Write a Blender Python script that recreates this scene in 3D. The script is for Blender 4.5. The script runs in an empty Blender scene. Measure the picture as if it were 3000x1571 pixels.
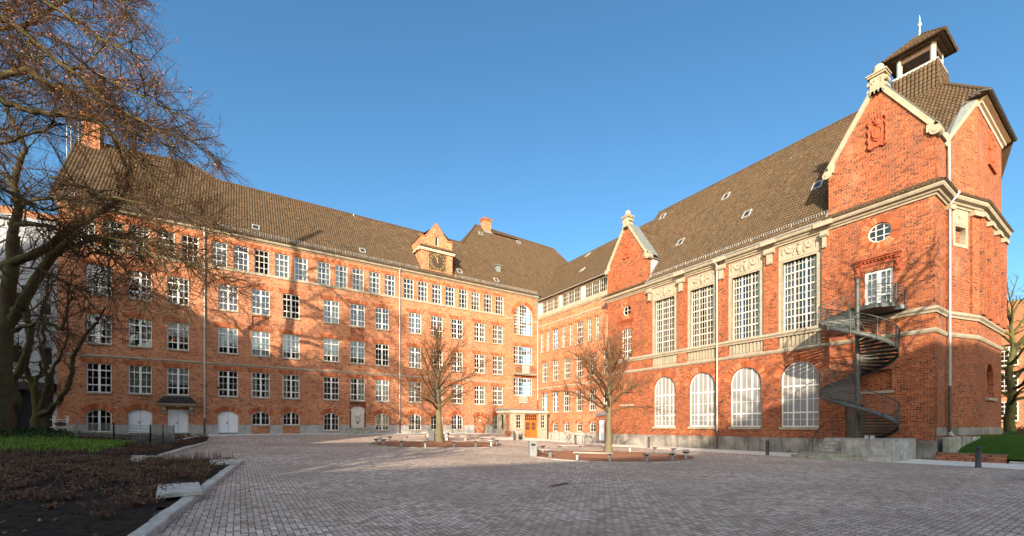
import bpy, bmesh, math, random
import numpy as np
from mathutils import Vector, Matrix
R = math.radians
S = bpy.context.scene
COL = S.collection

# ------------------------------------------------------------------ camera, sky, sun, exposure
# World axes: x runs along the long school wing away from the inner corner of the court,
# y runs along the assembly hall away from that corner, z is up; metres.
cd = bpy.data.cameras.new('camera'); cam = bpy.data.objects.new('camera', cd); COL.objects.link(cam)
cd.sensor_width = 36; cd.lens = 36*1230/3000; cd.shift_y = 0.1538; cd.clip_end = 3000; cd.clip_start = .05
cam.location = (34.67, 46.8, 2.0)
cam.rotation_euler = (R(90), 0, math.atan2(.5446, -.8387))
S.camera = cam
SUN_EL, SUN_AZ = R(16), R(46)
w = bpy.data.worlds.new('World'); S.world = w; w.use_nodes = True
nt = w.node_tree; bg = nt.nodes['Background']
sky = nt.nodes.new('ShaderNodeTexSky'); sky.sky_type = 'NISHITA'; sky.sun_disc = False
sky.sun_elevation = SUN_EL; sky.sun_rotation = R(90)-SUN_AZ
sky.altitude = 0; sky.air_density = 1.0; sky.dust_density = 0.35; sky.ozone_density = 2.0
# deep blue winter sky; the sun's side is boosted as added warm fill
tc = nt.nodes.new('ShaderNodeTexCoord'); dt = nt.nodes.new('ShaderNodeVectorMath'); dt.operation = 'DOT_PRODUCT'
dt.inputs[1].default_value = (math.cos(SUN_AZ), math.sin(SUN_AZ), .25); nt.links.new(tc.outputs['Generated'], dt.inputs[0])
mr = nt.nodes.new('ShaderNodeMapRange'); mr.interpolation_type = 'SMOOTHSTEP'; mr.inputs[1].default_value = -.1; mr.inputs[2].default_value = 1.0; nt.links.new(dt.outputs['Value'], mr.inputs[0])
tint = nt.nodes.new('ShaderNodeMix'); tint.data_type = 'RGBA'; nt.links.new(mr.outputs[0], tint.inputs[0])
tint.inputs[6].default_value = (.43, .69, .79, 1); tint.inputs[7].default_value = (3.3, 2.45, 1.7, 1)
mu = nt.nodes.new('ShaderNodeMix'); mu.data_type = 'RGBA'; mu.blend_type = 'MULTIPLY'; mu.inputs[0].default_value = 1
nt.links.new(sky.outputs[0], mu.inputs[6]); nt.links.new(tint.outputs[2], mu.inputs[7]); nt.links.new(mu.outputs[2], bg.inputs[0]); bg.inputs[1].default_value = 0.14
sd = bpy.data.lights.new('sun', 'SUN'); sd.energy = 4.8; sd.angle = R(.5); sd.color = (1, .84, .64)
so = bpy.data.objects.new('sun', sd); COL.objects.link(so)
sdir = Vector((math.cos(SUN_EL)*math.cos(SUN_AZ), math.cos(SUN_EL)*math.sin(SUN_AZ), math.sin(SUN_EL)))
so.rotation_euler = sdir.to_track_quat('Z', 'Y').to_euler(); so.location = (80, 80, 60)
S.view_settings.view_transform = 'Standard'; S.view_settings.look = 'None'
S.view_settings.exposure = 1.15; S.view_settings.gamma = 1
S.cycles.max_bounces = 6; S.cycles.diffuse_bounces = 4; S.cycles.transparent_max_bounces = 8
S.cycles.caustics_reflective = False; S.cycles.caustics_refractive = False

# ------------------------------------------------------------------ object helpers
WM = {}
def tag(o, label=None, cat=None, group=None, kind=None):
    if label: o['label'] = label
    if cat: o['category'] = cat
    if group: o['group'] = group
    if kind: o['kind'] = kind
    return o
def M4(loc=(0, 0, 0), rz=0, sc=1):
    m = Matrix.Translation(Vector(loc)) @ Matrix.Rotation(rz, 4, 'Z')
    return m @ Matrix.Scale(sc, 4) if sc != 1 else m
def thing(name, label, cat, loc=(0, 0, 0), rz=0, group=None):
    o = bpy.data.objects.new(name, None); COL.objects.link(o); o.empty_display_size = .3
    o.matrix_basis = M4(loc, rz); WM[o.name] = M4(loc, rz)
    return tag(o, label, cat, group)
def add(name, me, mat, parent=None, M=None, world=False):
    """one mesh object; M is in parent space, or in world space when world=True"""
    o = bpy.data.objects.new(name, me); COL.objects.link(o)
    if mat is not None and not me.materials: me.materials.append(mat)
    M = M or Matrix()
    if parent is not None:
        pw = WM[parent.name]; o.parent = parent
        if world: M = pw.inverted() @ M
        o.matrix_basis = M; WM[o.name] = pw @ M
    else:
        o.matrix_basis = M; WM[o.name] = M.copy()
    return o
def copy_tree(o, M=None, parent=None):
    c = o.copy(); COL.objects.link(c)
    if parent is not None: c.parent = parent
    if M is not None: c.matrix_basis = M
    WM[c.name] = (WM[parent.name] @ c.matrix_basis) if parent is not None else c.matrix_basis.copy()
    for ch in list(o.children): copy_tree(ch, None, c)
    return c

class MB:
    def __init__(s): s.v = []; s.f = []; s.sm = []; s.M = None
    def add(s, vs, fs, smooth=False):
        b = len(s.v)
        if s.M is not None: vs = [tuple(s.M @ Vector(p)) for p in vs]
        s.v += [tuple(p) for p in vs]
        s.f += [tuple(i+b for i in f) for f in fs]; s.sm += [smooth]*len(fs)
        return s
    def box(s, x0, y0, z0, x1, y1, z1):
        x0, x1 = min(x0, x1), max(x0, x1); y0, y1 = min(y0, y1), max(y0, y1); z0, z1 = min(z0, z1), max(z0, z1)
        return s.add([(x0,y0,z0),(x1,y0,z0),(x1,y1,z0),(x0,y1,z0),(x0,y0,z1),(x1,y0,z1),(x1,y1,z1),(x0,y1,z1)],
              [(3,2,1,0),(4,5,6,7),(0,1,5,4),(1,2,6,5),(2,3,7,6),(3,0,4,7)])
    def prism(s, poly, fn, d):
        """poly 2D list; fn(a,b,0..1)->3D ; d unused depth handled in fn"""
        n = len(poly)
        vs = [fn(a, b, 0) for a, b in poly]+[fn(a, b, 1) for a, b in poly]
        fs = [tuple(range(n)), tuple(range(2*n-1, n-1, -1))]+[(i, i+n, (i+1) % n+n, (i+1) % n) for i in range(n)]
        return s.add(vs, fs)
    def tube(s, pts, r, n=6, cap=True, smooth=True):
        pts = [Vector(p) for p in pts]; k = len(pts)
        if not hasattr(r, '__len__'): r = [r]*k
        vs = []; up = None
        for i, p in enumerate(pts):
            t = (pts[min(i+1, k-1)]-pts[max(i-1, 0)])
            if t.length < 1e-9: t = Vector((0, 0, 1))
            t.normalize()
            if up is None:
                up = t.orthogonal().normalized()
            up = (up-t*up.dot(t))
            if up.length < 1e-6: up = t.orthogonal()
            up.normalize(); q = t.cross(up)
            for j in range(n):
                a = 2*math.pi*(j+.5)/n
                vs.append(p+(up*math.cos(a)+q*math.sin(a))*r[i])
        fs = [(i*n+j, i*n+(j+1) % n, (i+1)*n+(j+1) % n, (i+1)*n+j) for i in range(k-1) for j in range(n)]
        s.add(vs, fs, smooth and n > 4)
        if cap: s.add([vs[j] for j in range(n)], [tuple(range(n-1, -1, -1))]); s.add(vs[-n:], [tuple(range(n))])
        return s
    def lathe(s, prof, n=16, c=(0, 0, 0), smooth=True):
        vs = [(c[0]+r*math.cos(2*math.pi*j/n), c[1]+r*math.sin(2*math.pi*j/n), c[2]+z) for r, z in prof for j in range(n)]
        k = len(prof)
        fs = [(i*n+j, i*n+(j+1) % n, (i+1)*n+(j+1) % n, (i+1)*n+j) for i in range(k-1) for j in range(n)]
        s.add(vs, fs, smooth)
        s.add(vs[:n], [tuple(range(n-1, -1, -1))]); s.add(vs[-n:], [tuple(range(n))])
        return s
    def ball(s, c, rx, ry, rz, n=10):
        prof = [(math.sin(math.pi*i/6), -math.cos(math.pi*i/6)) for i in range(7)]
        vs = [(c[0]+rx*max(r, 1e-3)*math.cos(2*math.pi*j/n), c[1]+ry*max(r, 1e-3)*math.sin(2*math.pi*j/n), c[2]+rz*z) for r, z in prof for j in range(n)]
        return s.add(vs, [(i*n+j, i*n+(j+1) % n, (i+1)*n+(j+1) % n, (i+1)*n+j) for i in range(6) for j in range(n)], True)
    def mesh(s, name='m'):
        me = bpy.data.meshes.new(name); me.from_pydata(s.v, [], s.f)
        me.polygons.foreach_set('use_smooth', s.sm); me.update(); return me
    def build(s, name, mat, parent=None, M=None, world=False):
        return add(name, s.mesh(name), mat, parent, M, world)

def sheet_mesh(outer, holes, th, O, U, N, V=Vector((0, 0, 1))):
    """flat plate with real openings: outer and holes in (u,v); outer face at O, thickness th behind it (along -N)"""
    cu = bpy.data.curves.new('c', 'CURVE'); cu.dimensions = '2D'; cu.fill_mode = 'BOTH'; cu.extrude = th/2
    for poly in [outer]+list(holes):
        sp = cu.splines.new('POLY'); sp.points.add(len(poly)-1)
        for i, (a, b) in enumerate(poly): sp.points[i].co = (a, b, 0, 1)
        sp.use_cyclic_u = True
    o = bpy.data.objects.new('c', cu)
    me = bpy.data.meshes.new_from_object(o)
    bpy.data.objects.remove(o); bpy.data.curves.remove(cu); me.materials.clear()
    n = len(me.vertices); a = np.empty(n*3, 'f'); me.vertices.foreach_get('co', a); a = a.reshape(-1, 3)
    U = np.array(U); N = np.array(N); V = np.array(V); O = np.array(O)
    out = O+a[:, :1]*U+a[:, 1:2]*V+(a[:, 2:3]-th/2)*N
    me.vertices.foreach_set('co', out.astype('f').ravel()); me.update()
    bm = bmesh.new(); bm.from_mesh(me); bmesh.ops.recalc_face_normals(bm, faces=bm.faces); bm.to_mesh(me); bm.free()
    return me
def rect(x0, z0, x1, z1): return [(x0, z0), (x1, z0), (x1, z1), (x0, z1)]
def arch_pts(cx, w, z0, zs, rise, n=12):
    """opening outline with a segmental or round head: springs at zs, rises by rise"""
    Rr = (w*w/4+rise*rise)/(2*rise); a = math.asin(min(1, w/2/Rr))
    if rise > w/2-1e-6: a = math.pi/2
    return [(cx-w/2, z0), (cx+w/2, z0)]+[(cx+Rr*math.sin(t), zs+rise-Rr+Rr*math.cos(t)) for t in [a-2*a*i/n for i in range(n+1)]]

# ------------------------------------------------------------------ materials
MATS = {}
class G:
    def __init__(s, name):
        m = bpy.data.materials.new(name); m.use_nodes = True; s.m = m; s.t = m.node_tree
        s.b = s.t.nodes['Principled BSDF']; s.out = s.t.nodes['Material Output']
    def n(s, typ, ins=None, **kw):
        nd = s.t.nodes.new('ShaderNode'+typ)
        for k, v in kw.items(): setattr(nd, k, v)
        for k, v in (ins or {}).items():
            if hasattr(v, 'is_output') or isinstance(v, bpy.types.NodeSocket): s.t.links.new(v, nd.inputs[k])
            else: nd.inputs[k].default_value = v
        return nd
    def math(s, op, a, b=0.0, c=None):
        ins = {0: a, 1: b}
        if c is not None: ins[2] = c
        return s.n('Math', ins, operation=op).outputs[0]
    def vm(s, op, a, b=(0, 0, 0)):
        nd = s.n('VectorMath', {0: a, 1: b}, operation=op)
        return nd.outputs['Value'] if op == 'DOT_PRODUCT' else nd.outputs['Vector']
    def mix(s, f, a, b, typ='MIX'):
        nd = s.n('Mix', None, data_type='RGBA', blend_type=typ)
        for i, v in ((0, f), (6, a), (7, b)):
            if isinstance(v, bpy.types.NodeSocket): s.t.links.new(v, nd.inputs[i])
            else: nd.inputs[i].default_value = (*v, 1) if isinstance(v, tuple) and len(v) == 3 else v
        return nd.outputs[2]
    def noise(s, vec, scale, detail=4, rough=.55):
        nd = s.n('TexNoise', {'Scale': scale, 'Detail': detail, 'Roughness': rough})
        if vec is not None: s.t.links.new(vec, nd.inputs['Vector'])
        return nd.outputs['Fac']
    def ramp(s, f, stops):
        nd = s.n('ValToRGB', {0: f}); cr = nd.color_ramp
        while len(cr.elements) > 1: cr.elements.remove(cr.elements[-1])
        for i, (p, c) in enumerate(stops):
            e = cr.elements[0] if i == 0 else cr.elements.new(p)
            e.position = p; e.color = (*c, 1) if len(c) == 3 else c
        return nd.outputs[0]
    def maprange(s, v, a, b, c, d):
        return s.n('MapRange', {0: v, 1: a, 2: b, 3: c, 4: d}).outputs[0]
    def fin(s, col=None, rough=None, bump=None, strength=.4, dist=.02, metal=None, spec=None):
        def st(k, v):
            if v is None: return
            if isinstance(v, bpy.types.NodeSocket): s.t.links.new(v, s.b.inputs[k])
            else: s.b.inputs[k].default_value = (*v, 1) if isinstance(v, tuple) else v
        st('Base Color', col); st('Roughness', rough); st('Metallic', metal); st('Specular IOR Level', spec)
        if bump is not None:
            bn = s.n('Bump', {'Strength': strength, 'Distance': dist, 'Height': bump}); s.t.links.new(bn.outputs[0], s.b.inputs['Normal'])
        MATS[s.m.name] = s.m; return s.m
    def pos(s): return s.n('NewGeometry').outputs['Position']
    def obj(s): return s.n('TexCoord').outputs['Object']
    def wallcoord(s):
        g = s.n('NewGeometry'); P, N = g.outputs['Position'], g.outputs['True Normal']
        T = s.vm('NORMALIZE', s.vm('CROSS_PRODUCT', N, (0, 0, 1)))
        return s.vm('DOT_PRODUCT', P, T), P, T, N
    def comb(s, x, y, z=0.0): return s.n('CombineXYZ', {0: x, 1: y, 2: z}).outputs[0]

def mat_brick(name, stops, mortar, bw=.29, rh=.104):
    g = G(name); u, P, T, N = g.wallcoord(); z = g.n('SeparateXYZ', {0: P}).outputs[2]
    row = g.math('FLOOR', g.math('DIVIDE', z, rh)); fy = g.math('FRACT', g.math('DIVIDE', z, rh))
    jit = g.n('TexWhiteNoise', {'W': row}, noise_dimensions='1D').outputs['Value']
    uu = g.math('ADD', g.math('DIVIDE', u, bw), g.math('ADD', g.math('MULTIPLY', row, .5), g.math('MULTIPLY', jit, .3)))
    # every brick is a stretcher or splits into two headers, at random
    cell = g.math('FLOOR', uu); f0 = g.math('FRACT', uu)
    hd = g.math('GREATER_THAN', g.n('TexWhiteNoise', {'Vector': g.comb(cell, row, 7.0)}, noise_dimensions='3D').outputs['Value'], .55)
    f2 = g.math('FRACT', g.math('MULTIPLY', f0, 2.0)); half = g.math('MULTIPLY', g.math('FLOOR', g.math('MULTIPLY', f0, 2.0)), hd)
    fx = g.math('ADD', g.math('MULTIPLY', g.math('SUBTRACT', 1.0, hd), f0), g.math('MULTIPLY', hd, f2)); wd = g.math('SUBTRACT', bw, g.math('MULTIPLY', hd, bw*.5))
    dx = g.math('MULTIPLY', g.math('MINIMUM', fx, g.math('SUBTRACT', 1.0, fx)), wd); dy = g.math('MULTIPLY', g.math('MINIMUM', fy, g.math('SUBTRACT', 1.0, fy)), rh)
    joint = g.maprange(g.math('MINIMUM', dx, dy), .0045, .0085, 1, 0)
    wn = g.n('TexWhiteNoise', {'Vector': g.comb(cell, row, half)}, noise_dimensions='3D').outputs['Value']
    cl = g.noise(g.vm('MULTIPLY', P, (.9, .9, 1.6)), .8, 4)
    v = g.math('ADD', wn, g.maprange(cl, .3, .7, .16, -.16))
    col = g.ramp(v, stops)
    big = g.noise(P, .28, 5); col = g.mix(g.maprange(big, .35, .7, 0, .35), col, (.22, .065, .032))
    fine = g.noise(P, 16, 3); col = g.mix(.55, col, g.ramp(fine, [(.25, (.6, .58, .56)), (.75, (1.25, 1.25, 1.25))]), 'MULTIPLY')
    strk = g.noise(g.vm('MULTIPLY', P, (1, 1, .12)), 1.1, 4); col = g.mix(g.maprange(strk, .53, .75, 0, .55), col, (.12, .05, .032)); eff = g.noise(g.vm('MULTIPLY', P, (1, 1, .5)), .55, 6, .7); col = g.mix(g.maprange(eff, .56, .74, 0, .30), col, (.55, .36, .25))
    mcol = g.mix(g.maprange(big, .35, .65, 0, .6), mortar, tuple(x*.6 for x in mortar)); col = g.mix(joint, col, mcol)
    return g.fin(col, g.maprange(fine, 0, 1, .75, .95), g.math('SUBTRACT', 1.0, joint), .5, .012, spec=.25)
BRICK = mat_brick('red_brick', [(0, (.13, .042, .024)), (.08, (.19, .055, .027)), (.16, (.36, .105, .04)), (.55, (.45, .15, .058)), (.85, (.51, .19, .078)), (1, (.57, .25, .115))], (.68, .52, .37))
BRICKW = mat_brick('weathered_brick', [(0, (.09, .03, .02)), (.14, (.16, .045, .024)), (.3, (.25, .066, .029)), (.65, (.34, .095, .038)), (1, (.42, .15, .065))], (.44, .34, .24))

BRICKH = mat_brick('hall_brick', [(0, (.07, .022, .014)), (.10, (.12, .03, .016)), (.2, (.22, .048, .017)), (.55, (.29, .066, .021)), (.85, (.345, .088, .028)), (1, (.40, .13, .05))], (.43, .28, .17))
def mat_voussoir():
    g = G('brick_header'); r = g.n('NewGeometry').outputs['Random Per Island']
    col = g.ramp(r, [(0, (.20, .055, .025)), (.35, (.34, .09, .033)), (.8, (.42, .14, .055)), (1, (.46, .19, .10))])
    f = g.noise(g.pos(), 16, 3); col = g.mix(.5, col, g.ramp(f, [(.3, (.65, .65, .65)), (.7, (1.15, 1.15, 1.15))]), 'MULTIPLY')
    return g.fin(col, .85, f, .3, .01, spec=.25)
VOUS = mat_voussoir()
def mat_plain(name, c, rough=.7, c2=None, scale=3, bump=.2, metal=None, spec=None, streak=0, streakcol=(.1, .09, .07), bdist=.01):
    g = G(name); P = g.pos(); n = g.noise(P, scale, 6, .6)
    col = g.mix(g.maprange(n, .35, .68, 0, 1), c, c2 or tuple(x*.8 for x in c))
    if streak:
        s2 = g.noise(g.vm('MULTIPLY', P, (1.6, 1.6, .25)), 1.3, 5, .65)
        col = g.mix(g.maprange(s2, .5, .72, 0, streak), col, streakcol)
    return g.fin(col, g.maprange(n, 0, 1, max(0, rough-.12), min(1, rough+.08)), g.noise(P, scale*9, 4), bump, bdist, metal, spec)
STONE = mat_plain('limestone', (.365, .32, .235), .85, (.28, .245, .18), 2.2, .35, streak=.5, streakcol=(.20, .175, .135))
STONEL = mat_plain('pale_carved_stone', (.62, .58, .50), .85, (.50, .47, .41), 3, .4, streak=.35, streakcol=(.28, .26, .22))
STONED = mat_plain('dark_plinth_stone', (.12, .11, .095), .85, (.34, .31, .27), .75, .4, streak=.85, streakcol=(.055, .048, .04))
PLINTH = mat_plain('grey_plinth_stone', (.40, .385, .36), .88, (.30, .29, .27), 1.6, .35, streak=.45, streakcol=(.17, .15, .13))
CONC = mat_plain('weathered_concrete', (.50, .47, .43), .9, (.27, .255, .23), 2.1, .5, streak=.9, streakcol=(.10, .09, .075))
MOSSC = mat_plain('mossy_concrete', (.42, .40, .35), .9, (.20, .21, .12), 3.5, .5, streak=.5, streakcol=(.10, .10, .06))
KERB = mat_plain('kerb_granite', (.56, .53, .48), .9, (.36, .34, .29), 5, .6, streak=.3, streakcol=(.2, .18, .14), bdist=.02)
WHITE = mat_plain('white_paint', (.80, .79, .75), .45, (.72, .71, .67), 4, .08)
CREAM = mat_plain('cream_paint', (.64, .60, .50), .55, (.54, .50, .42), 3, .1, streak=.2, streakcol=(.4, .37, .3))
DOORW = mat_plain('white_door_paint', (.78, .80, .82), .4, (.70, .72, .74), 1.5, .06, streak=.12, streakcol=(.5, .5, .5))
ZINC = mat_plain('zinc', (.22, .25, .245), .55, (.16, .185, .18), 2.2, .1, .25, streak=.3, streakcol=(.22, .25, .24))
ZINCL = mat_plain('pale_zinc', (.46, .47, .45), .5, (.38, .40, .38), 2.2, .1, .3, streak=.25, streakcol=(.38, .42, .4))
IRON = mat_plain('rust_iron', (.13, .07, .05), .7, (.08, .045, .035), 3, .3)
STEEL = mat_plain('painted_grey_steel', (.075, .083, .078), .55, (.055, .062, .058), 3, .15, .2, streak=.3, streakcol=(.05, .05, .045))
GALV = mat_plain('galvanised_steel', (.46, .47, .47), .42, (.36, .37, .38), 6, .1, .7)
ANTH = mat_plain('anthracite_metal', (.045, .05, .06), .5, (.03, .033, .04), 4, .1, .2)
BLACK = mat_plain('black_metal', (.02, .02, .022), .45, (.014, .014, .016), 4, .05)
OAK = mat_plain('varnished_oak', (.52, .16, .025), .35, (.36, .095, .012), 5, .1, spec=.5)
SLAT = mat_plain('bench_slats', (.52, .46, .40), .6, (.40, .35, .30), 7, .2)
TERRA = mat_plain('terracotta_relief', (.36, .085, .03), .85, (.24, .05, .02), 5, .5, bdist=.02)
COPPER = mat_plain('green_copper', (.36, .58, .50), .7, (.25, .46, .40), 6, .2)
COLM = mat_plain('turret_column', (.42, .43, .39), .7, (.30, .31, .28), 5, .2, streak=.3, streakcol=(.2, .2, .17))
GOLD = mat_plain('gilt', (.75, .50, .14), .35, (.6, .38, .1), 8, .05, .6)
CLOCKB = mat_plain('clock_brown', (.055, .035, .022), .6, (.04, .026, .018), 6, .2)
FROST = mat_plain('frosted_pane', (.27, .265, .255), .5, (.21, .205, .20), .6, .03, spec=.3)
CURT = mat_plain('curtain_cloth', (.58, .53, .40), .9, (.44, .40, .30), 3, .2)
BLIND = mat_plain('roller_blind', (.62, .62, .60), .85, (.54, .54, .53), .9, .05)
ROOM = mat_plain('room_wall', (.30, .22, .11), .9, (.20, .15, .08), .5, .05)
WOODD = mat_plain('dark_soffit_wood', (.09, .055, .035), .7, (.06, .038, .025), 4, .2)
RENDER = mat_plain('pale_render', (.40, .42, .45), .85, (.34, .36, .39), 1, .15, streak=.2, streakcol=(.45, .46, .46))
PATH = None
def mat_glass(name='window_glass', tint=(.03, .035, .04)):
    g = G(name); P = g.pos()
    nz = g.noise(P, 1.6, 2); bn = g.n('Bump', {'Strength': .045, 'Distance': .05, 'Height': nz})
    gl = g.n('BsdfGlossy', {'Color': (.92, .95, 1, 1), 'Roughness': .015, 'Normal': bn.outputs[0]})
    tr = g.n('BsdfTransparent', {'Color': (.80, .84, .83, 1)})
    fr = g.n('Fresnel', {'IOR': 1.5}); f = g.maprange(fr.outputs[0], 0, 1, .05, 1)
    mx = g.n('MixShader', {0: f, 1: tr.outputs[0], 2: gl.outputs[0]}); g.t.links.new(mx.outputs[0], g.out.inputs[0])
    return g.m
GLASS = mat_glass()
def mat_tile():
    g = G('clay_roof_tile'); geo = g.n('NewGeometry'); P = geo.outputs['Position']
    a = g.n('Attribute', None, attribute_name='tile').outputs['Fac']
    n1 = g.noise(P, .5, 6, .6); n2 = g.noise(P, 9, 4)
    col = g.ramp(a, [(0, (.068, .043, .024)), (.4, (.090, .058, .032)), (.95, (.106, .070, .039)), (1, (.13, .09, .054))])
    col = g.mix(g.maprange(n1, .42, .68, 0, .6), col, (.078, .06, .034))
    col = g.mix(g.maprange(n2, .55, .8, 0, .35), col, (.12, .095, .06)); ns = g.noise(g.vm('MULTIPLY', P, (1, 1, .2)), .9, 5, .65); col = g.mix(g.maprange(ns, .5, .72, 0, .55), col, (.045, .036, .022))
    return g.fin(col, .85, n2, .3, .01, spec=.3)
TILE = mat_tile()
def mat_bark(name, c, c2, moss, mf):
    g = G(name); P = g.pos(); n = g.noise(g.vm('MULTIPLY', P, (1, 1, .22)), 14, 5, .65); m2 = g.noise(P, 1.7, 4)
    col = g.mix(n, c, c2); nz = g.n('SeparateXYZ', {0: g.n('NewGeometry').outputs['Normal']}).outputs[2]
    f = g.math('MULTIPLY', g.maprange(m2, .4, .65, 0, mf), g.maprange(nz, -.5, .5, .4, 1))
    col = g.mix(f, col, moss)
    return g.fin(col, .95, n, .9, .03, spec=.15)
BARK = mat_bark('mossy_bark', (.045, .032, .022), (.10, .075, .05), (.085, .10, .022), .8)
BARKG = mat_bark('smooth_grey_bark', (.12, .10, .065), (.21, .175, .115), (.13, .125, .04), .6)
TWIG = mat_bark('twig_bark', (.045, .026, .016), (.09, .052, .03), (.07, .06, .022), .3)
TWIGR = mat_bark('reddish_twig_bark', (.085, .045, .026), (.16, .092, .052), (.13, .11, .04), .4)
def mat_leaf(name, a, b, c):
    g = G(name); r = g.n('NewGeometry').outputs['Random Per Island']
    return g.fin(g.ramp(r, [(0, a), (.5, b), (1, c)]), .75, spec=.2)
LEAFB = mat_leaf('dry_brown_leaf', (.16, .065, .025), (.30, .115, .04), (.42, .19, .07))
LEAFR = mat_leaf('dry_red_leaf', (.20, .045, .02), (.30, .08, .03), (.24, .10, .04))
GRASS = mat_leaf('wild_garlic_leaf', (.08, .15, .016), (.14, .23, .03), (.22, .31, .06))
DEAD = mat_leaf('dead_stem', (.04, .021, .013), (.088, .045, .026), (.16, .09, .052))
LEAFD = mat_leaf('fallen_leaf', (.07, .035, .02), (.16, .075, .035), (.26, .15, .08))
IVY = mat_leaf('ivy_leaf', (.015, .035, .008), (.03, .06, .012), (.05, .08, .02))
def mat_pavers():
    g = G('herringbone_pavers'); P = g.pos(); s = g.n('SeparateXYZ', {0: P})
    X = g.math('DIVIDE', s.outputs[0], .105); Y = g.math('DIVIDE', s.outputs[1], .105)
    # 45 degree turn is left out: the bond runs with the two wings
    ix = g.math('FLOOR', X); iy = g.math('FLOOR', Y); fx = g.math('FRACT', X); fy = g.math('FRACT', Y)
    m = g.math('FLOORED_MODULO', g.math('SUBTRACT', ix, iy), 4.0)
    def is_(k): return g.math('COMPARE', m, float(k), .25)
    m0, m1, m2, m3 = is_(0), is_(1), is_(2), is_(3)
    big = 9.0
    def off(c): return g.math('MULTIPLY', c, big)
    dl = g.math('ADD', fx, off(m1)); dr = g.math('ADD', g.math('SUBTRACT', 1.0, fx), off(m0))
    db = g.math('ADD', fy, off(m2)); dt = g.math('ADD', g.math('SUBTRACT', 1.0, fy), off(m3))
    d = g.math('MINIMUM', g.math('MINIMUM', dl, dr), g.math('MINIMUM', db, dt))
    joint = g.maprange(d, .045, .10, 1, 0)
    idv = g.comb(g.math('SUBTRACT', ix, m1), g.math('SUBTRACT', iy, m2))
    wn = g.n('TexWhiteNoise', {'Vector': idv}, noise_dimensions='3D').outputs['Value']
    col = g.ramp(wn, [(0, (.33, .25, .195)), (.35, (.52, .41, .33)), (.7, (.65, .525, .43)), (1, (.79, .665, .57))])
    ln = g.noise(P, .22, 6, .6); col = g.mix(g.maprange(ln, .38, .66, 0, .75), col, (.37, .285, .225))
    fn = g.noise(P, 45, 3); col = g.mix(.5, col, g.ramp(fn, [(.3, (.7, .7, .7)), (.7, (1.2, 1.2, 1.2))]), 'MULTIPLY')
    st = g.noise(P, 1.3, 5, .7); col = g.mix(g.maprange(st, .6, .74, 0, .6), col, (.14, .11, .09))
    col = g.mix(joint, col, (.06, .047, .038))
    h = g.math('ADD', g.math('SUBTRACT', 1.0, joint), g.math('MULTIPLY', wn, .35))
    return g.fin(col, g.maprange(fn, 0, 1, .7, .92), h, .6, .012, spec=.3)
PAVER = mat_pavers()
def mat_slabs():
    g = G('pale_slab_path'); P = g.pos()
    br = g.n('TexBrick', {'Vector': P, 'Color1': (.80, .755, .67, 1), 'Color2': (.72, .675, .60, 1), 'Mortar': (.25, .22, .19, 1), 'Scale': 1,
        'Mortar Size': .008, 'Brick Width': .5, 'Row Height': .5, 'Mortar Smooth': .1}, offset=.5)
    n = g.noise(P, 2, 5); col = g.mix(g.maprange(n, .45, .7, 0, .5), br.outputs['Color'], (.58, .53, .46))
    return g.fin(col, .85, g.math('SUBTRACT', 1.0, br.outputs['Fac']), .4, .01)
PATH = mat_slabs()
def mat_soil(name, a, b, c, sc=6):
    g = G(name); P = g.pos(); n = g.noise(P, sc, 8, .7); n2 = g.noise(P, .8, 4); n3 = g.noise(P, 40, 4, .7)
    col = g.mix(g.maprange(n, .35, .65, 0, 1), a, b); col = g.mix(g.maprange(n3, .58, .72, 0, .8), col, c)
    return g.fin(col, .95, g.math('ADD', n, g.math('MULTIPLY', n3, .4)), 1.0, .06, spec=.15)
SOIL = mat_soil('dark_soil', (.014, .012, .011), (.045, .032, .024), (.10, .07, .048))
GRAVEL = mat_soil('red_gravel', (.28, .125, .07), (.40, .20, .12), (.50, .32, .21), 30)
LAWN = mat_soil('lawn_green', (.03, .075, .008), (.05, .11, .012), (.09, .14, .025), 10)
TURF = mat_soil('rough_ground', (.06, .055, .035), (.08, .08, .04), (.12, .10, .06), 3)
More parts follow.
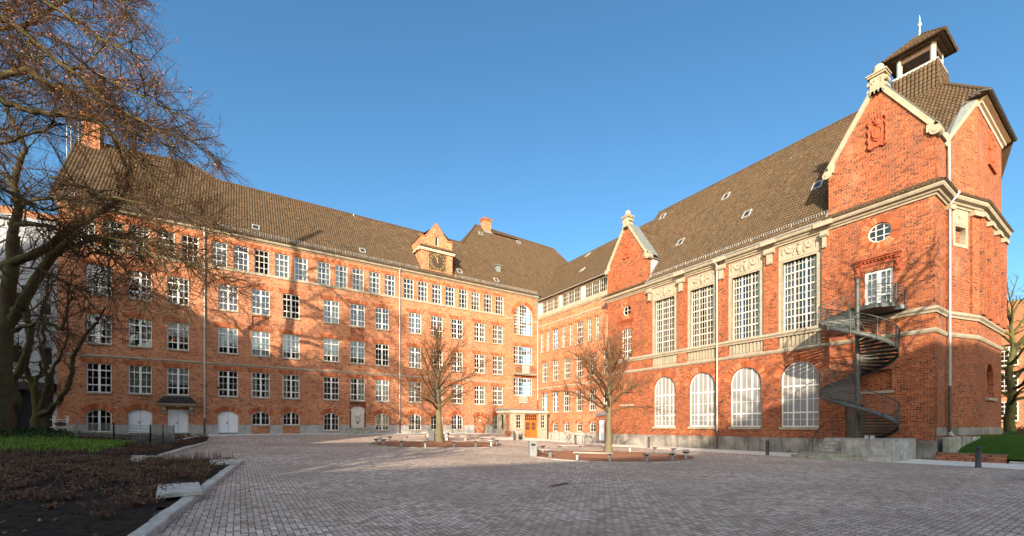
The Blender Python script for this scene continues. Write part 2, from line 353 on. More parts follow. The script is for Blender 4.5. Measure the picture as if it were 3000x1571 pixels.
# ------------------------------------------------------------------ roofs of real stepped pantiles
def tile_mesh(O, U, Sl, polys, tw=.225, tl=.37, seed=1):
    """polys: convex polygons in (u along the eave, v up the slope)"""
    O = Vector(O); U = Vector(U).normalized(); Sl = Vector(Sl).normalized(); N = U.cross(Sl)
    if N.z < 0: N = -N
    rng = np.random.default_rng(seed)
    prof = np.array([.0, .045, .07, .075, .065, .04])
    bm = bmesh.new(); lay = bm.faces.layers.float.new('tile')
    for poly in polys:
        us = [p[0] for p in poly]; vs = [p[1] for p in poly]
        c0, c1 = math.floor(min(us)/tw), math.ceil(max(us)/tw); k0, k1 = math.floor(min(vs)/tl), math.ceil(max(vs)/tl)
        uu = np.arange(c0*6, c1*6+1)/6*tw; hh = prof[np.arange(c0*6, c1*6+1) % 6]
        n = len(uu); V = []; F = []; T = []
        On, Un, Sn, Nn = map(np.array, (O, U, Sl, N))
        for k in range(k0, k1):
            b = len(V)*0+(k-k0)*3*n
            lo = k*tl; hi = (k+1)*tl
            rows = [(lo, hh*.0-.01), (lo, hh+.06), (hi, hh+.012)]
            for v_, h_ in rows: V.append(On+uu[:, None]*Un+v_*Sn+h_[:, None]*Nn)
            rnd = rng.random((c1-c0)+1)
            for i in range(n-1):
                t = rnd[i//6]
                F.append((b+i, b+i+1, b+n+i+1, b+n+i)); F.append((b+n+i, b+n+i+1, b+2*n+i+1, b+2*n+i)); T += [t, t]
        V = np.concatenate(V)
        b2 = bmesh.new(); l2 = b2.faces.layers.float.new('tile')
        bv = [b2.verts.new(p) for p in V]
        for f, t in zip(F, T):
            fc = b2.faces.new([bv[i] for i in f]); fc[l2] = t
        area = sum(poly[i][0]*poly[(i+1) % len(poly)][1]-poly[(i+1) % len(poly)][0]*poly[i][1] for i in range(len(poly)))
        if area < 0: poly = poly[::-1]
        for i in range(len(poly)):
            a = poly[i]; c = poly[(i+1) % len(poly)]
            du, dv = c[0]-a[0], c[1]-a[1]
            if abs(du)+abs(dv) < 1e-6: continue
            no = U*dv-Sl*du
            bmesh.ops.bisect_plane(b2, geom=list(b2.verts)+list(b2.edges)+list(b2.faces), plane_co=O+U*a[0]+Sl*a[1], plane_no=no, clear_outer=True)
        me = bpy.data.meshes.new('t'); b2.to_mesh(me); b2.free(); bm.from_mesh(me); bpy.data.meshes.remove(me)
    me = bpy.data.meshes.new('roof'); bm.to_mesh(me); bm.free(); return me
def ridge_tiles(mb, a, b, r=.13):
    a = Vector(a); b = Vector(b); L = (b-a).length; n = max(1, int(L/.4))
    for i in range(n):
        p = a.lerp(b, i/n); q = a.lerp(b, (i+1)/n)
        mb.tube([p, q], [r*1.12, r*.92], 7)

# ------------------------------------------------------------------ windows (local: x across, z up from the opening foot, +y outwards, wall face at y=0)
def topz(x, w, zs, rise):
    if rise <= 0: return zs
    Rr = (w*w/4+rise*rise)/(2*rise); return zs+rise-Rr+math.sqrt(max(0, Rr*Rr-x*x))
class Win: pass
def make_win(w, h, rise=0, mull=(), mw=.11, trans=(), tw_=.09, mv=(), mh=(), bar=.032, fr=.07, dep=.13, lintel=True, sill=True, curtain=0,
             sillh=.13, sillo=.10, lh=.42, ring=.42, blind=False, seed=1, gothic=False):
    W_ = Win(); zs = h-rise; y0, y1 = -dep-.06, -dep
    mb = MB(); hw = w/2
    def vb(x, wd, d0=0, d1=0, z0=0, z1=None):
        t = min(topz(x-wd/2, w, zs, rise), topz(x+wd/2, w, zs, rise)) if z1 is None else z1
        mb.box(x-wd/2, y0+d0, z0, x+wd/2, y1+d1, t-.005)
    def hb(z, wd, d0=0, d1=0):
        e = hw-.01
        if rise > 0 and z > zs:
            Rr = (w*w/4+rise*rise)/(2*rise); e = math.sqrt(max(0, Rr*Rr-(z-(zs+rise-Rr))**2))-.01
        mb.box(-e, y0+d0, z-wd/2, e, y1+d1, z+wd/2)
    mb.box(-hw, y0, 0, -hw+fr, y1, zs); mb.box(hw-fr, y0, 0, hw, y1, zs); mb.box(-hw+fr, y0-.004, 0, hw-fr, y1+.003, fr)
    if rise <= 0: mb.box(-hw+fr, y0-.004, h-fr, hw-fr, y1+.003, h)
    else:
        out = arch_pts(0, w, 0, zs, rise, 14)[2:]; inn = arch_pts(0, w-2*fr, 0, zs, max(.03, rise-fr*(1 if rise < hw-.01 else 1)), 14)[2:]
        for i in range(14):
            q = [out[i], out[i+1], inn[i+1], inn[i]]
            mb.add([(a, y0, b) for a, b in q]+[(a, y1, b) for a, b in q], [(0, 1, 2, 3), (7, 6, 5, 4), (0, 4, 5, 1), (2, 6, 7, 3)])
    for x in mull: vb(x, mw, -.006, .012)
    for z in trans: hb(z, tw_, -.008, .018)
    for x in mv: vb(x, bar, .012, -.006)
    for z in mh: hb(z, bar, .014, -.009)
    W_.frame = mb.mesh('window_frame')
    mb = MB(); pts = rect(-hw, 0, hw, h) if rise <= 0 else arch_pts(0, w, 0, zs, rise, 14)
    mb.add([(a, y0+.03, b) for a, b in pts], [tuple(range(len(pts)))[::-1]]); W_.pane = mb.mesh('window_pane')
    W_.sill = W_.lintel = None; W_.curt = []
    if sill: W_.sill = MB().box(-hw-.06, -dep, -sillh, hw+.06, sillo, -.003).mesh('window_sill')
    mb = MB(); rng = random.Random(seed)
    if lintel and rise <= 0:
        n = int((w+.5)/.108); x = -(w+.5)/2; st = (w+.5)/n
        for i in range(n):
            sl = (x+st/2)*.16; mb.add([(x+.005, .004, h+.004), (x+st-.006, .004, h+.004), (x+st-.006+sl, .004, h+lh), (x+.005+sl, .004, h+lh),
               (x+.005, -.02, h+.004), (x+st-.006, -.02, h+.004), (x+st-.006+sl, -.02, h+lh), (x+.005+sl, -.02, h+lh)],
               [(3, 2, 1, 0), (4, 5, 1, 0)[::-1], (7, 6, 2, 3), (0, 4, 7, 3), (1, 2, 6, 5)]); x += st
    elif lintel:
        Rr = (w*w/4+rise*rise)/(2*rise); cz = zs+rise-Rr; a = math.asin(min(1, hw/Rr)) if rise < hw-1e-3 else math.pi/2
        n = max(9, int(2*a*Rr/.115)); r0 = Rr+.01; r1 = Rr+ring
        for i in range(n):
            t0 = -a+2*a*i/n+.006/Rr; t1 = -a+2*a*(i+1)/n-.006/Rr
            q = [(r0*math.sin(t0), cz+r0*math.cos(t0)), (r0*math.sin(t1), cz+r0*math.cos(t1)), (r1*math.sin(t1), cz+r1*math.cos(t1)), (r1*math.sin(t0), cz+r1*math.cos(t0))]
            mb.add([(p, .008, z) for p, z in q]+[(p, -.02, z) for p, z in q], [(0, 1, 2, 3), (0, 4, 5, 1), (1, 5, 6, 2), (2, 6, 7, 3), (3, 7, 4, 0)])
    if mb.v: W_.lintel = mb.mesh('brick_lintel')
    for var in range(3):   # three ways of drawing the curtains
        mb = MB(); spans = [[(-.5, -.22), (.2, .5)], [(-.5, -.08), (.34, .5)], [(-.5, .5)]][var]
        for a, b in spans:
            n = max(6, int((b-a)*w/.05)); vs = []
            for i in range(n+1):
                x = (a+(b-a)*i/n)*(w-.06); y = -dep-.22+.035*math.sin(i*1.9+var)+.02*math.sin(i*.7)
                vs += [(x, y, .04), (x*.995, y, topz(x, w, zs, rise)-.06)]
            mb.add(vs, [(2*i, 2*i+2, 2*i+3, 2*i+1) for i in range(n)], True)
        W_.curt.append(mb.mesh('curtain'))
    mb = MB(); mb.add([(a, -dep-.16, b) for a, b in pts], [tuple(range(len(pts)))[::-1]]); W_.blind = mb.mesh('blind')
    W_.w, W_.h, W_.rise = w, h, rise
    return W_
def put_win(bld, W_, M, curt=None, blind=False, frosted=False, half_blind=None, frame_mat=None, sill_mat=None, label=None):
    o = add('window', W_.frame, frame_mat or WHITE, bld, M, True)
    if label: o['label'] = label
    add('pane', W_.pane if not frosted else W_.pane.copy(), FROST if frosted else GLASS, o)
    if W_.sill: add('sill', W_.sill, sill_mat or STONE, o)
    if W_.lintel: add('brick_lintel', W_.lintel, VOUS, o)
    if curt is not None: add('curtain', W_.curt[curt], CURT, o)
    if blind: add('blind', W_.blind, BLIND, o)
    if half_blind: add('blind', W_.blind, BLIND, o, Matrix.Translation((0, .03, W_.h*(1-half_blind))) @ Matrix.Diagonal((1, 1, half_blind, 1)))
    return o
def MY(x, z, y=0): return M4((x, y, z), 0)                 # on a wall facing +y
def MX(y, z, x=0): return M4((x, y, z), R(-90))            # on a wall facing +x

def wall_x(bld, name, x, outer, holes, mat, th=.4):        # wall facing +x ; (a,b)=(y,z)
    return add(name, sheet_mesh(outer, holes, th, (x, 0, 0), (0, 1, 0), (1, 0, 0)), mat, bld, None, True)
def wall_y(bld, name, y, outer, holes, mat, th=.4):        # wall facing +y ; (a,b)=(x,z)
    return add(name, sheet_mesh(outer, holes, th, (0, y, 0), (1, 0, 0), (0, 1, 0)), mat, bld, None, True)
def hole(W_, c, z0): return rect(c-W_.w/2, z0, c+W_.w/2, z0+W_.h) if W_.rise <= 0 else arch_pts(c, W_.w, z0, z0+W_.h-W_.rise, W_.rise, 14)

def downpipe(bld, x, y, z0, z1, zi, off=(0, .13)):
    mb = MB(); mb.tube([(x+off[0], y+off[1], zi), (x+off[0], y+off[1], z1-.5), (x+off[0]*.9, y+off[1]*.9, z1-.3), (x+off[0]*3, y+off[1]*3, z1)], .062, 8)
    z = zi+1
    while z < z1-1: mb.tube([(x+off[0], y+off[1], z), (x+off[0], y+off[1], z+.05)], .078, 8); z += 2.1
    p = mb.build('downpipe', ZINCL, bld, None, True)
    mb = MB(); mb.tube([(x+off[0], y+off[1], z0), (x+off[0], y+off[1], zi+.05)], .078, 8); mb.tube([(x+off[0], y+off[1], zi-.05), (x+off[0], y+off[1], zi+.1)], .095, 8)
    mb.build('iron_standpipe', IRON, p, None, True)
def skylight(bld, O, U, Sl, u, v, wd=.7, hg=.9):
    O = Vector(O); U = Vector(U).normalized(); Sl = Vector(Sl).normalized(); N = U.cross(Sl); N = N if N.z > 0 else -N
    c = O+U*u+Sl*v+N*.06; m = Matrix((U, Sl, N)).transposed().to_4x4(); m.translation = c
    mb = MB()
    for b in ((-wd/2, -hg/2, wd/2, -hg/2+.09), (-wd/2, hg/2-.09, wd/2, hg/2)): mb.box(b[0], b[1], -.05, b[2], b[3], .13)
    for b in ((-wd/2, -hg/2+.09, -wd/2+.08, hg/2-.09), (wd/2-.08, -hg/2+.09, wd/2, hg/2-.09)): mb.box(b[0], b[1], -.05, b[2], b[3], .128)
    s = mb.build('skylight', ZINCL, bld, m, True)
    MB().add([(-wd/2+.05, -hg/2+.05, .07), (wd/2-.05, -hg/2+.05, .07), (wd/2-.05, hg/2-.05, .07), (-wd/2+.05, hg/2-.05, .07)], [(0, 1, 2, 3)]).build('pane', GLASS_D, s)
def mat_dglass():
    g = G('dark_roof_glass'); return g.fin((.02, .025, .03), .06, spec=.8)
GLASS_D = mat_dglass()
def snow_guard(bld, p0, p1, N, h=.32, step=.16):
    p0 = Vector(p0); p1 = Vector(p1); N = Vector(N).normalized(); L = (p1-p0).length; n = int(L/step); mb = MB()
    up = N*.6+Vector((0, 0, 1))*.8; up.normalize()
    for k in (.04, h*.5, h): mb.tube([p0+up*k, p1+up*k], .014, 4)
    for i in range(n+1):
        p = p0.lerp(p1, i/n); mb.tube([p, p+up*h], .011 if i % 6 else .02, 3, False)
    mb.build('snow_guard', GALV, bld, None, True)
def gutter(mb, p0, p1, out, r=.085):
    p0 = Vector(p0); p1 = Vector(p1); out = Vector(out); n = 8; vs = []
    for p in (p0, p1):
        for j in range(n+1):
            a = math.pi*j/n; vs.append(p+out*(r*math.cos(a))-Vector((0, 0, r*math.sin(a))))
    mb.add(vs, [(j, j+1, n+2+j, n+1+j) for j in range(n)], True); mb.tube([p0+out*r, p1+out*r], .014, 5)
def moulding(mb, prof, path, outs):
    """sweep profile [(out,z)] along path points with outward unit vectors (mitred)"""
    k = len(prof); vs = []
    for p, o in zip(path, outs):
        for a, z in prof: vs.append((p[0]+o[0]*a, p[1]+o[1]*a, p[2]+z))
    fs = [(i*k+j, i*k+(j+1) % k, (i+1)*k+(j+1) % k, (i+1)*k+j) for i in range(len(path)-1) for j in range(k)]
    fs += [tuple(range(k))[::-1], tuple(range((len(path)-1)*k, len(path)*k))]
    mb.add(vs, fs)
# ================================================================== LONG SCHOOL WING (wall y=0, x 0..46.6)
rng = random.Random(5)
WING = thing('school_wing', 'long four storey red brick school wing with clock gable and rows of white windows', 'school building', (23, -3, 1.1))
LINK = thing('link_wing', 'short red brick wing in the inner corner with a white dormer band under its roof', 'school building', (-3, 7, .1))
HALL = thing('assembly_hall', 'brick assembly hall with tall stone framed windows, arched windows and two gables', 'hall building', (-4, 27, 0))

w_main = make_win(1.5, 2.36, mull=(0,), mw=.15, trans=(.62, 1.80), mv=(-.39, .39), mh=(1.21,), seed=1)
w_top = make_win(1.2, 2.30, trans=(1.72,), tw_=.075, mv=(-.2, .2), mh=(.58, 1.15), sill=False, lh=.34, bar=.04)
w_bas = make_win(1.5, 1.86, rise=.36, mull=(0,), mw=.15, mv=(-.39, .39), mh=(.66, 1.26), fr=.08, ring=.46)
w_basl = make_win(1.5, 1.27, rise=.36, mull=(0,), mw=.13, mv=(-.39, .39), mh=(.66,), fr=.07, ring=.46)
w_door = make_win(1.55, 2.15, rise=.33, fr=.05, sill=False, ring=.46)
w_st = make_win(3.0, 4.05, rise=1.5, mull=(-.62, .62), mw=.10, trans=(1.35, 2.55), tw_=.09, mv=(-1.1, -.86, -.2, .2, .86, 1.1), mh=(.45, .9, 1.75, 2.15, 3.0, 3.5), ring=.5, bar=.035)
w_st2 = make_win(3.0, 2.40, mull=(-.66, .66), mw=.10, trans=(1.2,), tw_=.09, mv=(-1.12, -.89, -.22, .22, .89, 1.12), mh=(.6, 1.8), bar=.035)
cols = [44.22, 41.69, 39.18, 35.54, 32.95, 30.36, 26.65, 24.02, 21.4, 17.62, 14.93, 12.27, 9.15, 6.45]
tops = [45.06, 43.38, 41.7, 40.02, 38.34, 36.22, 34.55, 32.88, 31.18, 29.5, 27.36, 25.67, 23.97, 22.25, 20.55, 18.38, 16.68, 14.95, 13.22, 11.45, 9.72, 7.93, 6.17]
rows = [4.69, 8.66, 12.65]
holes = []; wins = []
for r, z in enumerate(rows):
    for i, c in enumerate(cols):
        holes.append(hole(w_main, c, z)); k = rng.random()
        cu = None if k < .5 else rng.choice((0, 0, 1, 1, 2))
        if r == 0 and i in (0, 2, 3): cu = None
        if r == 0 and i == 1: cu = 2
        bl = (r == 1 and i == 4) or (r == 2 and i == 9)
        wins.append((w_main, c, z, cu, bl))
for i, c in enumerate(tops):
    holes.append(hole(w_top, c, 16.54)); k = rng.random()
    wins.append((w_top, c, 16.54, None if k < .3 else rng.choice((0, 1, 1, 2)), False))
for i in (0, 6, 8, 9, 10, 11, 13):
    holes.append(hole(w_bas, cols[i], 1.47)); wins.append((w_bas, cols[i], 1.47, 0 if i in (13,) else None, False))
for i in (4, 5):
    holes.append(hole(w_basl, cols[i], 2.06)); wins.append((w_basl, cols[i], 2.06, None, False))
holes.append(hole(w_st, 2.42, 14.25)); wins.append((w_st, 2.42, 14.25, None, False))
holes.append(hole(w_st2, 2.47, 10.27)); wins.append((w_st2, 2.47, 10.27, None, False))
holes.append(hole(w_st2, 2.5, 6.05)); wins.append((w_st2, 2.5, 6.05, None, False))
doors = [(41.69, 1.22, 'arch'), (39.18, 1.2, 'flat'), (35.54, 1.18, 'arch'), (9.15, 1.12, 'brick')]
for c, z, k in doors:
    holes.append(hole(w_door, c, z) if k != 'flat' else rect(c-.72, z, c+.72, 3.40))
recess = [rect(32.95-.72, 11.45, 32.95+.72, 12.42), rect(24.02-.72, 11.45, 24.02+.72, 12.42), rect(24.02-.82, .9, 24.02+.82, 4.50)]
wall_y(WING, 'front_wall', 0, rect(0, .2, 46.6, 19.62), holes+recess, BRICK, .42)
for rc in recess: MB().box(rc[0][0]-.05, -.5, rc[0][1]-.05, rc[2][0]+.05, -.13 if rc[0][1] > 5 else -.26, rc[2][1]+.05).build('recessed_brick_panel', BRICKW, WING, None, True)
OPEN = {(32.88, 16.54), (38.34, 16.54), (30.36, 12.65), (21.4, 8.66)}
for t, c, z, cu, bl in wins:
    if (c, z) not in OPEN: put_win(WING, t, MY(c, z), cu, bl, half_blind=rng.choice((.3, .45, .62)) if (t is w_main or t is w_top) and not bl and rng.random() < .14 else None); continue
    o = add('window', t.frame, WHITE, WING, MY(c, z), True); o['label'] = 'white window with its sash swung open into a dark room'     # pane turned inwards on its hinge
    add('pane', t.pane, GLASS, o, Matrix.Translation((-t.w/2+.08, -.2, 0)) @ Matrix.Rotation(R(-72), 4, 'Z') @ Matrix.Translation((t.w/2, .2, 0)))
    if t.sill: add('sill', t.sill, STONE, o)
    add('brick_lintel', t.lintel, VOUS, o)
# an open tilted sash and two dark blank top lights keep the row from being uniform
for c, z, k in doors:
    mb = MB()
    if k == 'flat': pts = rect(c-.72, z, c+.72, 3.40)
    else: pts = hole(w_door, c, z)
    h = MB(); h.prism(pts, lambda a, b, t: (a, -.22+.07*t, b), 0)
    d = h.build('door' if k != 'brick' else 'bricked_up_doorway', DOORW if k != 'brick' else BRICK, WING, None, True)
    if k == 'arch': d['label'] = 'white double door with a segmental arched head'
    if k == 'flat': d['label'] = 'white double door under the tiled canopy'
    if k != 'brick':
        s = MB(); s.box(c-.012, -.152, z+.02, c+.012, -.143, max(p[1] for p in pts)-.03); s.box(c-.74, -.152, z, c+.74, -.14, z+.16); s.build('door_seam', ZINC, d, None, True)
        s = MB(); s.box(c+.05, -.15, z+.92, c+.10, -.135, z+1.16); s.tube([(c+.075, -.13, z+1.08), (c+.075, -.09, z+1.08), (c+.2, -.09, z+1.08)], .014, 6); s.build('door_handle', BLACK, d, None, True)
    if k != 'flat': add('brick_lintel', w_door.lintel, VOUS, d, MY(c, z), True)
mb = MB(); mb.box(8.95, -.14, 2.55, 9.15, -.125, 2.75); mb.build('wall_plate', WHITE, WING, None, True)
# plinth in segments between the openings, standing 5 cm proud
op = sorted([(c-.75, c+.75, 1.47) for c in [cols[i] for i in (0, 6, 8, 9, 10, 11, 13)]]+[(c-.78, c+.78, 9) for c, z, k in doors if k != 'flat']+
     [(39.18-.72, 39.18+.72, 9)]+[(c-.75, c+.75, 8) for c in (cols[4], cols[5])]+[(24.02-.82, 24.02+.82, 9)])
x = 6.5
for a, b, zb in op:
    mb = MB()
    n = max(1, round((a-x)/1.5))
    for i in range(n): mb.box(x+(a-x)*i/n+.003, -.1, .2, x+(a-x)*(i+1)/n-.003, .055, 2.05)
    if zb < 8: mb.box(a, -.1, .2, b, .052, zb-.13)
    x = b; mb.build('stone_plinth', PLINTH, WING, None, True)
MB().box(x+.003, -.1, .2, 46.64, .055, 2.05).build('stone_plinth', PLINTH, WING, None, True)
mb = MB(); mb.box(0, -.03, .2, 6.5, .03, 2.05); mb.build('corner_plinth', PLINTH, WING, None, True)
mb = MB()
for x0, x1, z in ((5.05, 46.6, 7.64),): moulding(mb, [(-.02, -.09), (.04, -.09), (.06, -.03), (.09, .0), (.09, .04), (.04, .09), (-.02, .09)], [(x0, 0, z), (x1, 0, z)], [(0, 1, 0)]*2)
mb.build('string_course', STONE, WING, None, True)
for z in (6.93, 16.22):
    for a, b in ((.05, .82), (4.2, 5.4)): MB().box(a, -.02, z-.09, b, .06, z+.09).build('string_course', STONE, WING, None, True)
mb = MB(); mb.box(5.4, -.13, 16.30, 46.6, .075, 16.535); mb.build('sill_band', STONE, WING, None, True)
# eaves
mb = MB(); moulding(mb, [(-.1, -.28), (.06, -.28), (.10, -.20), (.24, -.16), (.30, -.06), (.30, .0), (-.1, .0)], [(0, 0, 19.72), (46.9, 0, 19.72)], [(0, 1, 0)]*2)
mb.build('eaves_cornice', STONE, WING, None, True)
mb = MB(); gutter(mb, (0, .36, 19.83), (46.9, .36, 19.83), (0, 1, 0)); mb.build('gutter', ZINC, WING, None, True)
for x in (37.3, 19.48): downpipe(WING, x, 0, 1.15, 19.7, 2.55)
downpipe(LINK, .13, 0.13, 4.3, 16.6, 5.4, (.02, .02))
# rooms behind the panes
mb = MB()
for z in (.6, 4.25, 8.25, 12.2, 16.1, 19.66): mb.box(.5, -3.2, z-.1, 46.2, -.42, z+.05)
mb.box(.4, -3.4, .5, 46.2, -3.2, 19.7)
for x in (5.0, 19.4, 28.6, 37.2): mb.box(x-.1, -3.2, .6, x+.1, -.43, 19.6)
mb.build('interior', ROOM, WING, None, True)
mb = MB(); mb.box(46.18, -14, .2, 46.598, -.43, 19.6); mb.box(.0, -14.4, .2, 46.6, -14, 19.6); mb.build('side_and_rear_wall', BRICK, WING, None, True)
# roof: slope 1.19
m1 = 1.19; L1 = math.sqrt(1+m1*m1); S1 = (0, -1/L1, m1/L1); O1 = (0, .42, 19.78)
def v1(z): return (z-19.78)/m1*L1
Zr = 27.3
polys = [[(4.0, -.02), (36.5, -.02), (36.5, v1(Zr-.2)), (8.7, v1(Zr))], [(-12.2, -.02), (4.0, -.02), (8.7, v1(Zr)), (4.1, v1(32.9)), (-10.9, v1(32.5)), (-12.2, v1(29.0))],
         [(36.5, -.02), (46.95, -.02), (46.95, v1(27.9)), (38.8, v1(28.6)), (36.5, v1(26.95))]]
me = tile_mesh(O1, (1, 0, 0), S1, polys, seed=2); add('roof', me, TILE, WING, None, True)
def y1(z): return .42-(z-19.78)/m1
mb = MB()   # rear slopes and hips
mb.add([(36.5, y1(Zr), Zr), (8.7, y1(Zr), Zr), (8.7, -14.3, 19.6), (36.5, -14.3, 19.6)], [(0, 1, 2, 3)])
mb.add([(8.7, y1(Zr), Zr), (4.1, y1(32.9), 32.9), (8.7, -16.5, 27)], [(0, 1, 2)])
mb.add([(4.1, y1(32.9), 32.9), (-10.9, y1(32.5), 32.5), (-10.9, -22, 20), (8.7, -22, 20)], [(0, 1, 2, 3)])
mb.add([(-10.9, y1(32.5), 32.5), (-12.2, y1(29), 29), (-16, -4, 20), (-16, -22, 20)], [(0, 1, 2, 3)])
mb.add([(46.9, y1(27.9), 27.9), (38.8, y1(28.6), 28.6), (36.5, -7, 26.9), (36.5, -14.3, 19.6), (46.9, -14.3, 19.6)], [(0, 1, 2, 3, 4)])
mb.add([(46.55, y1(27.9), 27.9), (46.55, 0.1, 19.6), (46.55, -14, 19.6)], [(0, 1, 2)])
mb.build('rear_roof', TILE, WING, None, True)
mb = MB(); e = .05
for a, b in (((36.5, Zr-.25), (8.7, Zr)), ((8.7, Zr), (4.1, 32.9)), ((4.1, 32.9), (-10.9, 32.5)), ((-10.9, 32.5), (-12.2, 29)), ((38.8, 28.6), (36.5, 27.0)), ((46.9, 27.9), (38.8, 28.6))):
    ridge_tiles(mb, (a[0], y1(a[1])+.02, a[1]+e), (b[0], y1(b[1])+.02, b[1]+e))
mb.build('ridge_tiles', TILE, WING, None, True)
for u, v in ((33.35, 1.55), (23.4, 1.6), (11.7, 1.75), (6.4, 1.6), (4.2, v1(30.8)), (-3.0, v1(31.4))): skylight(WING, O1, (1, 0, 0), S1, u, v, .62, .8)
for a, b in ((36.9, 17.3), (12.7, .4), (46.5, 37.6)): snow_guard(WING, (a, .30, 20.0), (b, .30, 20.0), (0, 1, 1))
# small vent dormer, vent pipes
mb = MB(); y = y1(23.1); mb.box(4.75, y-.5, 22.9, 5.4, y+.28, 23.75); mb.box(4.6, y-.6, 23.75, 5.55, y+.42, 23.85); mb.build('vent_cowl', ZINC, WING, None, True)
mb = MB()
for k in range(8):
    u = 5+k*4.1+rng.uniform(-.8, .8); z = rng.uniform(22, 26.8); mb.tube([(u, y1(z)-.05, z), (u, y1(z)+.14, z+.14)], .05, 7)
for u in (23.2,): mb.tube([(u, y1(26.9), 26.8), (u, y1(26.9), 27.25)], .09, 8)
mb.build('vent_tile', ZINC, WING, None, True)
mb = MB(); zz = 32.0; mb.tube([(1.5, y1(zz)+.2, zz+.35), (-3.2, y1(zz)+.2, zz+.3)], .03, 5)
for k in range(8): mb.tube([(1.5-k*.66, y1(zz), zz), (1.5-k*.66, y1(zz)+.2, zz+.35)], .03, 4); 
mb.box(-3.2, y1(zz)+.05, zz-.02, 1.4, y1(zz)+.45, zz+.04); mb.build('roof_walkway', WOODD, WING, None, True)
# chimneys
def chimney(x0, x1, y0, y1_, z0, z1):
    c = MB().box(x0, y0, z0, x1, y1_, z1).build('chimney', BRICK, WING, None, True)
    m = MB(); m.box(x0-.12, y0-.12, z1-.25, x1+.12, y1_+.12, z1-.05); m.box(x0-.16, y0-.16, z1-.05, x1+.16, y1_+.16, z1+.06)
    m.build('chimney_cap', BRICKW, c, None, True)
    m = MB(); m.box(x0-.06, y0-.06, z0, x1+.06, y1_+.1, z0+.8); m.build('lead_flashing', ZINC, c, None, True)
    return c
chimney(1.9, 3.2, -10.6, -9.6, 31.2, 33.9)
chimney(45.3, 46.5, -7.0, -5.6, 26.0, 30.0)
mb = MB()
for x in (46.75, 47.5):
    for y in (-7, -5.9): mb.tube([(x, y, 24), (x, y, 31.4)], .03, 5)
for k in range(9):
    for y in (-7, -5.9): mb.tube([(46.75, y, 24.5+k*.8), (47.5, y, 24.5+k*.8)], .025, 4)
mb.build('access_ladder', GALV, WING, None, True)
# ---- clock gable
CL = MB()
pts = [(13.0, 19.85), (17.0, 19.85), (17.0, 24.15), (16.35, 24.15), (14.98, 26.0), (13.6, 24.15), (13.0, 24.15)]
cg = add('clock_gable', sheet_mesh(pts, [rect(14.78, 23.35, 15.18, 24.45)], .35, (0, .10, 0), (1, 0, 0), (0, 1, 0)), BRICK, WING, None, True)
MB().box(13.003, -4.2, 19.9, 13.3, -.26, 24.1).build('side_wall', BRICK, cg, None, True); MB().box(16.7, -4.2, 19.9, 16.997, -.26, 24.1).build('side_wall', BRICK, cg, None, True)
mb = MB(); mb.box(12.72, -.3, 22.62, 17.28, .42, 22.74); mb.box(12.8, -.3, 22.5, 17.2, .32, 22.62); mb.box(12.72, -2.6, 22.62, 13.0, -.3, 22.74); mb.box(17.0, -2.6, 22.62, 17.28, -.3, 22.74)
mb.build('cornice', CREAM, cg, None, True)
add('pent_roof', tile_mesh((0, .5, 22.75), (1, 0, 0), (0, -.72, .69), [[(12.68, 0), (17.32, 0), (17.0, .55), (13.0, .55)]], seed=5), TILE, cg, None, True)
mb = MB(); MB().box(13.0, .1, 19.9, 13.75, .16, 22.5).build('brick_pilaster', BRICK, cg, None, True); MB().box(16.25, .1, 19.9, 17.0, .16, 22.5).build('brick_pilaster', BRICK, cg, None, True)
mb = MB(); mb.add([(17.0, .05, 19.9), (17.55, .2, 20.0), (17.6, -2.3, 22.95), (17.0, -2.3, 22.9)], [(0, 1, 2, 3)]); mb.add([(13, .05, 19.9), (12.7, .2, 20.0), (12.7, -2.3, 22.95), (13, -2.3, 22.9)], [(0, 1, 2, 3)]); mb.build('lead_valley', ZINCL, cg, None, True)
mb = MB(); P = lambda x, y, z: (x, y, z)
for sx in (-1, 1): mb.add([(14.98, .05, 25.95), (14.98, -5.2, 25.95), (14.98+sx*2.1, -4.2, 24.05), (14.98+sx*2.1, -.0, 24.05)], [(0, 1, 2, 3)])
mb.build('gable_roof', TILE, cg, None, True)
mb = MB(); ridge_tiles(mb, (16.4, .0, 24.2), (14.98, .0, 26.06), .1); ridge_tiles(mb, (13.56, .0, 24.2), (14.98, .0, 26.06), .1); mb.box(16.3, -.3, 24.15, 17.05, .18, 24.25); mb.box(12.95, -.3, 24.15, 13.65, .18, 24.25); mb.build('coping', BRICKW, cg, None, True)
mb = MB(); mb.box(14.76, -.12, 23.33, 14.83, -.02, 24.47); mb.box(15.13, -.12, 23.33, 15.2, -.02, 24.47); mb.box(14.83, -.12, 23.33, 15.13, -.02, 23.4); mb.box(14.83, -.12, 24.4, 15.13, -.02, 24.47); f = mb.build('window_frame', WHITE, cg, None, True)
MB().box(14.8, -.1, 23.35, 15.16, -.08, 24.45).build('pane', GLASS_D, f, None, True)
# clock with roman numerals, hands at four minutes to twelve
ck = MB().box(13.9, .1, 20.43, 15.98, .15, 22.45).build('clock_face', CLOCKB, WING, None, True); cx, cz = 14.94, 21.44
def mbz(n): return n
mb = MB()
for i in range(48):
    a0, a1 = 2*math.pi*i/48, 2*math.pi*(i+1)/48
    for r0, r1 in ((.955, .985),):
        q = [(cx+r*math.sin(a), cz+r*math.cos(a)) for r, a in ((r0, a0), (r1, a0), (r1, a1), (r0, a1))]
        mb.add([(p, .156, z) for p, z in q], [(0, 1, 2, 3)])
for sx in (-1, 1):
    for sz in (-1, 1): mb.add([(cx+sx*.9+.075*math.cos(t), .157, cz+sz*.9+.075*math.sin(t)) for t in [math.pi*2*i/12 for i in range(12)]], [tuple(range(12))])
mb.build('gilt_ring', GOLD, ck, None, True)
ROM = ['XII', 'I', 'II', 'III', 'IV', 'V', 'VI', 'VII', 'VIII', 'IX', 'X', 'XI']
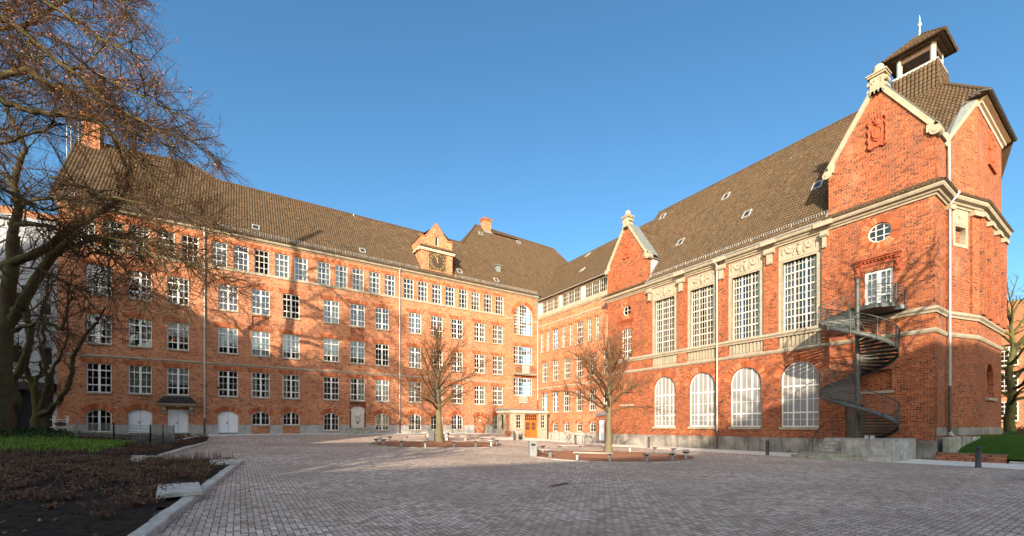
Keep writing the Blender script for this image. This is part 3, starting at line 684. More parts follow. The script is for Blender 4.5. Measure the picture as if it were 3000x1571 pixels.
for h, txt in enumerate(ROM):
    cu = bpy.data.curves.new('num', 'FONT'); cu.body = txt; cu.size = .30; cu.align_x = 'CENTER'; cu.align_y = 'CENTER'; cu.extrude = .006
    o = bpy.data.objects.new('num', cu); me = bpy.data.meshes.new_from_object(o); bpy.data.objects.remove(o); bpy.data.curves.remove(cu); me.materials.clear()
    a = math.radians(30*h)   # seen from the court x runs to the left, so clockwise is towards -x
    m = Matrix.Translation((cx-.79*math.sin(a), .160, cz+.79*math.cos(a))) @ Matrix.Rotation(math.pi, 4, 'Z') @ Matrix.Rotation(math.pi/2, 4, 'X') @ Matrix.Rotation(-a, 4, 'Z')
    add('numeral', me, GOLD, ck, m, True)
def hand(ang, L, wd, y, nm):
    a = math.radians(ang); d = (-math.sin(a), math.cos(a)); n = (math.cos(a), math.sin(a)); mb = MB()
    q = [(-.16, -wd), (-.16, wd), (L*.62, wd*.7), (L*.7, wd*2.2), (L, 0), (L*.7, -wd*2.2), (L*.62, -wd*.7)]
    pts = [(cx+d[0]*s+n[0]*t, cz+d[1]*s+n[1]*t) for s, t in q]
    mb.prism(pts, lambda a_, b_, k: (a_, y+.012*k, b_), 0); mb.build(nm, GOLD, ck, None, True)
hand(358, .58, .04, .175, 'hour_hand'); hand(336, .84, .03, .19, 'minute_hand')
# canopy over the flat door
mb = MB(); mb.box(37.95, -.02, 3.78, 40.42, .72, 3.95); mb.box(38.02, -.02, 3.68, 40.35, .62, 3.78); cn = mb.build('door_canopy', STONE, WING, None, True)
for x in (38.12, 39.98):
    mb = MB(); mb.box(x, 0, 3.05, x+.26, .26, 3.35); mb.box(x, 0, 3.35, x+.26, .48, 3.68); mb.tube([(x-.01, .36, 3.38), (x+.27, .36, 3.38)], .13, 10); mb.build('bracket', STONE, cn, None, True)
mb = tile_mesh((0, .8, 3.96), (1, 0, 0), (0, -.8, .6), [[(37.88, 0), (40.5, 0), (40.1, .85), (38.28, .85)]], tw=.2, tl=.3); 
TILEB = mat_plain('black_glazed_tile', (.035, .035, .038), .4, (.06, .06, .058), 4, .2)
add('canopy_roof', mb, TILEB, cn, None, True)
mb = MB(); mb.add([(37.88, .8, 3.96), (38.28, .1, 4.48), (37.9, 0, 3.96)], [(0, 1, 2)]); mb.add([(40.5, .8, 3.96), (40.1, .1, 4.48), (40.48, 0, 3.96)], [(0, 1, 2)]); mb.build('canopy_hip', TILEB, cn, None, True)
mb = MB(); mb.lathe([(.02, 0), (.12, .02), (.13, .06)], 10, (39.18, .35, 3.6)); mb.build('lamp', WHITE, cn, None, True)
mb = MB(); mb.tube([(36.3, .0, 5.45), (36.3, .09, 5.45)], .14, 12); mb.build('wall_vent', IRON, WING, None, True)
# balcony rails of the staircase windows
def rail_y(x0, x1, y, z0, z1, step=.11):
    mb = MB(); 
    for z in (z0, z1): mb.box(x0, y-.02, z-.02, x1, y+.02, z+.02)
    n = int((x1-x0)/step)
    for i in range(n+1): mb.box(x0+(x1-x0)*i/n-.009, y-.009, z0, x0+(x1-x0)*i/n+.009, y+.009, z1)
    return mb
mb = MB(); mb.box(.68, -.1, 8.87, 4.26, .62, 9.0); mb.box(.76, -.05, 8.76, 4.18, .5, 8.87); bl = mb.build('balcony', STONE, WING, None, True)
r = rail_y(.8, 4.14, .52, 9.05, 10.0); r.build('balcony_rail', IRON, bl, None, True)
r = rail_y(1.85, 3.0, .555, 9.1, 9.98, .08); r.build('white_rail_panel', WHITE, bl, None, True)
r = rail_y(1.9, 3.15, .12, 5.05, 6.15, .1); r.build('window_rail', WHITE, WING, None, True)
# ---- entrance porch in the corner
PX0, PX1, PY = 1.1, 6.5, 3.5
ph = [rect(5.14, 1.64, 5.9, 3.4), rect(2.56, .12, 4.63, 3.46), rect(1.42, 1.64, 2.1, 3.4)]
po = add('entrance_porch', sheet_mesh(rect(PX0, -.2, PX1, 3.6), ph, .3, (0, PY, 0), (1, 0, 0), (0, 1, 0)), STONE, WING, None, True)
sd_ = sheet_mesh(rect(.0, -.2, PY-.302, 3.6), [rect(.6, 1.5, 1.4, 3.4), rect(1.95, 1.42, 2.85, 3.42)], .3, (PX1, 0, 0), (0, 1, 0), (1, 0, 0)); add('porch_side_wall', sd_, STONE, po, None, True)
mb = MB(); mb.box(PX1-.25, 1.9, 1.3, PX1-.1, 2.9, 3.5); mb.box(PX1, 1.75, .62, PX1+.03, 3.1, 1.36); mb.build('brick_panel', BRICKW, po, None, True)
mb = MB(); mb.box(PX0-.0, 0.05, 3.6, PX1+.22, PY+.22, 3.72); mb.box(PX0-.0, .05, 3.72, PX1+.32, PY+.32, 3.86); mb.build('porch_cornice', CREAM, po, None, True)
mb = MB(); mb.box(PX0, .05, 3.86, PX1+.36, PY+.36, 3.9); mb.add([(PX0, 0.02, 4.25), (PX1+.2, .02, 4.25), (PX1+.3, PY+.3, 3.9), (PX0, PY+.3, 3.9)], [(0, 1, 2, 3)]); mb.add([(PX1+.2, .02, 4.25), (PX1+.2, .02, 3.9), (PX1+.3, PY+.3, 3.9)], [(0, 1, 2)]); mb.build('porch_roof', ZINC, po, None, True)
mb = MB(); mb.box(PX0+.05, .06, .1, PX0+.2, PY-.31, 3.6); mb.build('porch_back_wall', ROOM, po, None, True)
wp = make_win(.74, 1.74, trans=(.95,), tw_=.1, mv=(0,), mh=(.48, 1.36), fr=.06, dep=.1, lintel=False, sillh=.1)
wp2 = make_win(.68, 1.74, trans=(.95,), tw_=.1, mv=(0,), mh=(.48, 1.36), fr=.06, dep=.1, lintel=False, sillh=.1)
for W_, c in ((wp, 5.52), (wp2, 1.76)):
    o = add('window', W_.frame, CREAM, po, MY(c, 1.65, PY), True); add('pane', W_.pane, GLASS, o); add('sill', W_.sill, STONE, o)
# oak double door with glazed upper lights
mb = MB(); y = PY-.2
mb.box(2.56, y-.06, .12, 2.68, y, 3.46); mb.box(4.51, y-.06, .12, 4.63, y, 3.46); mb.box(2.68, y-.06, 2.55, 4.51, y, 2.68); mb.box(2.68, y-.06, 3.36, 4.51, y, 3.46)
for k in range(1, 6): mb.box(2.68+k*.305-.02, y-.05, 2.68, 2.68+k*.305+.02, y-.01, 3.36)
mb.box(2.68, y-.05, 3.0, 4.51, y-.012, 3.04)
for x0 in (2.68, 3.6):
    x1 = x0+.91
    mb.box(x0+.006, y-.05, .14, x0+.14, y-.008, 2.55); mb.box(x1-.14, y-.05, .14, x1-.006, y-.008, 2.55)
    for z, t in ((.22, .1), (.62, .03), (1.0, .03), (1.38, .06), (2.47, .07), (1.92, .02)): mb.box(x0+.14, y-.05, z-t, x1-.14, y-.012, z+t)
    for k in (1, 2): mb.box(x0+.14+k*.21-.02, y-.05, .3, x0+.14+k*.21+.02, y-.014, 2.4)
    mb.box(x0+.14, y-.045, .14, x1-.14, y-.03, 1.38)
dr = mb.build('door', OAK, po, None, True)
mb = MB(); mb.box(2.68, y-.04, 1.4, 4.5, y-.034, 3.36); mb.build('pane', GLASS_D, dr, None, True)
mb = MB(); mb.tube([(3.56, y+.04, .95), (3.56, y+.04, 1.4)], .018, 6); mb.build('door_handle', GOLD, dr, None, True)
mb = MB(); mb.ball((3.6, PY-.1, 3.44), .1, .08, .05); mb.build('lamp', WHITE, po, None, True)

# ================================================================== LINK WING (wall x=0)
def mk(w, n): return make_win(w, 2.62, trans=(.75, 1.95), tw_=.075, mv=[w*(k/n-.5) for k in range(1, n)], mh=(1.35,), fr=.055, lh=.34)
l_wide = mk(1.15, 3); l_thin = make_win(.58, 2.65, trans=(.75, 1.95), tw_=.06, mv=(0,), mh=(1.35,), fr=.055, lh=.30)
l_bas = make_win(.98, 1.22, rise=.3, mv=(0,), mh=(.5, .9), fr=.07, ring=.34, sill=True)
holes = []; wins = []
for y in (.9, 2.22, 5.5, 6.9, 10.2, 11.55, 13.2): wins.append((l_thin, y, 12.0))
for y in (3.87, 8.53): wins.append((l_wide, y, 12.02))
for y in (1.55, 3.87, 6.17, 8.45, 10.75, 13.05): wins.append((l_wide, y, 7.9))
for y in (1.47, 3.8, 6.05, 8.43, 10.73, 13.02): wins.append((l_wide, y, 3.77))
for y in (3.75, 6.07, 8.4, 10.73): wins.append((l_bas, y, 1.24))
wall_x(LINK, 'front_wall', 0, rect(.02, -.3, 14.2, 16.5), [hole(W_, y, z) for W_, y, z in wins], BRICK, .42)
for W_, y, z in wins: put_win(LINK, W_, MX(y, z), rng.choice((None, 1, 1, 0, 2)), False)
mb = MB(); ys = 2.0
for y in (3.75, 6.07, 8.4, 10.73):
    mb.box(-.1, ys, -.3, .05, y-.49, 1.13); mb.box(-.1, y-.49, -.3, .047, y+.49, 1.1); ys = y+.49
mb.box(-.1, ys, -.3, .05, 13, 1.13); mb.build('stone_plinth', CONC, LINK, None, True)
MB().box(-.02, .15, 15.48, .05, 14, 15.64).build('string_course', STONE, LINK, None, True)
mb = MB()
moulding(mb, [(-.02, -.1), (.05, -.1), (.09, 0), (.04, .1), (-.02, .1)], [(0, .15, 7.03), (0, 14, 7.03)], [(1, 0, 0)]*2); mb.build('string_course', STONE, LINK, None, True)
mb = MB(); moulding(mb, [(-.1, -.1), (.08, -.1), (.16, .05), (.22, .12), (.22, .48), (.10, .62), (-.1, .62)], [(0, .12, 16.55), (0, 14, 16.55)], [(1, 0, 0)]*2); mb.build('parapet_cornice', STONE, LINK, None, True)
# dormer band
rw = make_win(3.6, 1.62, mull=(-.6, .6), mw=.08, mv=(-1.5, -1.2, -.9, -.3, 0, .3, .9, 1.2, 1.5), mh=(.55, 1.08), fr=.06, dep=.02, lintel=False, sill=False)
bs = [2.55, 6.75, 11.1]
wall_x(LINK, 'dormer_band', -.15, rect(.02, 17.1, 14.0, 19.05), [rect(b-1.8, 17.25, b+1.8, 18.87) for b in bs], CREAM, .2)
for b in bs:
    o = add('window', rw.frame, CREAM, LINK, MX(b, 17.25, -.15), True); add('pane', rw.pane, GLASS, o)
mb = MB(); mb.box(-3.2, .4, 0, -3.0, 14, 19); 
for z in (3.2, 7.4, 11.5, 16.2, 18.95): mb.box(-3.0, .43, z-.1, -.43, 14, z)
mb.box(-3, 7.2, 0, -.43, 7.4, 19); mb.build('interior', ROOM, LINK, None, True)
m3 = .95; L3 = math.sqrt(1+m3*m3); S3 = (-1/L3, 0, m3/L3); O3 = (.32, 0, 19.08)
def v3(x): return (.32-x)*L3
add('roof', tile_mesh(O3, (0, 1, 0), S3, [[(-8.3, v3(-8.3)), (.35, 0), (14.4, 0), (14.4, v3(-8.3))]], seed=7), TILE, LINK, None, True)
mb = MB(); zR = 19.08+.95*8.62
mb.add([(-8.3, -8, zR), (-8.3, 14.4, zR), (-17, 14.4, 19), (-17, -8, 19)], [(0, 1, 2, 3)]); mb.add([(-.1, .1, 19.02), (.3, .1, 19.02), (.3, 14, 19.02), (-.1, 14, 19.02)], [(0, 1, 2, 3)]); mb.build('rear_roof', TILE, LINK, None, True)
mb = MB(); ridge_tiles(mb, (-8.3, -8, zR+.03), (-8.3, 14.2, zR+.03)); mb.build('ridge_tiles', TILE, LINK, None, True)
mb = MB(); 
p0 = Vector((.3, .3, 19.2)); p1 = Vector((-6, -5.2, 26.05)); mb.tube([p0, p1], .07, 5); mb.build('lead_valley', ZINCL, LINK, None, True)
for u, x in ((2.1, -7.4), (5.8, -3.0), (-2.5, -3.5), (9.5, -6.6)): skylight(LINK, O3, (0, 1, 0), S3, u, v3(x), .6, .8)
mb = MB(); gutter(mb, (.36, .4, 19.06), (.36, 14, 19.06), (1, 0, 0), .07); mb.build('gutter', ZINCL, LINK, None, True)
# ================================================================== ASSEMBLY HALL (wall x=0.8, y 13.9..39.73)
HX = .8; bays = [21.21, 25.06, 28.83, 32.67]
w_arch = make_win(2.45, 4.76, rise=1.224, mull=(-.44, .44), mw=.10, trans=(1.05, 2.98), tw_=.10, mv=(-.82, 0, .82), mh=(.55, 2.0), fr=.08, ring=.5, dep=.2, sillh=.2, sillo=.14, bar=.03)
w_hall = make_win(2.2, 5.36, mull=(-.37, .37), mw=.10, trans=(1.07, 2.14, 3.21, 4.28), tw_=.085, mv=(-.88, -.63, -.12, .12, .63, .88), mh=(.535, 1.6, 2.67, 3.75, 4.82), fr=.07, dep=.12, lintel=False, sill=False, bar=.036)
w_fr = make_win(1.42, 2.35, mull=(0,), mw=.22, trans=(.75,), tw_=.10, mv=(-.36, .36), mh=(.4, 1.25, 1.8), fr=.16, lintel=False, sill=False, bar=.04)
w_pav = make_win(1.3, 3.1, mull=(0,), mw=.10, trans=(.8, 2.2), tw_=.09, mv=(-.32, .32), mh=(1.5,), fr=.07, lintel=False, sill=True)
def circ(c, z, r, n=24): return [(c+r*math.cos(2*math.pi*i/n), z+r*math.sin(2*math.pi*i/n)) for i in range(n)]
GC = [(16.62, 13.9, 19.28, 18.8, 22.75), (37.12, 34.48, 39.73, 19.15, 23.2)]     # gable centre, left, right, kneeler z, apex z
holes = [hole(w_arch, b, 1.9) for b in bays]+[rect(b-1.39, 8.95, b+1.39, 15.34) for b in bays]+[rect(b-1.39, 7.72, b+1.39, 8.66) for b in bays]
holes += [circ(16.62, 14.0, .55), circ(37.2, 14.2, .6), hole(w_fr, 37.15, 9.5), hole(w_pav, 16.6, 8.98), rect(36.2, 4.2, 37.8, 5.5), rect(15.8, 4.2, 17.4, 5.5), rect(35.42, 1.15, 36.42, 3.32)]
wall_x(HALL, 'court_wall', HX, rect(13.9, -.3, 39.73, 15.95), holes, BRICKH, .45)
for y0, y1, z0, z1 in ((36.1, 37.9, 4.1, 5.6), (15.7, 17.5, 4.1, 5.6)):
    n_ = MB().box(.3, y0, z0, .55, y1, z1).build('recessed_brick_panel', BRICKH, HALL, None, True); MB().box(.55, y0, 4.02, .9, y1, 4.2).build('sill', STONE, n_, None, True)
d = MB().box(.55, 35.42, 1.15, .62, 36.42, 3.32).build('door', mat_plain('brown_metal_door', (.10, .075, .06), .5, (.08, .06, .048), 2, .1), HALL, None, True)
MB().box(.62, 36.2, 2.2, .68, 36.36, 2.26).build('door_handle', GALV, d, None, True)
for b in bays:
    o = put_win(HALL, w_arch, MX(b, 1.9, HX), None, False, frosted=True, frame_mat=WHITE)
    # stone surround with swag relief, window set back in it
    st = add('stone_surround', sheet_mesh(rect(b-1.39, 8.95, b+1.39, 15.34), [rect(b-1.1, 8.95+.001, b+1.1, 14.12)], .4, (.76, 0, 0), (0, 1, 0), (1, 0, 0)), STONE, HALL, None, True)
    mb = MB()
    for q in ((b-1.37, 14.2, b+1.37, 14.27), (b-1.37, 15.24, b+1.37, 15.3), (b-1.37, 14.27, b-1.3, 15.24), (b+1.3, 14.27, b+1.37, 15.24), (b-1.17, 14.06, b+1.17, 14.14), (b-1.17, 8.96, b-1.1, 14.06), (b+1.1, 8.96, b+1.17, 14.06)): mb.box(.7, q[0], q[1], .79, q[2], q[3])
    for sgn in (-1, 1):
        mb.tube([(.77, b+sgn*(.33+.62*t), 15.02-.34*math.sin(math.pi*t)**.8) for t in [k/8 for k in range(9)]], [.03+.05*math.sin(math.pi*k/8) for k in range(9)], 6)
        mb.tube([(.77, b+sgn*1.08, 15.1), (.77, b+sgn*1.1, 14.75), (.77, b+sgn*1.04, 14.5)], [.05, .06, .02], 6)
        mb.tube([(.77, b+sgn*(.34+.09*math.sin(t)), 14.72+.28*math.cos(t)) for t in [k*.55 for k in range(12)]], .035, 5)
        mb.tube([(.77, b+sgn*.30, 15.15), (.77, b+sgn*.42, 14.95), (.77, b+sgn*.3, 14.65), (.77, b+sgn*.38, 14.4)], .045, 5)
        mb.ball((.77, b+sgn*.62, 15.03), .06, .06, .06, 8); mb.ball((.77, b+sgn*.95, 15.08), .06, .07, .07, 8)
    mb.ball((.77, b, 14.76), .09, .2, .3, 12); mb.ball((.79, b, 15.12), .06, .16, .07, 8); mb.ball((.79, b, 14.42), .05, .13, .07, 8)
    mb.build('swag_relief', STONE, st, None, True)
    o = add('window', w_hall.frame, CREAM, HALL, MX(b, 8.95, .66), True); add('pane', w_hall.pane, GLASS, o)
    add('curtain', w_hall.curt[0 if b > 27 else 0], CURT, o)
    # blind balustrade panel
    mb = MB(); mb.box(.45, b-1.39, 7.72, .66, b+1.39, 8.66)
    for k in range(10):
        y = b-1.25+k*.278; mb.box(.66, y-.075, 7.86, .76, y+.075, 8.5); mb.tube([(.66, y, 7.88), (.758, y, 7.88)], .075, 10); mb.tube([(.66, y, 8.5), (.758, y, 8.5)], .075, 10)
    for z0, z1 in ((7.72, 7.79), (8.59, 8.66)): mb.box(.66, b-1.38, z0, .78, b+1.38, z1)
    mb.build('balustrade_panel', STONE, HALL, None, True)
# piers between the windows, with stone consoles
for y0, y1 in ((22.68, 23.58), (26.52, 27.38), (30.28, 31.22), (34.12, 34.47)):
    MB().box(.8, y0, 9.0, .93, y1, 15.36).build('brick_pier', BRICKH, HALL, None, True); MB().box(.8, y0, 7.72, .91, y1, 8.62).build('pier_base', BRICKH, HALL, None, True)
for yc, hw in ((23.13, .36), (26.95, .36), (30.75, .36), (34.3, .2), (19.62, .22)):
    mc = MB(); mc.box(.8, yc-hw, 14.95, 1.12, yc+hw, 15.36); mc.box(.8, yc-hw*.55, 14.2, 1.06, yc+hw*.55, 14.95); mc.tube([(1.06, yc-hw*1.03, 15.1), (1.06, yc+hw*1.03, 15.1)], .15, 10); mc.tube([(1.03, yc-hw*.57, 14.3), (1.03, yc+hw*.57, 14.3)], .07, 8); mc.build('console', STONE, HALL, None, True)
# path of all horizontal mouldings: court wall, return, canted face, end face, canted face
q15 = (.13, 1.0)
PATHX = [(HX, 13.9, 0), (HX, 39.73, 0), (-1.45, 39.73, 0), (-4.6, 40.55, 0), (-12.0, 40.55, 0), (-15.15, 39.73, 0)]
OUTS = [(1, -.9), (1, 1), q15, q15, (-.13, 1), (-.3, 1)]
def run(prof, z, nm, mat, path=PATHX, outs=OUTS):
    mb = MB(); moulding(mb, prof, [(p[0], p[1], z) for p in path], outs); return mb.build(nm, mat, HALL, None, True)
run([(-.02, -.5), (.08, -.5), (.10, -.40), (.20, -.36), (.24, -.27), (.42, -.2), (.48, -.08), (.48, 0), (-.02, .05)], 15.88, 'main_cornice', STONE)
run([(-.02, -.2), (.08, -.2), (.10, -.1), (.20, 0), (.20, .1), (.08, .2), (-.02, .2)], 8.79, 'upper_string_course', STONE)
run([(-.02, -.14), (.06, -.14), (.12, -.04), (.14, .03), (.06, .12), (-.02, .12)], 7.58, 'lower_string_course', STONE)
for b in (23.13, 26.95, 30.75, 34.3): MB().box(1.2, b-.55, 15.62, 1.36, b+.55, 15.93).build('cornice_block', STONE, HALL, None, True)
# plinth blocks
mb = MB(); ys = [13.9]+[13.9+k*1.45 for k in range(1, 18)]+[39.73]
for a, b in zip(ys, ys[1:]):
    if 34.9 < a < 36.4: continue
    mb.box(.6, a+.004, -.3, .87, b-.004 if b < 39.7 else 39.80, 1.1)
mb.build('stone_plinth', STONED, HALL, None, True)
mb = MB(); moulding(mb, [(-.3, 0), (.06, 0), (.06, .48), (-.3, .48)], [(.55, 39.74, 1.4), (-1.45, 39.73, 1.4), (-4.6, 40.55, 1.4), (-12, 40.55, 1.4), (-15.1, 39.7, 1.4)], [(0, 1), q15, q15, (-.13, 1), (-.3, 1)])
moulding(mb, [(-.3, 0), (.05, 0), (.05, 1.6), (-.3, 1.6)], [(.55, 39.74, -.3), (-1.45, 39.73, -.3), (-4.6, 40.55, -.3), (-12, 40.55, -.3), (-15.1, 39.7, -.3)], [(0, 1), q15, q15, (-.13, 1), (-.3, 1)])
mb.build('end_plinth', STONED, HALL, None, True)
# oculus windows
def oculus(y, z, r, bars):
    mb = MB(); n = 24
    for i in range(n):
        a, b = 2*math.pi*i/n, 2*math.pi*(i+1)/n
        q = [(r*math.cos(a), r*math.sin(a)), (r*math.cos(b), r*math.sin(b)), ((r-.08)*math.cos(b), (r-.08)*math.sin(b)), ((r-.08)*math.cos(a), (r-.08)*math.sin(a))]
        mb.add([(p, -.2, s) for p, s in q]+[(p, -.12, s) for p, s in q], [(0, 1, 2, 3), (7, 6, 5, 4), (2, 6, 7, 3)])
    for b in bars:
        e = math.sqrt(r*r-b*b)-.04; mb.box(b-.022, -.19, -e, b+.022, -.13, e); mb.box(-e, -.188, b-.022, e, -.133, b+.022)
    o = mb.build('window', CREAM, HALL, MX(y, z, HX), True); o['label'] = 'round window in a ring of brick headers'
    p = MB(); p.add([(r*math.cos(2*math.pi*i/n), -.16, r*math.sin(2*math.pi*i/n)) for i in range(n)][::-1], [tuple(range(n))]); p.build('pane', GLASS, o)
    v = MB(); k = int(2*math.pi*r/.12)
    for i in range(k):
        t0, t1 = 2*math.pi*(i+.06)/k, 2*math.pi*(i+.94)/k; r0, r1 = r+.005, r+.42
        q = [(r0*math.cos(t0), r0*math.sin(t0)), (r0*math.cos(t1), r0*math.sin(t1)), (r1*math.cos(t1), r1*math.sin(t1)), (r1*math.cos(t0), r1*math.sin(t0))]
        v.add([(p_, .012, s) for p_, s in q]+[(p_, -.02, s) for p_, s in q], [(0, 1, 2, 3), (0, 4, 5, 1), (1, 5, 6, 2), (2, 6, 7, 3), (3, 7, 4, 0)])
    v.build('brick_lintel', VOUS, o)
oculus(16.62, 14.0, .55, (0,)); oculus(37.2, 14.2, .6, (-.2, .2))
o = put_win(HALL, w_fr, MX(37.15, 9.5, HX), 2, False, label='white glazed double door at the head of the spiral stair')
put_win(HALL, w_pav, MX(16.6, 8.98, HX), 0, False)
def hood(yc, z, w):
    mb = MB(); mb.box(.8, yc-w/2, z+.45, 1.0, yc+w/2, z+.55); mb.box(.8, yc-w/2-.06, z+.55, 1.08, yc+w/2+.06, z+.62); mb.box(.8, yc-w/2+.1, z+.15, .86, yc+w/2-.1, z+.45)
    for k in range(9): mb.box(.86, yc-w/2+.3+k*(w-.6)/9, z+.34, .95, yc-w/2+.3+(k+.5)*(w-.6)/9, z+.45)
    for s in (-1, 1):
        y = yc+s*(w/2-.14); mb.box(.8, y-.13, z-.5, .9, y+.13, z+.45); mb.tube([(.9, y-.14, z+.34), (.9, y+.14, z+.34)], .1, 8); mb.tube([(.9, y-.1, z-.38), (.9, y+.1, z-.38)], .08, 8); mb.ball((.92, y, z), .06, .1, .22, 8)
    mb.build('terracotta_hood', TERRA, HALL, None, True)
hood(37.12, 12.05, 2.25); hood(16.6, 12.4, 1.95)
# gables
def coping(p, q, wdt, nm, par, x0=.38, x1=.9):
    """stone strip lying on a rake from p to q in the (y,z) plane of the court wall"""
    d = Vector((0, q[0]-p[0], q[1]-p[1])).normalized(); n = Vector((0, -d.z, d.y)); n = n if n.z > 0 else -n
    mb = MB(); pts = [Vector((0, p[0], p[1])), Vector((0, q[0], q[1])), Vector((0, q[0], q[1]))+n*wdt, Vector((0, p[0], p[1]))+n*wdt]
    mb.add([(x0, v.y, v.z) for v in pts]+[(x1, v.y, v.z) for v in pts], [(3, 2, 1, 0), (4, 5, 6, 7), (0, 1, 5, 4), (1, 2, 6, 5), (2, 3, 7, 6), (3, 0, 4, 7)]); mb.build(nm, STONE, par, None, True)
    mb = MB(); a, b = pts[3]+n*.01, pts[2]+n*.01
    mb.add([(x1+.03, a.y, a.z), (x1+.03, b.y, b.z), (-.55, b.y, b.z), (-.55, a.y, a.z), (x1+.03, a.y, a.z-.04), (x1+.03, b.y, b.z-.04)], [(0, 1, 2, 3), (0, 4, 5, 1)]); mb.build('coping_flashing', ZINC, par, None, True)
for gi, (yc, ya, yb, zk, za) in enumerate(GC):
    pl = [(ya, 15.95), (yb, 15.95), (yb, zk), (yc+.15, za), (yc-.15, za), (ya, zk)]
    gb = add('gable_wall', sheet_mesh(pl, [], .45, (HX, 0, 0), (0, 1, 0), (1, 0, 0)), BRICKH, HALL, None, True)
    gb['label'] = ['smaller stone coped gable at the link wing end', 'larger stone coped gable under the roof turret'][gi]
    coping((ya-.02, zk-.02), (yc-.12, za), .3, 'coping', gb); coping((yb+.02, zk-.02), (yc+.12, za), .3, 'coping', gb)
    for s, ye in ((-1, ya), (1, yb)):
        mb = MB(); mb.tube([(.36, ye+s*.05, zk-.02), (.97, ye+s*.05, zk-.02)], .27, 14); mb.tube([(.30, ye+s*.05, zk-.02), (1.0, ye+s*.05, zk-.02)], .12, 10)
        mb.box(.38, min(ye-s*.02, ye-s*.34), zk-.02, .95, max(ye-s*.02, ye-s*.34), zk+.42); mb.ball((.68, ye-s*.2, zk+.5), .26, .2, .26, 10); mb.tube([(.5, ye+s*.05, zk+.3), (.9, ye+s*.05, zk+.3)], .15, 10)
        mb.build('kneeler', STONE, gb, None, True)
    mb = MB(); z = za-.18
    mb.prism([(yc-.36, z), (yc+.36, z), (yc+.34, z+1.02), (yc-.34, z+1.02)], lambda a, b, t: (.32+.66*t, a, b), 0)
    for s in (-1, 1):
        mb.tube([(.36, yc+s*.38, z+.74), (.94, yc+s*.38, z+.74)], .14, 10); mb.tube([(.36, yc+s*.42, z+.3), (.94, yc+s*.42, z+.3)], .1, 8)
        for y in (-.2, 0, .2): mb.box(.98, yc+y-.05, z-.1, 1.03, yc+y+.05, z+.14)
        mb.tube([(.99, yc+s*.2, z+.6), (.99, yc+s*.26, z+.75), (.99, yc+s*.16, z+.86), (.99, yc+s*.1, z+.72)], .035, 5)
    mb.box(.22, yc-.46, z+1.02, 1.08, yc+.46, z+1.14); mb.box(.16, yc-.52, z+1.14, 1.14, yc+.52, z+1.22)
    mb.lathe([(.36, 0), (.36, .12), (.27, .2), (.30, .36), (.24, .55), (.12, .64), (.02, .67)], 12, (.65, yc, z+1.22)); mb.build('finial', STONE, gb, None, True)
    # terracotta coat of arms, plain shield with mantling
    zc = (21.48+19.5)/2-(0 if gi else .35); s_ = 1.0 if gi else .8
    mb = MB(); sh = [(-.3, .42), (.3, .42), (.32, 0), (.2, -.35), (0, -.52), (-.2, -.35), (-.32, 0)]
    mb.prism([(yc+a*s_, zc+b*s_) for a, b in sh], lambda a, b, t: (.8+.12*t, a, b), 0); mb.box(.8, yc-.12*s_, zc-.3*s_, .95, yc+.12*s_, zc+.3*s_)
    mb.ball((.84, yc, zc+.68*s_), .14, .2*s_, .22*s_, 8)
    for s in (-1, 1):
        mb.tube([(.86, yc+s*a*s_, zc+b*s_) for a, b in ((.16, .98), (.40, .90), (.46, .70), (.36, .52), (.46, .30), (.40, .0), (.47, -.25), (.40, -.50), (.46, -.72), (.30, -.90), (.12, -.80))], [.05, .09, .08, .06, .09, .07, .10, .07, .10, .09, .05], 6)
        mb.ball((.86, yc+s*.42*s_, zc+.84*s_), .12, .11*s_, .11*s_, 8); mb.ball((.86, yc+s*.40*s_, zc-.80*s_), .12, .12*s_, .12*s_, 8)
    for k in range(4): mb.tube([(.86, yc+(k-1.5)*.12*s_, zc+.78*s_), (.9, yc+(k-1.5)*.15*s_, zc+1.08*s_)], [.06, .04], 5)
    mb.tube([(.93, yc+.24*math.sin(t)*s_, zc+.02+.36*math.cos(t)*s_) for t in [k*.5236 for k in range(13)]], .04, 6)
    mb.box(.8, yc-.40*s_, zc-.85*s_, .85, yc+.40*s_, zc+.9*s_)
    mb.build('terracotta_crest', TERRA, gb, None, True)
    # gable roof running back into the main roof
    for s, ye in ((-1, ya-.03), (1, yb+.03)):
        ze = zk-.05; dv = math.hypot(yc-ye, za+.1-ze); xe = 1.15-(ze-15.9)/1.27; xr = 1.15-(za+.1-15.9)/1.27
        add('gable_roof', tile_mesh((.35, ye, ze), (-1, 0, 0), (0, (yc-ye)/dv, (za+.1-ze)/dv), [[(0, 0), (.35-xe+.1, 0), (.35-xr+.1, dv), (0, dv)]], seed=11+gi), TILE, gb, None, True)
        if gi == 1 and s == 1: continue
        ch = MB(); yw = ye-s*.06; ch.add([(.36, yw, 15.9), (.36, yw, ze), (xe, yw, ze)], [(0, 1, 2)]); ch.build('cheek', RENDER if gi == 0 else BRICKH, gb, None, True)
        g_ = MB(); g_.tube([(.8, ye+s*.03, ze-.02), (.4, ye+s*.03, ze-.02), (xe, ye+s*.05, ze-.03)], .06, 6); g_.tube([(xe, ye+s*.04, ze), (1.0, ye+s*.06, 16.2)], .09, 6); g_.build('lead_valley', ZINC, gb, None, True)
    r_ = MB(); ridge_tiles(r_, (.2, yc, za+.13), (1.15-(za+.1-15.9)/1.27, yc, za+.13)); r_.build('ridge_tiles', TILE, gb, None, True)
    a0 = .8+.52; add('pent_roof', tile_mesh((a0, 0, 15.9), (0, 1, 0), (-.80, 0, .6), [[(ya-.4, 0), (yb+(.5 if gi else 0), 0), (yb, .62), (ya, .62)]], tl=.3, seed=3), TILE, gb, None, True)
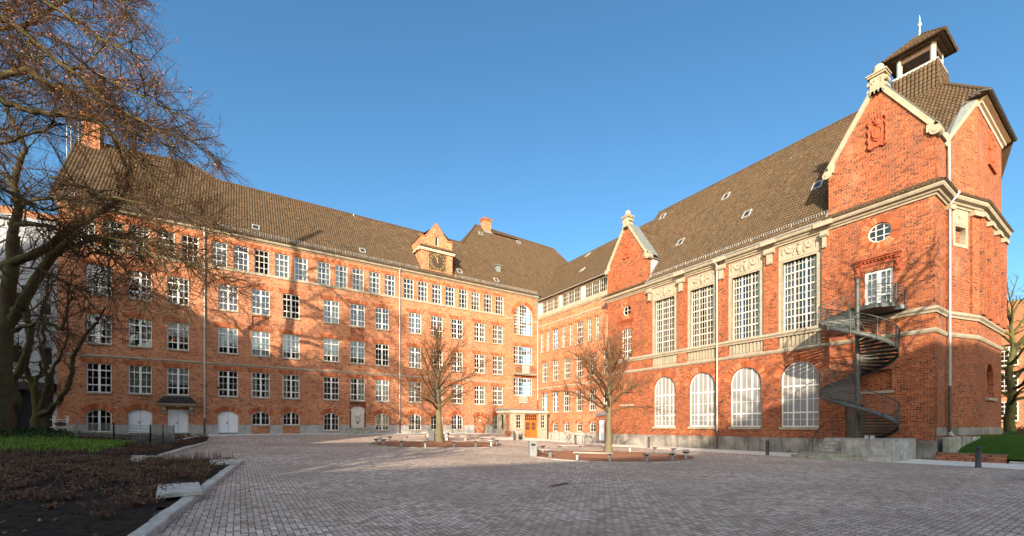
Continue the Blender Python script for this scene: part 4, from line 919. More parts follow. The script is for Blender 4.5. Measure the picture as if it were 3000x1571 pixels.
mb = MB(); mb.tube([(.6, 16.62, 24.4), (.6, 16.62, 25.2)], .006, 4); mb.build('lightning_rod', ANTH, HALL, None, True); mb = MB(); mb.tube([(.6, 37.12, 25.0), (.6, 37.12, 25.6)], .006, 4); mb.build('lightning_rod', ANTH, HALL, None, True)
b_ = MB(); b_.box(-.2, 19.33, 19.0, -1.3, 19.36, 19.1)
# main roof
mH = 1.27; LH = math.sqrt(1+mH*mH); OH = (1.15, 0, 15.9); SH = (-1/LH, 0, mH/LH)
def vH(x): return (1.15-x)*LH
def zH(x): return 15.9+mH*(1.15-x)
xr = -8.3
polys = [[(19.28, 0), (34.45, 0), (34.45, vH(xr)), (19.28, vH(xr))], [(13.6, vH(.3)), (19.28, vH(.3)), (19.28, vH(xr)), (13.6, vH(xr))], [(34.45, vH(.3)), (36, vH(.3)), (36, vH(xr)), (34.45, vH(xr))],
         [(36, vH(.3)), (39.7, vH(.3)), (39.7, vH(-5.6)), (38.6, vH(-6.7)), (36, vH(-6.7))], [(39.7, vH(-1.75)), (40.2, vH(-4.1)), (39.7, vH(-5.65))], [(40.2, vH(-4.1)), (41.1, vH(-4.25)), (39.7, vH(-5.65))]]
add('roof', tile_mesh(OH, (0, 1, 0), SH, polys, seed=4), TILE, HALL, None, True)
mb = MB(); zr = zH(xr); zb = zH(-4.2)
mb.add([(xr, 13.6, zr), (xr, 37, zr), (-17.4, 37, 15.9), (-17.4, 13.6, 15.9)], [(0, 1, 2, 3)])
mb.add([(-17.4, 37, 15.9), (xr, 37, zr), (-9.9, 38.6, zH(-6.7)), (-12.4, 41.1, zb), (-15.1, 39.7, 19.2), (-17.4, 39.7, 17)], [(0, 1, 2, 3, 4, 5)])
mb.add([(xr, 13.6, zr), (-17.4, 13.6, 15.9), (.4, 13.6, 16.4)], [(0, 1, 2)]); mb.build('rear_roof', TILE, HALL, None, True)
d2 = math.hypot(2.5, zH(-6.7)-zb)
add('end_hip_roof', tile_mesh((0, 41.1, zb), (-1, 0, 0), (0, -2.5/d2, (zH(-6.7)-zb)/d2), [[(4.2, 0), (12.4, 0), (9.9, d2), (6.7, d2)]], seed=9), TILE, HALL, None, True)
mb = MB(); ridge_tiles(mb, (xr, 13.6, zr+.04), (xr, 36, zr+.04)); mb.build('ridge_tiles', TILE, HALL, None, True); mb = MB(); ridge_tiles(mb, (-4.2, 41.1, zb+.04), (-6.7, 38.6, zH(-6.7)+.04)); mb.build('ridge_tiles', TILE, HALL, None, True)
for y, x in ((27.4, -2.25), (20.9, -2.2), (32.7, -2.2), (23.6, -5.6), (12.0+3, -7.2)): skylight(HALL, OH, (0, 1, 0), SH, y, vH(x), .66, .95)
snow_guard(HALL, (.72, 19.6, 16.5), (.72, 34.4, 16.5), (1, 0, 1), .3)
mb = MB(); gutter(mb, (1.3, 19.4, 15.98), (1.3, 34.3, 15.98), (1, 0, 0), .1); mb.build('gutter', ZINCL, HALL, None, True)
mb = MB(); rg = random.Random(3)
for k in range(8):
    y = 20+rg.uniform(0, 14); x = rg.uniform(-7.6, -1); mb.tube([(x, y, zH(x)), (x+.12, y, zH(x)+.12)], .045, 6)
mb.build('vent_tile', ZINC, HALL, None, True)
downpipe(HALL, .93, 26.63, .1, 15.6, 1.5, (.14, 0)); 
# ---- end wall
UC = (-.9677, .2519, 0); NC = (.2519, .9677, 0)
rt = sheet_mesh(rect(-1.45, -.2, .8-.452, 19.15), [], .4, (0, 39.73, 0), (1, 0, 0), (0, 1, 0)); add('return_wall', rt, BRICKH, HALL, None, True)
cw = sheet_mesh([(0, -.2), (3.255, -.2), (3.255, 22.5), (0, 19.15)], [rect(.65, 13.05, 2.2, 15.36)], .4, (-1.45, 39.73, 0), UC, NC); add('canted_wall', cw, BRICKH, HALL, None, True)
sp = sheet_mesh(rect(.65, 13.05, 2.2, 15.36), [rect(.9, 13.25, 1.95, 14.3)], .3, (-1.45+NC[0]*.03, 39.73+NC[1]*.03, 0), UC, NC); sp = add('niche_surround', sp, STONE, HALL, None, True)
m_c = Matrix(((UC[0], NC[0], 0), (UC[1], NC[1], 0), (0, 0, 1))).to_4x4(); m_c.translation = (-1.45, 39.73, 0)
mb = MB(); mb.box(.6, -.5, 13.0, 2.25, -.26, 15.3); mb.build('niche_back', BRICKW, sp, m_c, True)
mb = MB(); mb.ball((1.42, .04, 14.85), .14, .05, .16); mb.tube([(1.42, .04, 14.72), (1.32, .04, 14.5), (1.28, .04, 14.4)], [.1, .06, .03], 6); mb.tube([(1.42, .04, 14.72), (1.55, .04, 14.5), (1.58, .04, 14.4)], [.1, .06, .03], 6); mb.tube([(1.2, .04, 14.95), (1.42, .05, 14.75), (1.66, .04, 14.95)], .045, 6); mb.box(.72, .0, 14.42, 2.12, .05, 14.46); mb.build('figure_relief', STONE, sp, m_c, True)
for a, b in ((2.45, 3.2), (.0, .4)):
    pr = MB().box(a, 0, 9.0, b, .12, 15.36).build('brick_pier', BRICKH, HALL, m_c, True); MB().box(a-.06, 0, 15.1, b+.06, .28, 15.4).build('cap', STONE, pr, m_c, True)
ew = sheet_mesh(rect(-12.0, -.2, -4.6, 22.5), [arch_pts(-8.1, 2.4, 3.85, 5.0, 1.19, 12)]+[rect(c-.62, 12.6, c+.62, 15.36) for c in (-5.95, -8.3, -10.65)], .4, (0, 40.55, 0), (1, 0, 0), (0, 1, 0)); add('end_wall', ew, BRICKH, HALL, None, True)
mb = MB(); mb.box(-9.5, 40.1, 3.7, -6.7, 40.25, 6.4); mb.build('blind_arch_back', BRICKW, HALL, None, True)
MB().box(-9.5, 40.2, 3.68, -6.75, 40.72, 3.86).build('blind_arch_sill', STONE, HALL, None, True)
for c in (-5.95, -8.3, -10.65): mb = MB(); mb.box(c-.62, 40.2, 12.6, c+.62, 40.59, 15.36); mb.box(c-.45, 40.59, 12.75, c+.45, 40.62, 13.9); mb.build('end_stone_panel', STONE, HALL, None, True)
for x in (-5.0, -7.13, -9.48, -11.6): pr = MB().box(x-.38, 40.55, 9.0, x+.38, 40.82, 15.1).build('brick_pier', BRICKH, HALL, None, True); MB().box(x-.5, 40.55, 15.1, x+.5, 40.92, 15.38).build('cap', STONE, pr, None, True)
mb = MB(); mb.box(-9.6, 40.55, 19.5, -7.4, 40.68, 19.65); mb.box(-9.4, 40.55, 19.7, -7.6, 40.66, 21.8)
for k in range(30): mb.ball((rg.uniform(-9.4, -7.6), 40.66, rg.uniform(19.8, 21.7)), .14, .08, .14, 7)
mb.build('terracotta_relief', TERRA, HALL, None, True)
v = MB(); n = 30
for i in range(n):
    t0 = math.pi*(i+.06)/n; t1 = math.pi*(i+.94)/n; r0, r1 = 1.21, 1.62
    q = [(-8.1+r*math.cos(t), 5.0+r*math.sin(t)) for r, t in ((r0, t0), (r0, t1), (r1, t1), (r1, t0))]; v.add([(a, 40.562, b) for a, b in q], [(0, 1, 2, 3)])
v.build('brick_arch', VOUS, HALL, None, True)
# canted coping, hipped eaves, gutter
a = Vector((-1.45, 39.73, 19.15)); b = Vector((-4.6, 40.55, 22.5)); n = Vector(NC); mb = MB(); up = Vector((0, 0, .34))
mb.add([a-n*.3, b-n*.3, b-n*.3+up, a-n*.3+up, a+n*.1, b+n*.1, b+n*.1+up, a+n*.1+up], [(3, 2, 1, 0), (4, 5, 6, 7), (0, 1, 5, 4), (1, 2, 6, 5), (2, 3, 7, 6), (3, 0, 4, 7)]); mb.build('coping', STONE, HALL, None, True)
mb = MB(); ib = Vector((-4.1, 40.05, zH(-4.1)+.12)); ia = Vector((-1.75, 39.45, zH(-1.75)+.12)); mb.add([a+n*.12+up*1.06, b+n*.12+up*1.06, ib, ia], [(0, 1, 2, 3)]); mb.build('coping_flashing', ZINC, HALL, None, True)
mb = MB(); mb.tube([a+n*-.25+Vector((.06, 0, .0)), a+n*.14+Vector((.06, 0, .0))], .27, 12); mb.ball(a+Vector((0, -.05, .5)), .2, .2, .26); mb.build('kneeler', STONE, HALL, None, True)
mb = MB(); moulding(mb, [(-.02, -.42), (.10, -.42), (.14, -.3), (.26, -.26), (.30, -.14), (.5, -.1), (.5, 0), (-.02, 0)], [(-4.55, 40.5, 22.62), (-12.05, 40.5, 22.62)], [(.3, 1), (-.3, 1)]); mb.build('end_cornice', CREAM, HALL, None, True)
mb = MB(); mb.add([(-4.1, 41.12, zb-.02), (-12.4, 41.12, zb-.02), (-12.4, 40.2, zb-.05), (-3.9, 40.2, zb-.05)], [(0, 1, 2, 3)]); mb.build('soffit', WOODD, HALL, None, True)
mb = MB(); gutter(mb, (-4.1, 41.14, zb-.02), (-12.5, 41.14, zb-.02), (0, 1, 0), .11); mb.tube([(-4.1, 41.2, zb), (-3.75, 40.75, zb+.02), (-3.3, 40.4, zb-.3)], .06, 6); mb.build('gutter', ANTH, HALL, None, True)
p_ = MB(); p_.tube([(-1.42, 39.92, 1.4), (-1.42, 39.92, 15.4), (-1.3, 40.35, 15.9), (-1.42, 39.9, 16.5), (-1.42, 39.88, 19.0)], .065, 8); dp = p_.build('downpipe', ZINCL, HALL, None, True)
p_ = MB(); p_.tube([(-1.42, 39.92, 1.6), (-1.42, 39.92, 4.4)], .085, 8); p_.build('iron_standpipe', IRON, dp, None, True)
p_ = MB(); p_.tube([(-1.42, 39.92, 1.75), (-1.42, 39.98, 1.45), (-1.3, 40.15, 1.3)], .07, 8); p_.build('spout', ZINCL, dp, None, True)
add('pent_roof', tile_mesh((-1.45+NC[0]*.52, 39.73+NC[1]*.52, 15.9), UC, (-NC[0]*.8, -NC[1]*.8, .6), [[(-.2, 0), (3.4, 0), (3.25, .6), (0, .6)]], tl=.3), TILE, HALL, None, True)
add('pent_roof', tile_mesh((0, 41.07, 15.9), (1, 0, 0), (0, -.8, .6), [[(-12.2, 0), (-4.5, 0), (-4.6, .62), (-12.0, .62)]], tl=.3), TILE, HALL, None, True)
add('pent_roof', tile_mesh((0, 40.25, 15.9), (1, 0, 0), (0, -.8, .6), [[(-1.45, 0), (1.3, 0), (.8, .62), (-1.45, .62)]], tl=.3), TILE, HALL, None, True)
mb = MB(); mb.box(-15.15, 13.5, -.3, -14.9, 39.7, 19.2); mb.box(-17.3, 13.5, -.3, -17.0, 39.7, 15.9); mb.add([(-12.0, 40.55, -.2), (-15.15, 39.73, -.2), (-15.15, 39.73, 19.15), (-12, 40.55, 22.5)], [(0, 1, 2, 3)]); mb.box(-14.9, 13.5, 0, .3, 13.85, 15.8); mb.build('rear_wall', BRICKH, HALL, None, True)
mb = MB(); mb.box(-3.2, 14, 0, -3.0, 39, 15.7)
for z in (1.2, 7.2, 15.6): mb.box(-3.0, 14, z-.1, .34, 39.2, z)
for y in (19.5, 34.4): mb.box(-3, y-.1, 0, .34, y+.1, 15.6)
mb.build('interior', ROOM, HALL, None, True)
# ---- roof turret
tu = MB(); cx, cy = -8.3, 37.0; prof = [(2.6, 24.1), (2.0, 24.7), (1.62, 25.4), (1.38, 26.2), (1.26, 27.1), (1.2, 28.15)]
for (r0, z0), (r1, z1) in zip(prof, prof[1:]): pass
tr = None
for k, (U, N) in enumerate((((0, 1, 0), (1, 0, 0)), ((-1, 0, 0), (0, 1, 0)), ((0, -1, 0), (-1, 0, 0)), ((1, 0, 0), (0, -1, 0)))):
    U = Vector(U); N = Vector(N); me_all = bmesh.new(); l = me_all.faces.layers.float.new('tile')
    for (r0, z0), (r1, z1) in zip(prof, prof[1:]):
        h = math.hypot(r0-r1, z1-z0); Sv = (-N*(r0-r1)+Vector((0, 0, z1-z0)))/h; c = Vector((cx, cy, z0))+N*r0
        m_ = tile_mesh(c, U, Sv, [[(-r0, 0), (r0, 0), (r1, h), (-r1, h)]], tl=h/max(1, round(h/.36)), seed=20+k); me_all.from_mesh(m_); bpy.data.meshes.remove(m_)
    mm = bpy.data.meshes.new('skirt'); me_all.to_mesh(mm); me_all.free()
    o = add('turret_skirt', mm, TILE, HALL, None, True)
for sx, sy in ((1, 1), (1, -1), (-1, 1), (-1, -1)):
    mb = MB()
    for (r0, z0), (r1, z1) in zip(prof, prof[1:]): ridge_tiles(mb, (cx+sx*r0, cy+sy*r0, z0+.03), (cx+sx*r1, cy+sy*r1, z1+.03), .11)
    mb.build('turret_hip_tiles', TILE, HALL, None, True)
mb = MB(); mb.box(cx-1.27, cy-1.27, 28.1, cx+1.27, cy+1.27, 28.28); ts = mb.build('turret_curb', ZINCL, HALL, None, True)
for sx, sy in ((1, 1), (1, -1), (-1, 1), (-1, -1)):
    MB().tube([(cx+sx*.92, cy+sy*.92, 28.28), (cx+sx*.92, cy+sy*.92, 29.7)], .17, 14).build('turret_column', COLM, HALL, None, True)
mb = MB(); mb.box(cx-1.3, cy-1.3, 29.62, cx+1.3, cy+1.3, 29.75); mb.add([(cx-1.6, cy-1.6, 29.74), (cx+1.6, cy-1.6, 29.74), (cx+1.6, cy+1.6, 29.74), (cx-1.6, cy+1.6, 29.74)], [(0, 1, 2, 3)]); mb.box(cx-1.05, cy-1.05, 29.2, cx+1.05, cy+1.05, 29.62); mb.build('turret_ceiling', WOODD, HALL, None, True)
tp = [(1.68, 29.72), (1.2, 30.2), (.12, 31.25)]
for k, (U, N) in enumerate((((0, 1, 0), (1, 0, 0)), ((-1, 0, 0), (0, 1, 0)), ((0, -1, 0), (-1, 0, 0)), ((1, 0, 0), (0, -1, 0)))):
    U = Vector(U); N = Vector(N); mm = bmesh.new(); mm.faces.layers.float.new('tile')
    for (r0, z0), (r1, z1) in zip(tp, tp[1:]):
        h = math.hypot(r0-r1, z1-z0); Sv = (-N*(r0-r1)+Vector((0, 0, z1-z0)))/h; c = Vector((cx, cy, z0))+N*r0
        m_ = tile_mesh(c, U, Sv, [[(-r0, 0), (r0, 0), (r1, h), (-r1, h)]], tl=h/max(1, round(h/.36)), seed=30+k); mm.from_mesh(m_); bpy.data.meshes.remove(m_)
    me = bpy.data.meshes.new('cap'); mm.to_mesh(me); mm.free(); add('turret_roof', me, TILE, HALL, None, True)
mb = MB()
for sx, sy in ((1, 1), (1, -1), (-1, 1), (-1, -1)):
    for (r0, z0), (r1, z1) in zip(tp, tp[1:]): ridge_tiles(mb, (cx+sx*r0, cy+sy*r0, z0+.05), (cx+sx*r1, cy+sy*r1, z1+.05), .1)
mb.build('turret_hip_tiles', TILE, HALL, None, True)
MB().lathe([(.28, 0), (.13, .16), (.07, .33), (.05, .7), (.045, .93), (.10, .98), (.12, 1.06), (.10, 1.18), (.05, 1.22), (.035, 1.45), (.012, 1.8)], 12, (cx, cy, 31.1)).build('turret_finial', COPPER, HALL, None, True)
# lean-to in the corner by the link wing
mb = MB(); mb.box(.05, 12.3, 1.05, .96, 13.85, 3.1); lt = mb.build('lean_to', BRICKW, HALL, None, True)
mb = MB(); mb.box(.05, 12.26, -.2, 1.0, 13.88, 1.05); mb.build('lean_to_plinth', STONED, lt, None, True)
mb = MB(); mb.box(.03, 12.15, 3.1, 1.12, 13.86, 3.2); mb.add([(1.14, 12.12, 3.2), (1.14, 13.88, 3.2), (.03, 13.88, 3.62), (.03, 12.12, 3.62)], [(0, 1, 2, 3)]); mb.add([(1.14, 12.12, 3.2), (.03, 12.12, 3.62), (.03, 12.12, 3.2)], [(0, 1, 2)]); mb.build('lean_to_roof', ZINC, lt, None, True)
# ================================================================== GROUND
CP = np.array([(5.5,0,.98),(15,0,1.1),(25,0,1.13),(35,0,1.18),(46,0,1.25),(55,0,1.3),(20.9,14.6,.5),(16,14,.46),(26,15,.5),(20.9,10,.58),(20.9,19.5,.40),
 (14.3,27.1,0),(19,25.5,.09),(10,27,0),(14.3,22,.05),(14.3,32,0),(.8,14,0),(.8,20,0),(.8,30,0),(.8,40,0),(4,15,.04),(4,25,0),(4,38,0),(0,3.8,.14),(0,8,.1),(0,12,.04),(3,4.5,.3),(7,5.5,.38),(5,7,.26),(9,8,.4),
 (34.7,46.8,.25),(36,38,.28),(34.6,25.5,.42),(37,22,.55),(36.7,9,.68),(38,3,1.0),(42,11,.95),(46,12,1.05),(42,20,.85),(42,30,.6),(42,40,.45),(10,44,.03),(2,43,0),(20,40,.08),(26,36,.14),(28,25,.3),(30,15,.5),(30,5,.95),(50,10,1.2),(50,30,.8),
 (10,60,.05),(30,65,.3),(50,60,.6),(-20,60,0),(-20,20,0),(70,30,1.2),(70,0,1.3),(70,70,.6),(-20,80,0),(30,85,.3)], float)
def _k(r2): return .5*r2*np.log(r2+1e-9)
_n = len(CP); _A = np.zeros((_n+3, _n+3)); _d2 = ((CP[:, None, :2]-CP[None, :, :2])**2).sum(-1)
_A[:_n, :_n] = _k(_d2)+np.eye(_n)*1.5; _A[:_n, _n] = 1; _A[:_n, _n+1:] = CP[:, :2]; _A[_n, :_n] = 1; _A[_n+1:, :_n] = CP[:, :2].T
_w = np.linalg.solve(_A, np.concatenate([CP[:, 2], np.zeros(3)]))
def hgt(x, y):
    x = np.asarray(x, float); y = np.asarray(y, float); r2 = (x[..., None]-CP[:, 0])**2+(y[..., None]-CP[:, 1])**2
    return _k(r2)@_w[:_n]+_w[_n]+_w[_n+1]*x+_w[_n+2]*y
def H(x, y): return float(hgt(np.array(x), np.array(y)))
def grid_sheet(name, x0, x1, y0, y1, st, mat, fz, mask=None, kind='structure', thick=0):
    nx = max(1, round((x1-x0)/st)); ny = max(1, round((y1-y0)/st)); xs = np.linspace(x0, x1, nx+1); ys = np.linspace(y0, y1, ny+1)
    X, Y = np.meshgrid(xs, ys); Z = fz(X, Y); V = np.stack([X, Y, Z], -1).reshape(-1, 3); F = []
    for j in range(ny):
        for i in range(nx):
            if mask is None or mask(xs[i]*.5+xs[i+1]*.5, ys[j]*.5+ys[j+1]*.5): a = j*(nx+1)+i; F.append((a, a+1, a+nx+2, a+nx+1))
    me = bpy.data.meshes.new(name); me.from_pydata(V.tolist(), [], F); me.polygons.foreach_set('use_smooth', [True]*len(F)); me.update()
    o = add(name, me, mat); return tag(o, kind=kind)
MB().add([(-900, -900, -.6), (900, -900, -.6), (900, 900, -.6), (-900, 900, -.6)], [(0, 1, 2, 3)]).build('ground', TURF)['kind'] = 'structure'
def edgeblend(X, Y): return hgt(X, Y)
grid_sheet('paved_court', -4, 64, -4, 92, .6, PAVER, edgeblend, lambda x, y: not (x > 64))
grid_sheet('path', 6.6, 37.0, .06, 1.35, .45, PATH, lambda X, Y: hgt(X, Y)+.012)
grid_sheet('path', 1.0, 5.2, 3.7, 52, .45, PATH, lambda X, Y: hgt(X, Y)+.012)
grid_sheet('path', 5.2, 11.5, 3.9, 8.8, .45, PATH, lambda X, Y: hgt(X, Y)+.011)
def sst(t): t = np.clip(t, 0, 1); return t*t*(3-2*t)
grid_sheet('lawn', -60, .72, 39.9, 75, .45, LAWN, lambda X, Y: .22+1.12*sst((.7-X)/5.2)+.02*np.sin(X*2.1)*np.sin(Y*1.7)+.25*sst((-X-12)/12)-.35*sst((Y-44)/10)*sst((X+6)/6))
rg = random.Random(8)
def blades(n, fn, hmin, hmax, wd, lean, bend=.5):
    v = []; f = []
    for i in range(n):
        p = fn()
        if p is None: continue
        x, y, z = p; h = rg.uniform(hmin, hmax); a = rg.uniform(0, 6.283); l = rg.uniform(0, lean)*h; b = a+rg.uniform(-.6, .6)+1.57
        dx, dy = math.cos(a)*l, math.sin(a)*l; wx, wy = math.cos(b)*wd*.5, math.sin(b)*wd*.5; k = len(v)
        v += [(x-wx, y-wy, z), (x+wx, y+wy, z), (x+dx*bend+wx*.8, y+dy*bend+wy*.8, z+h*.6), (x+dx*bend-wx*.8, y+dy*bend-wy*.8, z+h*.6), (x+dx, y+dy, z+h*(1-.25*bend))]
        f += [(k, k+1, k+2, k+3), (k+3, k+2, k+4)]
    me = bpy.data.meshes.new('b'); me.from_pydata(v, [], f); me.update(); return me
def lawnz(x, y): return float(.22+1.12*sst((.7-x)/5.2)+.25*sst((-x-12)/12)-.35*sst((y-44)/10)*sst((x+6)/6))
LG = mat_leaf('lawn_blade', (.035, .09, .008), (.06, .13, .012), (.09, .16, .03))
def f_():
    x = .7-abs(rg.gauss(0, 1))*4; y = rg.uniform(40.2, 48); return (x, y, lawnz(x, y)-.02)
tag(add('lawn_grass', blades(14000, f_, .05, .13, .012, .5), LG), kind='stuff')
# planting beds
def bedA(x, y): return x > 35.95-(38.5-y)*.098*(y < 38.5) and y > 25.4
def noise2(X, Y): return .05*np.sin(X*1.9+1.3*np.sin(Y*1.1))*np.sin(Y*2.3+np.sin(X*.8))+.025*np.sin(X*5.3+Y*3.1)+.02*np.sin(Y*6.7-X*2.2)
def zA(X, Y): return hgt(X, Y)+.07+noise2(X, Y)*.9+.06*sst((X-37)/4)
def zB(X, Y): return hgt(X, Y)+.06+noise2(X, Y)*.6+.42*np.exp(-((X-46.2)**2/16+(Y-9)**2/16))
grid_sheet('planting_bed', 34.5, 62, 25.4, 54, .25, SOIL, zA, lambda x, y: x > 36.02-max(0, 38.5-y)*.098+.1)
grid_sheet('planting_bed', 36.8, 62, 1.0, 25.6, .3, SOIL, zB, lambda x, y: x > 36.78+(y-8.8)*.067+.15 and (y > 3 or x > 40.6) and (y < 22.4 or x > 38.6))
def clumps(n, fc, zf, stems, name):
    """low dead perennials: clumps of many arching stems, each clump its own height"""
    cs = []
    while len(cs) < n:
        p = fc()
        if p: cs.append((p[0], p[1], rg.uniform(.55, 1.25)))
    v = []; f = []
    for x, y, k in cs:
        z0 = float(zf(np.array(x), np.array(y)))-.02
        for i in range(stems):
            a = rg.uniform(0, 6.283); q = abs(rg.gauss(0, .09))*k; h = rg.uniform(.07, .24)*k; l = rg.uniform(.2, 1.3)*h; w_ = rg.uniform(.004, .009)
            ca, sa = math.cos(a), math.sin(a); b0 = len(v); px, py = x+ca*q, y+sa*q
            for t, rz_ in ((0, 0), (.5, .75), (1, 1)):
                cx_, cy_ = px+ca*l*t*t, py+sa*l*t*t; u = w_*(1-.6*t)
                v += [(cx_-sa*u, cy_+ca*u, z0+h*rz_), (cx_+sa*u, cy_-ca*u, z0+h*rz_)]
            f += [(b0, b0+1, b0+3, b0+2), (b0+2, b0+3, b0+5, b0+4)]
            if rg.random() < .7:    # dead seed head or shrivelled leaf
                tx, ty, tz = v[-1]; e = rg.uniform(.012, .03); b1 = len(v); v += [(tx-e, ty, tz), (tx, ty-e*.6, tz+e), (tx+e, ty, tz+e*.3), (tx, ty+e*.6, tz-e*.6)]; f.append((b1, b1+1, b1+2, b1+3))
    me = bpy.data.meshes.new('c'); me.from_pydata(v, [], f); me.update(); return tag(add(name, me, DEAD), kind='stuff')
def fA():
    x = rg.uniform(34.9, 52); y = rg.uniform(25.5, 37) if rg.random() < .93 else rg.uniform(33, 46)
    d = (y-25.5)/10
    if not bedA(x-.28, y-.15) or rg.random() < d*.8: return None
    return (x, y)
def fB():
    x = rg.uniform(37, 56); y = rg.uniform(1.5, 26.5)
    if x < 36.78+(y-8.8)*.067+.42 or (y > 22.0 and x < 39.0) or (40.2 < x and 12.0 < y < 20.5 and rg.random() < .93): return None
    return (x, y)
clumps(1000, fA, zA, 36, 'dead_perennials'); clumps(900, fB, zB, 34, 'dead_perennials')
mb = MB()
for i in range(2600):
    x = rg.uniform(34.6, 46); y = rg.uniform(26, 46)
    if not bedA(x-.2, y-.1): continue
    e = rg.uniform(.012, .05)*(1 if rg.random() < .9 else 1.8); z = float(zA(np.array(x), np.array(y))); q = [(x+e*rg.uniform(.6, 1.2)*a, y+e*rg.uniform(.6, 1.2)*b, z+e*rg.uniform(.3, .7)*c) for a, b, c in ((1, 0, 0), (0, 1, 0), (-1, 0, 0), (0, -1, 0), (.2, .1, 1))]
    mb.add(q, [(0, 1, 4), (1, 2, 4), (2, 3, 4), (3, 0, 4)])
tag(mb.build('soil_clods', SOIL), kind='stuff')
def fW(): x = rg.uniform(35.5, 44); y = rg.uniform(28, 45); return (x, y, float(zA(np.array(x), np.array(y)))) if bedA(x, y) and math.sin(x*3.1)*math.sin(y*2.3) > .82 else None
tag(add('weeds', blades(5000, fW, .03, .09, .02, 1.2, .8), IVY), kind='stuff')
def fT():
    x = rg.gauss(36.2, .8); y = rg.gauss(25.8, .5); return (x, y, .45) if x > 34.9 and y > 25.45 else None
tag(add('tall_dead_stems', blades(700, fT, .3, .75, .01, .4, .4), DEAD), kind='stuff')
def fG():
    x = 40.0+abs(rg.gauss(0, 1))*4.6; y = 15.9+rg.gauss(0, 1)*2.1+.15*(x-42)
    if x > 58 or y > 21.5 or y < 11: return None
    return (x, y, float(zB(np.array(x), np.array(y)))-.02)
tag(add('wild_garlic', blades(18000, fG, .16, .36, .035, .9, .8), GRASS), kind='stuff')
def fI():
    x = rg.gauss(46.2, 1.5); y = rg.gauss(10.5, 1.6); return (x, y, float(zB(np.array(x), np.array(y)))+rg.uniform(0, .3))
tag(add('ivy', blades(3500, fI, .06, .16, .07, 1.4, .8), IVY), kind='stuff')
def fL():
    x = rg.uniform(33.2, 56); y = rg.uniform(3, 46)
    if rg.random() < .5 and x > 38: y = rg.uniform(22, 46)
    z = (zA if y > 25.4 else zB)(np.array(x), np.array(y)) if x > 36.3 else hgt(x, y)-.02
    if x < 36.3 and rg.random() < .7: return None
    return (x, y, float(z)+.03)
tag(add('fallen_leaves', blades(2600, fL, .02, .05, .045, 2.0, .9), LEAFD), kind='stuff')
# kerbs and slabs
def kerb(p, q, wd=.24, hh=.12, nm='kerb'):
    p = Vector((p[0], p[1], 0)); q = Vector((q[0], q[1], 0)); L = (q-p).length; d = (q-p)/L; n = Vector((-d.y, d.x, 0)); k = max(1, round(L/1.05)); mb = MB(); r_ = random.Random(int(L*10))
    for i in range(k):
        a = p+d*(L*i/k+.006); b = p+d*(L*(i+1)/k-.006); o = n*r_.uniform(-.012, .012); dz = r_.uniform(-.012, .012); vs = []
        for c in (a, b):
            for s, z in ((-wd/2, -.2), (wd/2, -.2), (wd/2, hh-.02), (wd/2-.02, hh), (-wd/2+.02, hh), (-wd/2, hh-.02)):
                w_ = c+n*s+o; vs.append((w_.x, w_.y, H(w_.x, w_.y)+z+dz))
        mb.add(vs, [(j, j+6, (j+1) % 6+6, (j+1) % 6) for j in range(6)]+[tuple(range(6))[::-1], tuple(range(6, 12))])
    tag(mb.build(nm, KERB), kind='structure')
kerb((35.95, 49), (35.93, 38.5)); kerb((35.93, 38.5), (34.62, 25.3)); kerb((34.75, 25.2), (38.4, 25.0), .12, .08)
kerb((37.62, 22.4), (36.72, 8.9)); kerb((37.7, 22.5), (38.6, 22.45), .12, .08); kerb((38.5, 6.6), (37.5, 1.7))
def slab(x, y, L, wd, rz, label, z=.12):
    mb = MB(); mb.prism([(-wd/2, -L/2), (wd/2, -L/2), (wd/2, L/2), (-wd/2, L/2)], lambda a, b, t: (a, b, .09*t), 0); o = mb.build('stone_slab', KERB, None, M4((x, y, H(x, y)+z), rz)); tag(o, label, 'stone slab', 'stone seat slabs laid on the bed kerb')
slab(35.86, 34.2, 1.9, .80, R(6), 'pale stone slab lying on the bed kerb, the nearer of the two')
slab(35.22, 26.9, 1.8, .8, R(6), 'pale stone slab at the far end of the near bed kerb')
# gravel rings, benches
Rv = Vector((-.8387, .5446, 0)); Fv = Vector((-.5446, -.8387, 0))
def ring(c, r, nm):
    n = 48; mb = MB(); rr = [0, 1.5, 3, 4.2, r]; vs = [(c[0], c[1], H(*c)+.20)]
    for q in rr[1:]:
        for j in range(n):
            x, y = c[0]+q*math.cos(6.2832*j/n), c[1]+q*math.sin(6.2832*j/n); vs.append((x, y, H(x, y)+.03+.17*max(0, 1-q/3.4)))
    fs = [(0, 1+j, 1+(j+1) % n) for j in range(n)]+[(1+i*n+j, 1+(i+1)*n+j, 1+(i+1)*n+(j+1) % n, 1+i*n+(j+1) % n) for i in range(3) for j in range(n)]
    mb.add(vs, fs, True); tag(mb.build('gravel_circle', GRAVEL), kind='structure')
    mb = MB(); st = 40
    for j in range(st):
        a0, a1 = 6.2832*(j+.02)/st, 6.2832*(j+.98)/st; vs = []
        for a in (a0, a1):
            for q, z in ((r-.02, .045), (r+.2, .045), (r+.2, -.1), (r-.02, -.1)): x, y = c[0]+q*math.cos(a), c[1]+q*math.sin(a); vs.append((x, y, H(x, y)+z))
        mb.add(vs, [(0, 1, 5, 4), (1, 2, 6, 5), (3, 0, 4, 7), (0, 3, 2, 1), (4, 5, 6, 7)])
    tag(mb.build('ring_kerb', CONC), kind='structure')
C1 = (20.95, 14.45); C2 = (14.4, 27.1)
ring(C1, 5.3, 1); ring(C2, 5.25, 2)
